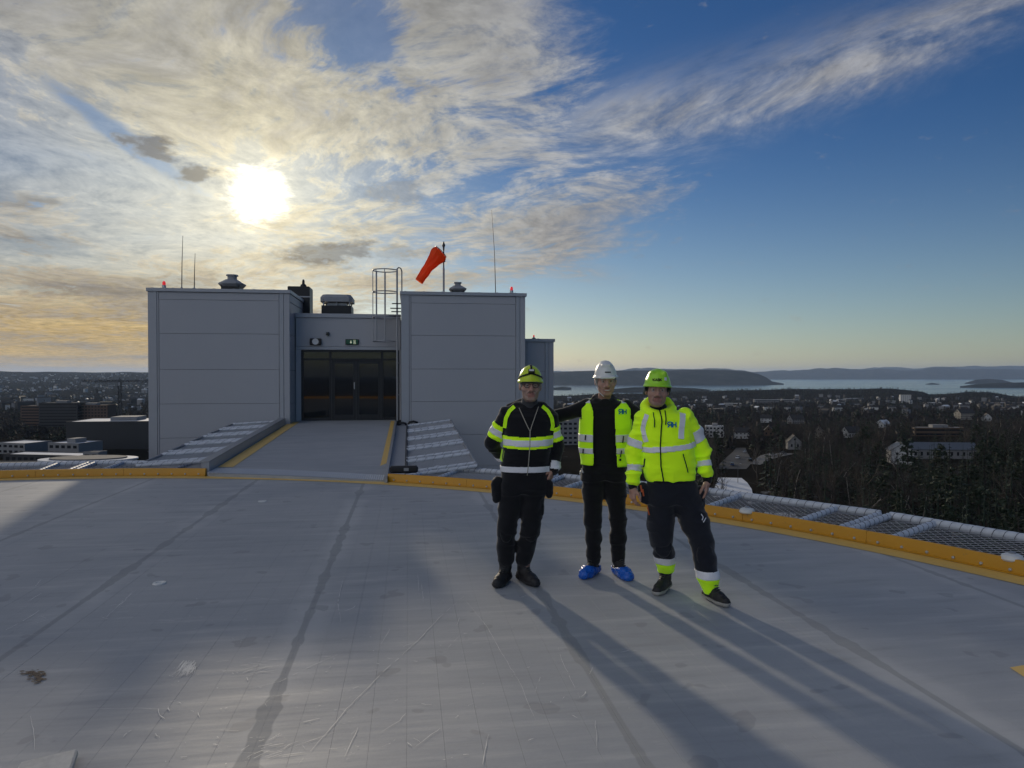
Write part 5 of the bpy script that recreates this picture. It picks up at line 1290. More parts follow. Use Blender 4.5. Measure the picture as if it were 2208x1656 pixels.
# ------------------------------------------------------------------ people: smooth-blended solids turned into one skin
class Solid:
    def __init__(self): self.p = []
    def _add(self, fn, lo, hi, k, tagn, op='u'): self.p.append((fn, np.array(lo, float), np.array(hi, float), k, tagn, op)); return self
    def cone(self, a, b, ra, rb, k=0.02, t='', sq=(1, 1, 1), op='u'):
        a = np.array(a, float); b = np.array(b, float); ab = b - a; L2 = float(ab @ ab) + 1e-12; q = np.array(sq, float)
        def fn(X, Y, Z):
            h = np.clip(((X - a[0]) * ab[0] + (Y - a[1]) * ab[1] + (Z - a[2]) * ab[2]) / L2, 0, 1)
            return np.sqrt(((X - a[0] - ab[0] * h) / q[0]) ** 2 + ((Y - a[1] - ab[1] * h) / q[1]) ** 2 + ((Z - a[2] - ab[2] * h) / q[2]) ** 2) - (ra + (rb - ra) * h)
        m = max(ra, rb) * max(1, q.max())
        return self._add(fn, np.minimum(a, b) - m, np.maximum(a, b) + m, k, t, op)
    def chain(self, pts, rs, k=0.02, t='', sq=(1, 1, 1)):
        for i in range(len(pts) - 1): self.cone(pts[i], pts[i + 1], rs[i], rs[i + 1], k, t, sq)
        return self
    def ell(self, c, r, k=0.02, t='', rot=None, op='u'):
        c = np.array(c, float); r = np.array(r, float); Rm = np.eye(3) if rot is None else np.array(rot)
        def fn(X, Y, Z):
            x, y, z = X - c[0], Y - c[1], Z - c[2]
            u = (Rm[0, 0] * x + Rm[1, 0] * y + Rm[2, 0] * z) / r[0]; v = (Rm[0, 1] * x + Rm[1, 1] * y + Rm[2, 1] * z) / r[1]; w = (Rm[0, 2] * x + Rm[1, 2] * y + Rm[2, 2] * z) / r[2]
            k0 = np.sqrt(u * u + v * v + w * w); k1 = np.sqrt((u / r[0]) ** 2 + (v / r[1]) ** 2 + (w / r[2]) ** 2) + 1e-9
            return k0 * (k0 - 1) / k1
        m = r.max(); return self._add(fn, c - m, c + m, k, t, op)
    def loft(self, tab, k=0.02, t='', n=2.4, grow=0.0):
        """stack of super-ellipses: rows (z, cx, cy, a, b), z falling"""
        T = np.array(sorted(tab), float); z = T[:, 0]
        def fn(X, Y, Z):
            zc = np.clip(Z, z[0], z[-1]); cx = np.interp(zc, z, T[:, 1]); cy = np.interp(zc, z, T[:, 2]); a = np.interp(zc, z, T[:, 3]) + grow; b = np.interp(zc, z, T[:, 4]) + grow
            r = ((np.abs(X - cx) / a) ** n + (np.abs(Y - cy) / b) ** n) ** (1 / n)
            d = (r - 1) * np.minimum(a, b); dz = np.maximum(z[0] - Z, Z - z[-1])
            return np.maximum(d, dz)
        a = T[:, 3].max() + grow; b = T[:, 4].max() + grow
        return self._add(fn, (T[:, 1].min() - a, T[:, 2].min() - b, z[0]), (T[:, 1].max() + a, T[:, 2].max() + b, z[-1]), k, t)
    def mesh(self, h=0.006):
        lo = np.min([p[1] for p in self.p if p[5] == 'u'], axis=0) - 0.03; hi = np.max([p[2] for p in self.p if p[5] == 'u'], axis=0) + 0.03
        n = np.ceil((hi - lo) / h).astype(int) + 1
        ax = [lo[i] + h * np.arange(n[i]) for i in range(3)]
        Fd = np.full(n, 0.08, np.float32)
        for fn, a, b, k, t, op in self.p:
            m = k + 0.03
            i0 = np.maximum(((a - m - lo) / h).astype(int), 0); i1 = np.minimum(((b + m - lo) / h).astype(int) + 2, n)
            if (i1 <= i0).any(): continue
            s = tuple(slice(i0[i], i1[i]) for i in range(3))
            X, Y, Z = np.meshgrid(*[ax[i][s[i]].astype(np.float32) for i in range(3)], indexing='ij')
            d = fn(X, Y, Z).astype(np.float32); f = Fd[s]
            if op == 'u':
                hh = np.clip(0.5 + 0.5 * (f - d) / k, 0, 1); Fd[s] = f * (1 - hh) + d * hh - k * hh * (1 - hh)
            elif op == 's':
                hh = np.clip(0.5 - 0.5 * (f + d) / k, 0, 1); Fd[s] = f * (1 - hh) - d * hh + k * hh * (1 - hh)
        return snets(Fd, lo, h)
    def owner(self, V):
        D = np.stack([p[0](V[:, 0], V[:, 1], V[:, 2]) for p in self.p if p[5] == 'u'], 1)
        tags = np.array([p[4] for p in self.p if p[5] == 'u'], object)
        return tags[np.argmin(D, 1)]
def cutz(Fd): return Fd
def snets(Fd, lo, h):
    s = Fd < 0; n = np.array(Fd.shape); nc = n - 1
    acc = np.zeros((*nc, 3), np.float32); cnt = np.zeros(nc, np.int16)
    quads = []; idx = None
    edges = []
    for axn in range(3):
        sl0 = [slice(None)] * 3; sl1 = [slice(None)] * 3; sl0[axn] = slice(0, -1); sl1[axn] = slice(1, None)
        cr = np.argwhere(s[tuple(sl0)] != s[tuple(sl1)])
        f0 = Fd[cr[:, 0], cr[:, 1], cr[:, 2]]; c2 = cr.copy(); c2[:, axn] += 1; f1 = Fd[c2[:, 0], c2[:, 1], c2[:, 2]]
        pos = cr.astype(np.float32); pos[:, axn] += f0 / (f0 - f1)
        o1, o2 = [i for i in range(3) if i != axn]
        cells = []
        for d1, d2 in ((0, 0), (-1, 0), (-1, -1), (0, -1)):
            c = cr.copy(); c[:, o1] += d1; c[:, o2] += d2
            ok = ((c >= 0) & (c < nc)).all(1); cc = c[ok]
            np.add.at(acc, (cc[:, 0], cc[:, 1], cc[:, 2]), pos[ok]); np.add.at(cnt, (cc[:, 0], cc[:, 1], cc[:, 2]), 1)
            cells.append((c, ok))
        edges.append((cells, f0 < 0, axn))
    idx = -np.ones(nc, np.int64); w = np.argwhere(cnt > 0); idx[w[:, 0], w[:, 1], w[:, 2]] = np.arange(len(w))
    V = acc[w[:, 0], w[:, 1], w[:, 2]] / cnt[w[:, 0], w[:, 1], w[:, 2]][:, None]
    V = V * h + np.array(lo)
    for cells, inside, axn in edges:
        ok = np.logical_and.reduce([c[1] for c in cells])
        q = np.stack([idx[c[0][ok][:, 0], c[0][ok][:, 1], c[0][ok][:, 2]] for c in cells], 1); ins = inside[ok]
        if axn == 1: ins = ~ins
        q[~ins] = q[~ins][:, ::-1]; quads.append(q)
    return V.astype(np.float32), np.concatenate(quads)
def vnormals(V, Q):
    n = np.cross(V[Q[:, 2]] - V[Q[:, 0]], V[Q[:, 3]] - V[Q[:, 1]]); N = np.zeros_like(V)
    for i in range(4): np.add.at(N, Q[:, i], n)
    return N / (np.linalg.norm(N, axis=1, keepdims=True) + 1e-9)
def smooth_v(V, Q, it=1, w=0.5):
    for _ in range(it):
        A = np.zeros_like(V); c = np.zeros(len(V), np.float32)
        for i in range(4):
            a, b = Q[:, i], Q[:, (i + 1) % 4]; np.add.at(A, a, V[b]); np.add.at(A, b, V[a]); np.add.at(c, a, 1); np.add.at(c, b, 1)
        V = V * (1 - w) + A / np.maximum(c, 1)[:, None] * w
    return V
def folds(V, N, amp, freq, seed, mask=None):
    d = vnoise(V * np.array(freq), seed) * 0.65 + vnoise(V * np.array(freq) * 2.1 + 7, seed + 1) * 0.35
    rg_ = 1 - 2.6 * np.abs(vnoise(V * np.array(freq) * 0.9 + 3.3, seed + 5)); d = (d * 0.7 + np.clip(rg_, -.2, 1) * 0.8 - 0.32) * amp
    if mask is not None: d = d * mask
    return V + N * d[:, None]
def shell(V, Q, N, keep, off, th):
    """closed thin shell over the faces whose four corners are all kept"""
    f = Q[keep[Q].all(1)]
    if len(f) == 0: return None
    u, inv = np.unique(f, return_inverse=True); f2 = inv.reshape(f.shape); n = len(u)
    P = np.concatenate([V[u] + N[u] * (off + th), V[u] + N[u] * (off - 0.004)])
    e = np.concatenate([f2[:, [0, 1]], f2[:, [1, 2]], f2[:, [2, 3]], f2[:, [3, 0]]])
    key = e[:, 0].astype(np.int64) * n + e[:, 1]; rk = e[:, 1].astype(np.int64) * n + e[:, 0]
    bd = e[~np.isin(key, rk)]
    side = np.stack([bd[:, 1], bd[:, 0], bd[:, 0] + n, bd[:, 1] + n], 1)
    return P, np.concatenate([f2, f2[:, ::-1] + n, side])
def poly_dist(x, z, pts):
    d = np.full(x.shape, 9.0)
    for (ax_, az_), (bx_, bz_) in zip(pts[:-1], pts[1:]):
        vx, vz = bx_ - ax_, bz_ - az_; t = np.clip(((x - ax_) * vx + (z - az_) * vz) / (vx * vx + vz * vz + 1e-12), 0, 1)
        d = np.minimum(d, np.hypot(x - ax_ - t * vx, z - az_ - t * vz))
    return d
def ribbon(mb, bvh, pts, hw, off=0.004, th=0.003):
    """strip laid on the front of a surface along points (x, z)"""
    P = []
    for a, b in zip(pts[:-1], pts[1:]):
        L = math.hypot(b[0] - a[0], b[1] - a[1]); n = max(1, int(L / 0.012))
        P += [(a[0] + (b[0] - a[0]) * i / n, a[1] + (b[1] - a[1]) * i / n) for i in range(n)]
    P.append(pts[-1]); rows = []
    for i, p in enumerate(P):
        q0, q1 = P[max(i - 1, 0)], P[min(i + 1, len(P) - 1)]; tx, tz = q1[0] - q0[0], q1[1] - q0[1]; L = math.hypot(tx, tz) + 1e-9
        nx_, nz_ = -tz / L, tx / L; row = []
        for s in (-1, 1):
            x, z = p[0] + nx_ * hw * s, p[1] + nz_ * hw * s
            hit = bvh.ray_cast(Vector((x, -2.0, z)), Vector((0, 1, 0)))
            row.append(None if hit[0] is None else hit[0])
        rows.append(row)
    last = None
    for r in rows:
        if r[0] is None or r[1] is None: last = None; continue
        cur = [r[0] + Vector((0, -off - th, 0)), r[1] + Vector((0, -off - th, 0)), r[1] + Vector((0, 0.004, 0)), r[0] + Vector((0, 0.004, 0))]
        if last is not None:
            mb.add(last + cur, [(0, 1, 5, 4), (1, 2, 6, 5), (3, 0, 4, 7), (2, 3, 7, 6)])
        last = cur
def bvh_of(V, Q): return BVHTree.FromPolygons([tuple(p) for p in V.tolist()], Q.tolist())

def cloth_mat(name, col, rough=0.85, var=0.2, scale=30, sheen=0.25, bmp=0.25):
    m, nt, b = new_mat(name)
    tc = nt.nodes.new('ShaderNodeTexCoord'); v = E_(nt, tc.outputs['Object'])
    n = noise(nt, v, scale * 0.3, 3, 0.6); w = noise(nt, v, scale * 9, 1, 0.5)
    c = mixc(nt, n, [k * (1 - var) for k in col], [k * (1 + var) for k in col])
    nt.links.new(c.s, b.inputs['Base Color']); b.inputs['Roughness'].default_value = rough
    b.inputs['Sheen Weight'].default_value = sheen; b.inputs['Specular IOR Level'].default_value = 0.2
    bump(nt, b, n * 1.0 + w * 0.15, bmp, 0.006)
    return m
C_ = {}
C_['black'] = cloth_mat('black_fabric', (0.0075, 0.008, 0.0105))
C_['navy'] = cloth_mat('navy_work_fabric', (0.013, 0.015, 0.022))
C_['hivis'] = cloth_mat('fluorescent_yellow_fabric', (0.93, 1.45, 0.018), 0.8, 0.05, 30, 0.2)
C_['hivis_g'] = cloth_mat('fluorescent_green_fabric', (0.80, 1.40, 0.016), 0.75, 0.06, 30, 0.2)
C_['silver'] = simple('reflective_tape', (0.80, 0.80, 0.83), 0.45, 0.0, 0.10, 60)
C_['grey_knit'] = cloth_mat('grey_knit', (0.05, 0.052, 0.058))
C_['boot'] = simple('boot_leather', (0.018, 0.017, 0.018), 0.6, 0, 0.5, 25, 0.4)
C_['sole'] = simple('rubber_sole', (0.03, 0.03, 0.032), 0.75, 0, 0.3, 20)
C_['sole_lt'] = simple('pale_rubber_sole', (0.38, 0.37, 0.34), 0.7, 0, 0.3, 20)
C_['blue_film'] = simple('blue_plastic_film', (0.010, 0.115, 0.55), 0.28, 0, 0.25, 30, 0.6)
C_['zip'] = simple('pale_zip', (0.36, 0.34, 0.28), 0.5, 0.2, 0.2, 40)
C_['logo'] = simple('blue_print', (0.004, 0.16, 0.36), 0.7, 0, 0.05, 10)
C_['hair_grey'] = cloth_mat('grey_hair', (0.23, 0.22, 0.20), 0.7, 0.4, 120, 0.1, 0.6)
C_['hair_dark'] = cloth_mat('dark_hair', (0.035, 0.028, 0.022), 0.7, 0.4, 120, 0.1, 0.6)
C_['shell_yellow'] = simple('yellow_helmet_shell', (0.60, 0.74, 0.03), 0.35, 0, 0.06, 6)
C_['shell_green'] = simple('lime_helmet_shell', (0.40, 0.80, 0.035), 0.33, 0, 0.06, 6)
C_['shell_white'] = simple('white_helmet_shell', (0.72, 0.72, 0.70), 0.33, 0, 0.04, 6)
def skin_mat():
    m, nt, b = new_mat('skin')
    at_ = nt.nodes.new('ShaderNodeVertexColor'); at_.layer_name = 'tone'
    tc = nt.nodes.new('ShaderNodeTexCoord'); n = noise(nt, E_(nt, tc.outputs['Object']), 60, 3, 0.6)
    c = mixc(nt, n * 0.25, E_(nt, at_.outputs[0]), (0.33, 0.14, 0.10))
    nt.links.new(c.s, b.inputs['Base Color']); b.inputs['Roughness'].default_value = 0.5
    b.inputs['Subsurface Weight'].default_value = 0.12; b.inputs['Subsurface Radius'].default_value = (0.012, 0.005, 0.003); b.inputs['Subsurface Scale'].default_value = 0.5
    return m
C_['skin'] = skin_mat()

def rotm(yaw, pitch=0.0, roll=0.0):
    return np.array(Matrix.Rotation(R_(yaw), 3, 'Z') @ Matrix.Rotation(R_(pitch), 3, 'X') @ Matrix.Rotation(R_(roll), 3, 'Y'))
def head_solid(S, c, Rm, neck_to, smile=0.0, hs=1.1):
    c = np.array(c)
    def W(p): return c + Rm @ (np.array(p) * hs)
    def ell(p, r, k, t='head', op='u'): S.ell(W(p), np.array(r) * hs, k, t, Rm, op)
    def cone(a, b, ra, rb, k, t='head', op='u'): S.cone(W(a), W(b), ra * hs, rb * hs, k, t, op=op)
    ell((0, .012, .035), (.077, .097, .085), .03); ell((0, -.020, -.030), (.068, .074, .086), .03)
    ell((0, -.030, -.082), (.054, .052, .038), .03); cone((-.018, -.070, -.098), (.018, -.070, -.098), .020, .020, .02)
    for s in (-1, 1):
        ell((s * .046, -.058, -.028), (.026, .024, .026), .02)
        ell((s * .031, -.107, .003), (.021, .017, .013), .012, op='s')
        ell((s * .031, -.083, .002), (.0135, .0135, .0125), .004, 'eye')
        cone((s * .017, -.093, -.001), (s * .046, -.083, -.002), .0045, .004, .004, 'head')
        cone((s * .014, -.098, .021), (s * .047, -.086, .023), .0095, .008, .012)
        ell((s * .079, .012, -.006), (.011, .021, .032), .008, 'ear')
        ell((s * .012, -.108, -.040), (.010, .011, .009), .008)
        cone((s * .020, -.100, -.042), (s * .034, -.088, -.066), .006, .006, .012)
    cone((0, -.094, .014), (0, -.116, -.030), .0085, .0135, .010); ell((0, -.117, -.036), (.013, .012, .011), .008)
    cone((-.023, -.090, -.066 + smile * .004), (0, -.099, -.064), .0055, .0065, .008, 'lip'); cone((0, -.099, -.064), (.023, -.090, -.066 + smile * .004), .0065, .0055, .008, 'lip')
    cone((-.018, -.090, -.078), (.018, -.090, -.078), .0070, .0070, .008, 'lip')
    cone((-.026, -.103, -.0712 + smile * .003), (.026, -.103, -.0712 + smile * .003), .0022, .0022, .003, op='s')
    S.cone(W((0, .018, -.06)), neck_to, .054, .060, .03, 'neck')
def hand_solid(S, w, u, n, s, curl, spread=0.0):
    """wrist point, direction of the hand, palm normal, thumb side, finger curl in degrees per joint"""
    w, u, n, s = [np.array(q, float) for q in (w, u, n, s)]; u /= np.linalg.norm(u); n -= u * (n @ u); n /= np.linalg.norm(n); s = s - u * (s @ u) - n * (s @ n); s /= np.linalg.norm(s)
    lens = (.043, .026, .020)
    for i, (off, kl, fs, rr) in enumerate(((.030, .086, .95, .0088), (.0105, .090, 1.06, .0090), (-.009, .086, .98, .0086), (-.027, .078, .78, .0076))):
        base = w + s * off * 0.75 + u * 0.012; kn = w + s * off + u * kl
        S.cone(base, kn, .0135, .0115, .012, 'hand'); p = kn; ang = R_(curl * (0.8 + 0.12 * i)); d = u; a = 0.0
        for j, L in enumerate(lens):
            a += ang; d = u * math.cos(a) + n * math.sin(a) + s * spread * (1.5 - i) * 0.06; d /= np.linalg.norm(d); q = p + d * L * fs
            S.cone(p, q, rr * (1 - .07 * j), rr * (1 - .07 * (j + 1)), .004, 'hand'); p = q
    b = w + s * .022 + u * .020 + n * .006; k1 = b + s * .028 + u * .028 + n * .014; k2 = k1 + s * .008 + u * .030 + n * .012; k3 = k2 - s * .004 + u * .024 + n * .008
    S.chain([b, k1, k2, k3], [.0155, .0120, .0100, .0085], .008, 'hand')
    S.cone(w - u * .03, w + u * .02, .026, .024, .02, 'hand', (1, 1, 1))
def finish(name, VQ, mat, parent, smooth=True):
    V, Q = VQ; return link(name, np_mesh(name, V, Q, mat, smooth), parent)

LET = {'K': [[(0, 0), (0, 1)], [(.75, 1), (0.05, .48), (.75, 0)]], 'A': [[(0, 0), (.4, 1), (.8, 0)], [(.17, .33), (.63, .33)]],
       'S': [[(.7, .85), (.45, 1), (.1, .85), (.12, .62), (.6, .42), (.68, .15), (.35, 0), (0, .15)]],
       'Я': [[(.75, 0), (.75, 1), (.28, 1), (.05, .88), (.05, .62), (.28, .48), (.75, .48)], [(.38, .46), (.02, 0)]], 'H': [[(0, 0), (0, 1)], [(-.28, .5), (.62, .5)], [(.62, 0), (.62, 1)]]}
def lettering(mb, bvh, text, x, z, h, hw, adv, off=0.004):
    for ch in text:
        for st in LET[ch]: ribbon(mb, bvh, [(x + p[0] * h, z + p[1] * h) for p in st], hw, off, 0.001)
        x += adv * h
def helmet(person, c, Rm, r, kind):
    """c: centre of the head; the shell sits on the cranium"""
    c = np.array(c)
    def W(p): return c + Rm @ np.array(p)
    S = Solid(); zc = .030
    S.ell(W((0, .010, zc)), r, .02, 'dome', Rm)
    if kind == 'white':
        for x in (-.028, 0, .028): S.cone(W((x, -r[1] * .62, zc + r[2] * .72)), W((x * .9, r[1] * .5, zc + r[2] * .86)), .012, .012, .02, 'rib')
        S.cone(W((-.055, -r[1] - .012, zc + .004)), W((.055, -r[1] - .012, zc + .004)), .010, .010, .03, 'brim'); S.ell(W((0, .0, zc + .002)), (r[0] + .016, r[1] + .018, .014), .02, 'brim', Rm)
    elif kind == 'lime':
        S.ell(W((0, -.012, zc + .0)), (r[0] + .008, r[1] + .016, .017), .02, 'brim', Rm)
        for x in (-.05, .05): S.cone(W((x, -r[1] * .5, zc + r[2] * .75)), W((x, r[1] * .6, zc + r[2] * .70)), .014, .012, .03, 'rib')
    else:
        S.ell(W((0, .0, zc + .004)), (r[0] + .004, r[1] + .006, .02), .02, 'brim', Rm)
    cutc = W((0, 0.012, zc - r[2] - .004)); S.ell(cutc, (r[0] * 5, r[1] * 5, r[2] + .002), .004, '', Rm, 's')
    S.ell(W((0, .010, zc - .01)), (r[0] - .012, r[1] - .012, r[2] - .012), .004, '', Rm, 's')
    V, Q = S.mesh(0.004); V = smooth_v(V, Q, 2)
    return V, Q
def person_frame(d, px0, crop):
    """local frame of a standing person: distance d, column px0 of the feet; crop = (x0, y0, k) of the picture measurements"""
    s = d / 1531.0; o = at(px0, 808, d); o.z = 0.006
    root = empty('person', o, -PSI)
    def X(cx): return (crop[0] + cx / crop[2] - px0) * s
    def Zz(cy): return CAMH - (crop[1] + cy / crop[2] - 808) * s
    def A(cx, cy, y=0.0): return np.array((X(cx), y, Zz(cy)))
    return root, X, Zz, A
def rows(X, Zz, tab):
    return [(Zz(cy), (X(a) + X(b)) / 2, y, (X(b) - X(a)) / 2, dp) for cy, a, b, dp, y in tab]
def build_body(root, c, Rm, neck, sh, el, wr, hands, hip, kn, an, torso, tone, beard=None, smile=0, lipc=(0.33, 0.13, 0.11)):
    S = Solid(); head_solid(S, c, Rm, neck, smile)
    S.loft(torso, .03, 'torso', 2.3, -0.035)
    for i in (0, 1):
        S.chain([sh[i], el[i], wr[i]], [.046, .038, .027], .03, 'arm'); S.chain([hip[i], kn[i], an[i]], [.072, .052, .036], .03, 'leg')
        hand_solid(S, wr[i], *hands[i])
    V, Q = S.mesh(0.005); V = smooth_v(V, Q, 1, 0.4); own = S.owner(V)
    o = finish('body', (V, Q), C_['skin'], root)
    L = (V - np.array(c)) @ Rm / 1.1
    col = np.tile(np.array(tone, np.float32), (len(V), 1)); r2 = np.random.RandomState(5)
    def mixin(mask, cc, a): col[mask] = col[mask] * (1 - a) + np.array(cc, np.float32) * a
    mixin((own == 'lip') & (L[:, 1] < -.085), lipc, 0.7)
    hd = (L[:, 1] < -.02) & (np.abs(L[:, 2]) < .13)
    mixin((own == 'eye'), (0.40, 0.37, 0.35), 0.8)
    for s_ in (-1, 1):
        dd = np.hypot(L[:, 0] - s_ * .031, L[:, 2] - .001); mixin((dd < .0065) & (own == 'eye'), (0.02, 0.018, 0.015), 0.95)
        mixin((np.abs(L[:, 0] - s_ * .031) < .021) & (np.abs(L[:, 2] - .024 + np.abs(L[:, 0] - s_ * .024) * .12) < .0055) & hd, (0.09, 0.07, 0.05), 0.75)
    mixin(hd & (np.hypot(L[:, 0], L[:, 2] + .034) < .02) & (L[:, 1] < -.1), (0.48, 0.22, 0.17), 0.35)
    if beard is not None:
        z = L[:, 2]; ax_ = np.abs(L[:, 0])
        full = hd & (z < -.048 + ax_ * .35) & (z > -.135) & ~((own == 'lip') & (L[:, 1] < -.09))
        if beard[1] == 'goatee': full &= (ax_ < .036) | (z < -.085)
        nz = 0.6 + 0.4 * vnoise(V * 160, 3)
        a = (beard[2] * np.clip(nz, 0, 1))[full][:, None]; col[full] = col[full] * (1 - a) + np.array(beard[0], np.float32) * a
    at2 = o.data.color_attributes.new('tone', 'FLOAT_COLOR', 'POINT'); at2.data.foreach_set('color', np.concatenate([col, np.ones((len(V), 1), np.float32)], 1).ravel())
    return o, V, Q, L, own
def hair_cap(root, V, Q, L, own, mat, zlow=-.03, yfront=-.045):
    N = vnormals(V, Q)
    k = (np.isin(own, ['head', 'neck'])) & (L[:, 1] > yfront) & (L[:, 2] > zlow - np.clip(L[:, 1], 0, .1) * .35) & (L[:, 2] < .07) & (np.abs(L[:, 2]) < .16)
    k &= ~((np.abs(L[:, 1] - .012) < .024) & (np.abs(L[:, 2] + .008) < .034) & (np.abs(L[:, 0]) > .066))
    r = shell(V + N * (vnoise(V * 150, 9) * .002)[:, None], Q, N, k, 0.003, 0.004)
    if r: finish('hair', r, mat, root)
def foot(S, a, dr, L=.30, w=.050, grow=0.0, shaft=None, rs=.05):
    a = np.array((a[0], a[1], 0.0)); dr = np.array((dr[0], dr[1], 0.0)); dr /= np.linalg.norm(dr); up = np.array((0, 0, 1.0))
    he = a - dr * .050; ba = a + dr * (L - .175); to = a + dr * (L - .115)
    S.cone(he + up * .040, ba + up * .036, w * .74 + grow, w * .92 + grow, .02, 'foot'); S.cone(ba + up * .036, to + up * .034, w * .92 + grow, w * .78 + grow, .02, 'foot')
    S.cone(a + up * .105, ba + up * .05, w * .80 + grow, w * .66 + grow, .03, 'foot')
    if shaft is not None: S.cone(a + up * .10, shaft, w * .92 + grow, rs + grow, .02, 'shaft')
def boot(root, name, a, dr, shaft, rs, mat, sole_mat, L=.30, w=.052, lace=True):
    S = Solid(); foot(S, a, dr, L, w, 0, shaft, rs); V, Q = S.mesh(.006); V = smooth_v(V, Q, 1); N = vnormals(V, Q)
    V = folds(V, N, .0035, (22, 22, 40), 11); V[:, 2] = np.maximum(V[:, 2], .014); b = finish(name, (V, Q), mat, root)
    S = Solid(); foot(S, a, dr, L, w, .005); V, Q = S.mesh(.006); V[:, 2] = np.clip(V[:, 2], .001, .032); finish('sole', (V, Q), sole_mat, b)
    if lace:
        d3 = Vector((dr[0], dr[1], 0)).normalized(); sd = Vector((-d3.y, d3.x, 0)); c0 = Vector((a[0], a[1], 0)); mb = MB()
        for i in range(5):
            t = i / 4; c = c0 + d3 * (.10 - .055 * t) + Vector((0, 0, .098 + .05 * t)) + d3 * .012
            mb.tube([c - sd * .022 - Vector((0, 0, .008)), c + d3 * .008, c + sd * .022 - Vector((0, 0, .008))], .0035, 5)
        mb.build('lace', C_['cordl'], b)
    return b
C_['cordl'] = simple('boot_lace', (0.06, 0.06, 0.06), 0.8)
C_['tool_orange'] = simple('orange_tool_handle', (0.55, 0.10, 0.02), 0.5)
C_['tool_steel'] = simple('tool_steel', (0.5, 0.5, 0.5), 0.3, 0.8)
def blob(root, name, prims, mat, h=.006, amp=.003, seed=2):
    S = Solid()
    for p in prims: getattr(S, p[0])(*p[1:])
    V, Q = S.mesh(h); V = smooth_v(V, Q, 1); V = folds(V, vnormals(V, Q), amp, (18, 18, 24), seed); return finish(name, (V, Q), mat, root)
def ribs(nm, bb, pts, hw, off, mat, par):
    mb = MB(); ribbon(mb, bb, pts, hw, off); mb.build(nm, mat, par)
def band(parent, name, VQN, keep, mat, off=.0025, th=.0025):
    r = shell(*VQN, keep, off, th)
    if r: return finish(name, r, mat, parent)
def along(V, a, b):
    u = b - a; L = np.linalg.norm(u); u = u / L; return (V - a) @ u / L

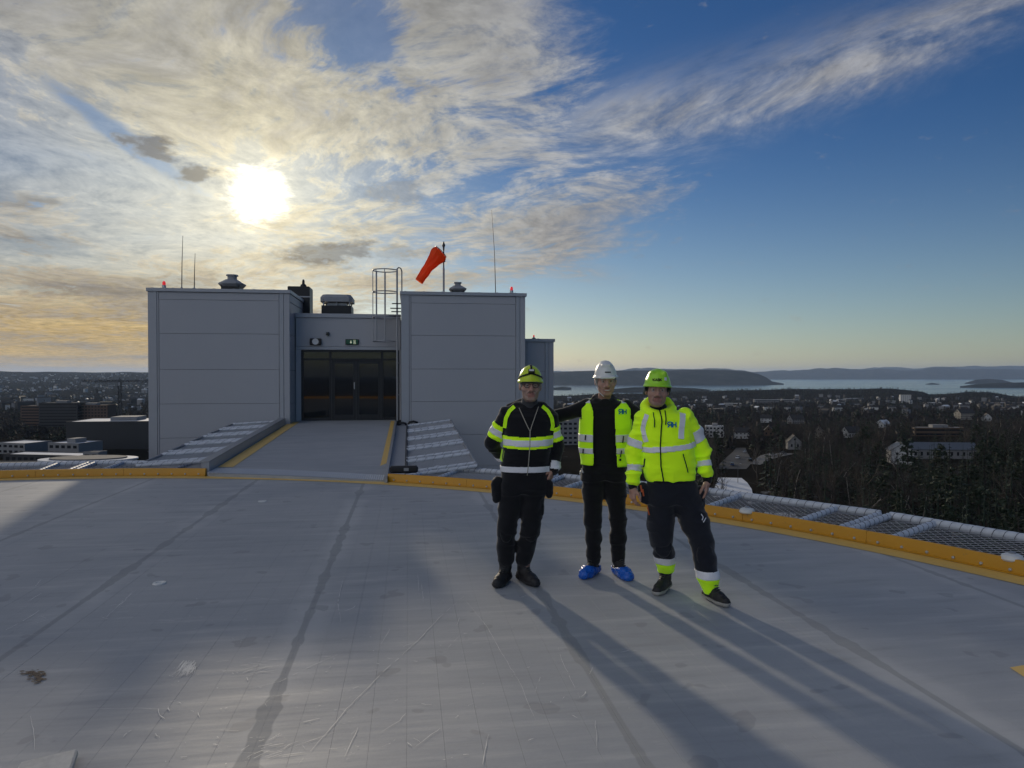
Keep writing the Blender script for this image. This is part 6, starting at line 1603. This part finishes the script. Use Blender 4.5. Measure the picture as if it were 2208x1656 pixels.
# ---------- the man on the left: black jacket, yellow helmet with head torch
def person_one():
    root, X, Zz, A = person_frame(6.15, 1113.0, (1020, 770, 3.185))
    tag(root, 'man in black work jacket with yellow bands and yellow helmet, hand in pocket', 'person')
    T = rows(X, Zz, [(335, 318, 458, .070, .02), (352, 262, 505, .088, .015), (375, 226, 540, .105, .01), (420, 212, 550, .125, 0), (500, 211, 546, .135, 0), (600, 214, 537, .138, -.005), (700, 198, 528, .137, 0), (760, 188, 523, .13, 0), (803, 190, 521, .125, 0)])
    c = A(393, 203, -.035); Rm = rotm(3, -3, 1); neck = A(388, 345, .02)
    sh = [A(232, 402, .0), A(525, 408, .0)]; el = [A(126, 605, .06), A(574, 615, .04)]; wr = [A(190, 712, .17), A(552, 775, -.02)]
    hip = [A(285, 905), A(425, 905)]; kn = [A(235, 1180, -.02), A(395, 1180, -.02)]; an = [A(224, 1500), A(350, 1495)]
    hands = [((.85, .25, -.25), (-.3, -.2, 1), (0.2, .4, .8), 28), ((-.42, -.12, -1), (-.8, .5, .2), (-.3, -1, 0), 30)]
    o, V, Q, L, own = build_body(root, c, Rm, neck, sh, el, wr, hands, hip, kn, an, T, (0.46, 0.27, 0.20), ((0.26, 0.24, 0.22), 'full', 0.75))
    hair_cap(root, V, Q, L, own, C_['hair_grey'])
    # jacket
    S = Solid(); S.loft(T, .03, 'torso', 2.5)
    for i, t in ((0, 'arm_l'), (1, 'arm_r')):
        S.chain([sh[i], el[i], wr[i]], [.074, .060, .046] if i == 0 else [.070, .060, .048], .035, t)
    S.cone(A(300, 352, .02), A(470, 352, .02), .05, .05, .05, 'torso')
    for a_ in range(12):                                    # stand-up collar
        t0, t1 = R_(a_ * 30), R_(a_ * 30 + 30)
        p = [np.array((X(388) + .078 * math.cos(t), .025 + .078 * math.sin(t), Zz(345) + .016 * math.sin(t))) for t in (t0, t1)]
        if not 230 < a_ * 30 < 300: S.cone(p[0], p[1], .024, .024, .02, 'collar')
    S.cone(A(250, 350, .10), A(330, 325, .12), .03, .04, .04, 'collar')
    V, Q = S.mesh(.006); V = smooth_v(V, Q, 1); own = S.owner(V); N = vnormals(V, Q)
    arm = np.isin(own, ['arm_l', 'arm_r'])
    V = folds(V, N, .012, (7, 7, 17), 21, np.where(arm, 1.0, 0.5)); N = vnormals(V, Q); VQN = (V, Q, N)
    jk = finish('jacket', (V, Q), C_['black'], root); bv = bvh_of(V, Q)
    x, y, z = V.T; front = N[:, 1] < .2; tor = own == 'torso'
    sag = .012 * np.cos((x - X(370)) / .21 * 1.5)
    zz = z + sag
    band(jk, 'yellow_band', VQN, tor & (zz < Zz(540) + .005) & (zz > Zz(622)), C_['hivis'], .002, .002)
    band(jk, 'reflective_band', VQN, tor & (zz < Zz(560) + .003) & (zz > Zz(604)), C_['silver'], .005, .002)
    band(jk, 'reflective_hem', VQN, tor & (z < Zz(745)) & (z > Zz(788)), C_['silver'], .003, .002)
    for i, t, (u0, u1) in ((0, 'arm_l', (.32, .80)), (1, 'arm_r', (.36, .84))):
        q_ = along(V, sh[i], el[i]); k_ = own == t
        band(jk, 'yellow_band', VQN, k_ & (q_ > u0) & (q_ < u1), C_['hivis'], .002, .002)
        m_ = (u0 + u1) / 2; band(jk, 'reflective_band', VQN, k_ & (q_ > m_ - .11) & (q_ < m_ + .11), C_['silver'], .005, .002)
    q_ = along(V, el[1], wr[1]); band(jk, 'reflective_cuff', VQN, (own == 'arm_r') & (q_ > .66) & (q_ < 1.02), C_['silver'], .003, .002)
    q_ = along(V, el[0], wr[0]); band(jk, 'reflective_cuff', VQN, (own == 'arm_l') & (q_ > .78) & (q_ < 1.02), C_['silver'], .003, .002)
    def rb(nm, pts, hw, off, mat, par=jk, bb=bv): ribs(nm, bb, [(X(a), Zz(b)) for a, b in pts], hw, off, mat, par)
    rb('yellow_piping', [(284, 342), (250, 372), (226, 420), (216, 488)], .0155, .003, C_['hivis_g']); rb('yellow_piping', [(474, 340), (512, 372), (538, 420), (546, 470), (538, 505)], .0155, .003, C_['hivis_g'])
    rb('yellow_piping', [(212, 560), (206, 640), (192, 720)], .013, .003, C_['hivis_g'])
    rb('zip', [(315, 350), (340, 405), (370, 470), (388, 505)], .0032, .006, C_['zip']); rb('zip', [(448, 342), (425, 400), (400, 470), (390, 505)], .0032, .006, C_['zip']); rb('zip', [(389, 500), (388, 600), (378, 730), (370, 805)], .0036, .007, C_['zip'])
    # neck gaiter and dark shirt in the open collar
    S = Solid(); S.cone(A(388, 318, .0), A(386, 368, .015), .074, .086, .02); V, Q = S.mesh(.006); finish('neck_warmer', (folds(V, vnormals(V, Q), .004, (20, 20, 50), 3), Q), C_['grey_knit'], root)
    # trousers
    S = Solid(); S.loft(rows(X, Zz, [(785, 196, 516, .120, 0), (850, 190, 520, .127, 0), (900, 184, 512, .128, 0), (935, 190, 500, .110, 0)]), .03, 'hip', 2.5)
    S.chain([A(272, 915), A(256, 1040), A(231, 1180, -.02), A(227, 1300), A(223, 1400)], [.108, .096, .078, .073, .070], .045, 'leg')
    S.chain([A(410, 915), A(410, 1040), A(396, 1180, -.02), A(368, 1300), A(352, 1400)], [.108, .095, .077, .072, .068], .045, 'leg')
    V, Q = S.mesh(.006); V = smooth_v(V, Q, 1); V = folds(V, vnormals(V, Q), .0085, (8, 8, 14), 31); tr = finish('trousers', (V, Q), C_['black'], root)
    for nm, pr in (('tool_pouch', [('ell', A(170, 905, -.02), (.050, .055, .105), .03), ('cone', A(150, 870, -.03), A(160, 975, -.04), .028, .036, .03), ('cone', A(185, 845, -.04), A(150, 850, .02), .02, .02, .03)]),
                   ('tool_pouch', [('ell', A(522, 905, -.03), (.036, .045, .080), .03), ('cone', A(520, 870, -.05), A(522, 950, -.04), .024, .02, .03)]),
                   ('thigh_pocket', [('ell', A(472, 1045, -.01), (.024, .060, .070), .03)]), ('knee_pad', [('ell', A(228, 1200, -.075), (.055, .025, .085), .03)]), ('knee_pad', [('ell', A(396, 1200, -.075), (.055, .025, .085), .03)])):
        blob(root, nm, pr, C_['black'], .006, .004)
    boot(root, 'boot', (X(222), .0), (-.36, -.93), A(222, 1365), .066, C_['boot'], C_['sole'], .30, .055)
    boot(root, 'boot', (X(346), .015), (.52, -.85), A(352, 1365), .066, C_['boot'], C_['sole'], .30, .055)
    # helmet
    r = (.104, .126, .150); V, Q = helmet(root, c, Rm, r, 'yellow'); he = finish('helmet', (V, Q), C_['shell_yellow'], root)
    Lh = (V - c) @ Rm; N = vnormals(V, Q); VQN = (V, Q, N)
    band(he, 'head_strap', VQN, (np.abs(Lh[:, 2] - .100 + np.abs(Lh[:, 0]) * .30 + np.clip(Lh[:, 1], -.02, .2) * .12) < .0085) & (N @ np.array(Rm[:, 2]) > -.3), C_['black'], .003, .003)
    band(he, 'head_strap', VQN, (np.abs(Lh[:, 0]) < .010) & (Lh[:, 2] > .10), C_['black'], .003, .003)
    def Wt(p): return c + Rm @ np.array(p)
    S = Solid(); S.ell(Wt((0, -.055, .024)), (.098, .094, .012), .01, '', Rm); V, Q = S.mesh(.005); finish('peak', (V, Q), C_['black'], he)
    tl = MB(); tl.box(-.028, .028, -.028, .012, -.016, .016); t_ = tl.build('head_torch', M['black_plastic'], he, bevel=.006); t_.location = Wt((0, -.104, .118)); t_.rotation_euler = (R_(-25), 0, 0)
    g_ = MB(); g_.box(-.020, .020, -.0305, -.0285, -.008, .008); g_.build('lens', M['white_plastic'], t_)
    gl = MB()
    for s_ in (-1, 1):
        pts = [Wt((s_ * .036 + .026 * math.cos(t), -.116 + abs(s_ * .036 + .026 * math.cos(t)) * .25, .000 + .019 * math.sin(t))) for t in [R_(30 * k_) for k_ in range(13)]]
        gl.tube(pts, .0028, 5); gl.tube([Wt((s_ * .064, -.098, .006)), Wt((s_ * .088, .0, .010))], .0028, 5)
    gl.tube([Wt((-.012, -.116, .006)), Wt((.012, -.116, .006))], .0028, 5); gl.build('glasses', M['black_plastic'], root)
person_one()

# ---------- the man in the middle: open hi-vis vest, white helmet, blue shoe covers
def person_two():
    root, X, Zz, A = person_frame(6.38, 1303.0, (1200, 760, 3.245))
    tag(root, 'man in open hi-vis vest and white helmet with blue shoe covers, arms round the others', 'person')
    T = rows(X, Zz, [(322, 285, 395, .070, .03), (338, 238, 440, .092, .02), (360, 198, 488, .112, .01), (400, 174, 513, .130, 0), (500, 167, 518, .138, 0), (600, 166, 506, .136, 0), (700, 169, 496, .134, 0), (795, 180, 490, .128, 0)])
    Tj = [(z_, cx, cy, a - .016, b - .016) for z_, cx, cy, a, b in T]
    c = A(339, 203, -.045); Rm = rotm(0, 2, -1.5); neck = A(335, 350, .02)
    sh = [A(212, 388, .02), A(492, 392, .02)]; el = [A(20, 452, .06), A(640, 500, -.06)]; wr = [A(-150, 478, .0), A(745, 560, -.34)]
    hip = [A(262, 900), A(405, 900)]; kn = [A(255, 1180, -.02), A(432, 1180, -.02)]; an = [A(262, 1490), A(433, 1500)]
    hands = [((-1, -.12, -.1), (0, -1, 0), (0, 0, 1), 12), ((.8, -.45, -.1), (-.4, -.9, 0), (0, 0, 1), 12)]
    o, V, Q, L, own = build_body(root, c, Rm, neck, sh, el, wr, hands, hip, kn, an, Tj, (0.48, 0.29, 0.22), ((0.30, 0.25, 0.22), 'goatee', 0.25), 1.0)
    hair_cap(root, V, Q, L, own, C_['hair_grey'])
    def Wt(p): return c + Rm @ (np.array(p) * 1.1)
    MB().tube([Wt((-.026, -.1005, -.0690)), Wt((0, -.1065, -.0715)), Wt((.026, -.1005, -.0690))], [.002, .0038, .002], 6).build('teeth', M['white_plastic'], root)
    S = Solid(); S.loft(Tj, .03, 'torso', 2.4)
    for i in (0, 1): S.chain([sh[i], el[i], wr[i]], [.072, .056, .042], .035, 'arm')
    for a_ in range(12):
        if not 225 < a_ * 30 < 300:
            p = [np.array((X(335) + .085 * math.cos(t), .02 + .080 * math.sin(t), Zz(333) + .03 * math.sin(t))) for t in (R_(a_ * 30), R_(a_ * 30 + 30))]
            S.cone(p[0], p[1], .026, .026, .02, 'collar')
    V, Q = S.mesh(.006); V = smooth_v(V, Q, 1); own = S.owner(V); V = folds(V, vnormals(V, Q), .0065, (7, 9, 15), 41, np.where(own == 'arm', 1.2, .5)); finish('jacket', (V, Q), C_['black'], root)
    S = Solid(); S.ell(A(335, 385, -.055), (.085, .045, .075), .02); V, Q = S.mesh(.008); finish('shirt', (V, Q), C_['black'], root)
    # vest
    S = Solid(); S.loft(T, .03, 'torso', 2.4, .004); V, Q = S.mesh(.006); V = smooth_v(V, Q, 1); N = vnormals(V, Q)
    V = folds(V, N, .008, (6, 6, 6), 43); N = vnormals(V, Q); VQN = (V, Q, N); x, y, z = V.T
    li = np.interp(-z, [-Zz(300), -Zz(345), -Zz(420), -Zz(600), -Zz(770), -Zz(800)], [X(228), X(232), X(250), X(246), X(252), X(240)])
    ri = np.interp(-z, [-Zz(300), -Zz(345), -Zz(400), -Zz(600), -Zz(800)], [X(462), X(458), X(392), X(396), X(410)])
    openf = (y < .03) & (x > li) & (x < ri); neckh = np.hypot(x - X(337), (y - .02) * 1.0) < .108
    keep = ~openf & ~((z > Zz(352)) & neckh) & (z > Zz(788) + np.where(x < X(330), .0, -.012)) & (z < Zz(318)) & (N[:, 2] > -.8)
    keep &= ~((np.abs(x - X(342)) > (X(520) - X(165)) / 2 * .93) & (z > Zz(470)))
    vs_ = finish('vest', shell(*VQN, keep, .004, .004), C_['hivis_g'], root); bv = bvh_of(*shell(*VQN, keep, .004, .004))
    for a_, b_ in ((572, 626), (662, 708)): band(vs_, 'reflective_band', VQN, keep & (z < Zz(a_)) & (z > Zz(b_)), C_['silver'], .009, .002)
    band(vs_, 'reflective_patch', VQN, keep & (z < Zz(316)) & (z > Zz(364)) & (y < .05) & (np.abs(x - X(345)) > X(470) - X(350) - .03) & (np.abs(x - X(345)) < X(500) - X(345) + .01), C_['silver'], .009, .002)
    mb = MB(); lettering(mb, bv, 'ЯH', X(420), Zz(432), X(452) - X(418), .0050, .98); mb.build('logo', C_['logo'], vs_)
    mb = MB()
    for pts in ([(455, 580), (448, 628)], [(440, 680), (432, 725)], [(497, 585), (495, 628)], [(478, 682), (474, 722)], [(195, 575), (192, 610)], [(180, 672), (178, 705)]): ribbon(mb, bv, [(X(a), Zz(b)) for a, b in pts], .0045, .012)
    ribbon(mb, bv, [(X(432), Zz(736)), (X(432), Zz(752))], .009, .005); mb.build('dark_stitching', C_['black'], vs_)
    # trousers
    S = Solid(); S.loft(rows(X, Zz, [(775, 184, 486, .116, 0), (850, 180, 488, .122, 0), (890, 186, 484, .108, 0)]), .03, 'hip', 2.5)
    S.chain([A(262, 880), A(258, 985), A(255, 1180, -.015), A(258, 1300), A(262, 1455)], [.104, .092, .073, .067, .066], .045, 'leg')
    S.chain([A(404, 880), A(414, 985), A(432, 1180, -.015), A(432, 1300), A(433, 1465)], [.104, .092, .071, .068, .060], .045, 'leg')
    V, Q = S.mesh(.006); V = smooth_v(V, Q, 1); V = folds(V, vnormals(V, Q), .0075, (8, 8, 16), 51); finish('trousers', (V, Q), C_['black'], root)
    blob(root, 'key_ring', [('cone', A(172, 815, -.06), A(180, 838, -.075), .007, .010, .01), ('cone', A(165, 830, -.06), A(160, 850, -.07), .006, .008, .01)], C_['tool_steel'], .004, .001)
    for (cx, y0, dr) in ((262, .01, (-.55, -.83)), (433, -.02, (.32, -.95))):
        b = boot(root, 'shoe', (X(cx), y0), dr, A(cx, 1462), .056, C_['boot'], C_['sole'], .285, .048)
        S = Solid(); foot(S, (X(cx), y0), dr, .30, .052, .006); V, Q = S.mesh(.005); V = smooth_v(V, Q, 1); N = vnormals(V, Q)
        V = folds(V, N, .006, (30, 30, 45), 61); V[:, 2] = np.maximum(V[:, 2], .003); N = vnormals(V, Q)
        p = V[:, :2] - np.array((X(cx), y0)); fwd = p @ (np.array(dr) / np.hypot(*dr))
        r = shell(V, Q, N, V[:, 2] < .062 + np.clip(fwd, 0, .2) * .30, .002, .002); finish('shoe_cover', r, C_['blue_film'], root)
    r = (.099, .122, .152); V, Q = helmet(root, c, Rm, r, 'white'); he = finish('helmet', (V, Q), C_['shell_white'], root); bh = bvh_of(V, Q)
    mb = MB(); ribbon(mb, bh, [(X(323), Zz(143)), (X(364), Zz(143))], .0048, .002); mb.build('badge', C_['black'], he)
    MB().tube([Wt((-.083, -.015, .01)), Wt((-.080, -.030, -.045)), Wt((-.064, -.055, -.085)), Wt((-.028, -.082, -.122))], .0035, 6).build('chin_strap', M['white_plastic'], he)
person_two()

# ---------- the man on the right: hi-vis hooded jacket, lime helmet
def person_three():
    root, X, Zz, A = person_frame(5.80, 1474.0, (1330, 780, 3.067))
    tag(root, 'man in fluorescent yellow hooded jacket and lime helmet, dark work trousers', 'person')
    T = rows(X, Zz, [(320, 238, 372, .085, .02), (345, 188, 435, .112, .01), (380, 168, 466, .135, 0), (450, 166, 486, .140, 0), (550, 171, 508, .144, -.005), (650, 173, 515, .146, -.005), (720, 175, 519, .144, 0), (768, 186, 521, .138, 0), (792, 198, 519, .13, 0)])
    c = A(262, 193, -.035); Rm = rotm(-9, -2, 2); neck = A(275, 330, .02)
    sh = [A(182, 388), A(450, 375)]; el = [A(124, 592, .03), A(566, 572, .03)]; wr = [A(101, 832, -.04), A(590, 792, -.04)]
    hip = [A(295, 930), A(455, 930)]; kn = [A(297, 1180, -.01), A(545, 1180, -.10)]; an = [A(346, 1470, .13), A(590, 1520, -.16)]
    hands = [((-.05, -.12, -1), (.9, .45, 0), (.35, -.9, 0), 34), ((-.08, -.15, -1), (-.9, .45, 0), (-.35, -.9, 0), 24)]
    o, V, Q, L, own = build_body(root, c, Rm, neck, sh, el, wr, hands, hip, kn, an, T, (0.45, 0.265, 0.195), ((0.17, 0.15, 0.13), 'goatee', 0.7))
    hair_cap(root, V, Q, L, own, C_['hair_dark'])
    S = Solid(); S.loft(T, .03, 'torso', 2.5)
    S.chain([sh[0], el[0], A(106, 770, -.03), A(103, 800, -.035)], [.078, .064, .053, .043], .035, 'arm_l'); S.chain([sh[1], el[1], A(588, 735, -.03), A(590, 762, -.035)], [.082, .067, .054, .043], .035, 'arm_r')
    for a_ in range(14):                                   # hood lying round the neck
        t0, t1 = (R_(-62 + 304 / 14 * k_) for k_ in (a_, a_ + 1))
        p = [np.array((X(282) + (.105 + .012 * math.sin(t)) * math.cos(t), .035 + .10 * math.sin(t), Zz(318) + .040 * math.sin(t))) for t in (t0, t1)]
        r0 = .034 + .018 * max(0, math.sin((t0 + t1) / 2)); S.cone(p[0], p[1], r0, r0, .02, 'hood')
    S.cone(A(300, 300, .11), A(290, 380, .13), .08, .07, .05, 'hood', (1.2, .7, 1))
    V, Q = S.mesh(.006); V = smooth_v(V, Q, 1); own = S.owner(V); N = vnormals(V, Q); arm = np.isin(own, ['arm_l', 'arm_r'])
    V = folds(V, N, .016, (7, 7, 17), 71, np.where(arm, 1.0, .5)); N = vnormals(V, Q); VQN = (V, Q, N); jk = finish('jacket', (V, Q), C_['hivis'], root); bv = bvh_of(V, Q)
    x, y, z = V.T; tor = own == 'torso'
    zb = z + np.interp(x, [X(165), X(280), X(400), X(515)], [.012, 0.004, -.010, -.034]) * np.where(y < 0, 1, .3)
    band(jk, 'reflective_band', VQN, tor & (zb < Zz(552)) & (zb > Zz(592)), C_['silver'], .003, .002)
    for i, t, u in ((0, 'arm_l', (.62, .92)), (1, 'arm_r', (.42, .84))): q_ = along(V, sh[i], el[i]); band(jk, 'reflective_band', VQN, (own == t) & (q_ > u[0]) & (q_ < u[1] - .04), C_['silver'], .003, .002)
    for i, t in ((0, 'arm_l'), (1, 'arm_r')): q_ = along(V, el[i], wr[i]); band(jk, 'reflective_band', VQN, (own == t) & (q_ > .40) & (q_ < .58), C_['silver'], .003, .002)
    def rb(nm, pts, hw, off, mat, par=jk, bb=bv): ribs(nm, bb, [(X(a), Zz(b)) for a, b in pts], hw, off, mat, par)
    rb('reflective_brace', [(188, 350), (170, 395), (162, 440), (170, 490), (182, 530)], .0165, .003, C_['silver']); rb('reflective_brace', [(428, 322), (416, 370), (405, 430), (398, 505)], .0235, .003, C_['silver'])
    rb('zip', [(271, 322), (276, 400), (267, 500), (264, 580), (270, 690), (290, 788)], .0045, .004, C_['black']); rb('pocket_zip', [(410, 600), (425, 650), (447, 725)], .0040, .004, C_['black']); rb('pocket_zip', [(178, 640), (172, 700)], .0035, .004, C_['black'])
    rb('drawstring', [(227, 335), (229, 380), (229, 432)], .0030, .007, C_['black']); rb('drawstring', [(304, 322), (302, 370), (299, 415)], .0034, .007, C_['black'])
    mb = MB(); lettering(mb, bv, 'ЯH', X(312), Zz(431), X(346) - X(312), .0050, .98); mb.build('logo', C_['logo'], jk)
    S = Solid(); S.cone(A(275, 318, .0), A(276, 345, .005), .072, .080, .02); V, Q = S.mesh(.008); finish('undershirt', (V, Q), C_['black'], root)
    for i, pts in ((0, (A(103, 788, -.035), A(101, 826, -.04))), (1, (A(590, 750, -.035), A(590, 786, -.04)))): blob(root, 'cuff', [('cone', pts[0], pts[1], .044, .036, .01)], C_['black'], .005, .002)
    blob(root, 'hem_rib', [('loft', rows(X, Zz, [(780, 195, 522, .137, 0), (803, 205, 517, .130, 0)]), .01, '', 2.5)], C_['black'], .006, .002)
    # trousers
    S = Solid(); S.loft(rows(X, Zz, [(785, 204, 520, .132, 0), (850, 200, 540, .135, 0), (900, 198, 556, .134, 0), (935, 205, 556, .115, 0)]), .03, 'hip', 2.5)
    lg = [A(300, 915), A(291, 1080, 0), A(297, 1180, .0), A(325, 1290, .06), A(340, 1340, .09), A(347, 1410, .12)]; rg = [A(462, 915), A(512, 1075, -.05), A(545, 1180, -.10), A(560, 1300, -.13), A(575, 1400, -.15), A(590, 1475, -.16)]
    S.chain(lg, [.122, .100, .086, .078, .073, .066], .045, 'leg_l'); S.chain(rg, [.124, .108, .088, .082, .074, .060], .045, 'leg_r')
    V, Q = S.mesh(.006); V = smooth_v(V, Q, 1); own = S.owner(V); V = folds(V, vnormals(V, Q), .008, (8, 8, 15), 81); N = vnormals(V, Q); VQN = (V, Q, N); tr = finish('trousers', (V, Q), C_['navy'], root)
    zl = V[:, 2] - (V[:, 0] - X(340)) * .15
    for t, a_, m_, b_ in (('leg_l', 1308, 1356, 1425), ('leg_r', 1352, 1404, 1500)):
        k_ = own == t; band(tr, 'reflective_band', VQN, k_ & (V[:, 2] < Zz(a_)) & (V[:, 2] > Zz(m_)), C_['silver'], .003, .003); band(tr, 'yellow_band', VQN, k_ & (V[:, 2] <= Zz(m_) + .004) & (V[:, 2] > Zz(b_)), C_['hivis_g'], .002, .002)
    mb = MB(); bt = bvh_of(V, Q); ribbon(mb, bt, [(X(532), Zz(992)), (X(545), Zz(1012)), (X(534), Zz(1030))], .003, .003); ribbon(mb, bt, [(X(540), Zz(1042)), (X(566), Zz(1018))], .0025, .003); mb.build('print', C_['silver'], tr)
    for nm, pr in (('tool_pouch', [('ell', A(175, 870, -.02), (.046, .055, .085), .03), ('cone', A(165, 830, -.03), A(195, 930, -.05), .028, .018, .03)]), ('tool_pouch', [('ell', A(545, 890, -.02), (.042, .055, .085), .03), ('cone', A(535, 850, -.06), A(560, 950, -.05), .026, .022, .03)]),
                   ('thigh_pocket', [('ell', A(575, 1085, -.07), (.035, .06, .075), .03)]), ('knee_pad', [('ell', A(300, 1215, -.055), (.070, .030, .095), .03)]), ('knee_pad', [('ell', A(546, 1250, -.185), (.066, .030, .105), .03)])):
        blob(root, nm, pr, C_['navy'], .006, .004)
    MB().tube([A(150, 815, -.06), A(158, 860, -.07)], .007, 6).build('screwdriver', C_['tool_orange'], root); MB().tube([A(162, 840, -.075), A(168, 885, -.08)], .006, 6).build('screwdriver', C_['tool_orange'], root)
    MB().tube([A(128, 880, -.05), A(146, 860, -.06), A(150, 890, -.06)], .008, 6).build('carabiner', C_['tool_steel'], root)
    MB().tube([A(196, 960, -.06), A(206, 1010, -.07)], .005, 6).build('pencil', C_['tool_orange'], root)
    boot(root, 'shoe', (X(347), .12), (-.55, -.83), A(347, 1425, .12), .050, C_['boot'], C_['sole_lt'], .30, .050)
    boot(root, 'shoe', (X(588), -.15), (.38, -.92), A(590, 1485, -.16), .050, C_['boot'], C_['sole_lt'], .30, .050)
    r = (.106, .128, .146); V, Q = helmet(root, c, Rm, r, 'lime'); he = finish('helmet', (V, Q), C_['shell_green'], root); bh = bvh_of(V, Q)
    mb = MB(); lettering(mb, bh, 'KASK', X(219), Zz(131), X(231) - X(219) + .004, .0030, .92, .002); mb.build('lettering', C_['black'], he)
    def Wt(p): return c + Rm @ np.array(p)
    mb = MB(); ribbon(mb, bh, [(X(300), Zz(128)), (X(302), Zz(108))], .011, .002); ribbon(mb, bh, [(X(318), Zz(92)), (X(322), Zz(76))], .008, .002); mb.build('sticker', C_['silver'], he)
    blob(he, 'headband', [('cone', Wt((.088, -.03, .012)), Wt((.092, .07, -.02)), .018, .020, .01), ('cone', Wt((-.088, -.03, .012)), Wt((-.092, .07, -.02)), .018, .020, .01), ('cone', Wt((.06, .12, -.02)), Wt((-.06, .12, -.02)), .02, .02, .01)], C_['black'], .005, .001)
person_three()

# ------------------------------------------------------------------ air between here and the hills
hz = MB().box(-58000, 58000, -58000, 58000, -184, 420).build('haze', None)
hm = bpy.data.materials.new('haze_air'); hm.use_nodes = True; hn = hm.node_tree; hn.nodes.clear()
ho = hn.nodes.new('ShaderNodeOutputMaterial'); hv_ = hn.nodes.new('ShaderNodeVolumePrincipled')
hv_.inputs['Color'].default_value = (0.50, 0.68, 1.0, 1); hv_.inputs['Density'].default_value = 2.3e-5; hv_.inputs['Anisotropy'].default_value = 0.3
hn.links.new(hv_.outputs[0], ho.inputs['Volume']); hz.data.materials.append(hm); tag(hz, kind='stuff')
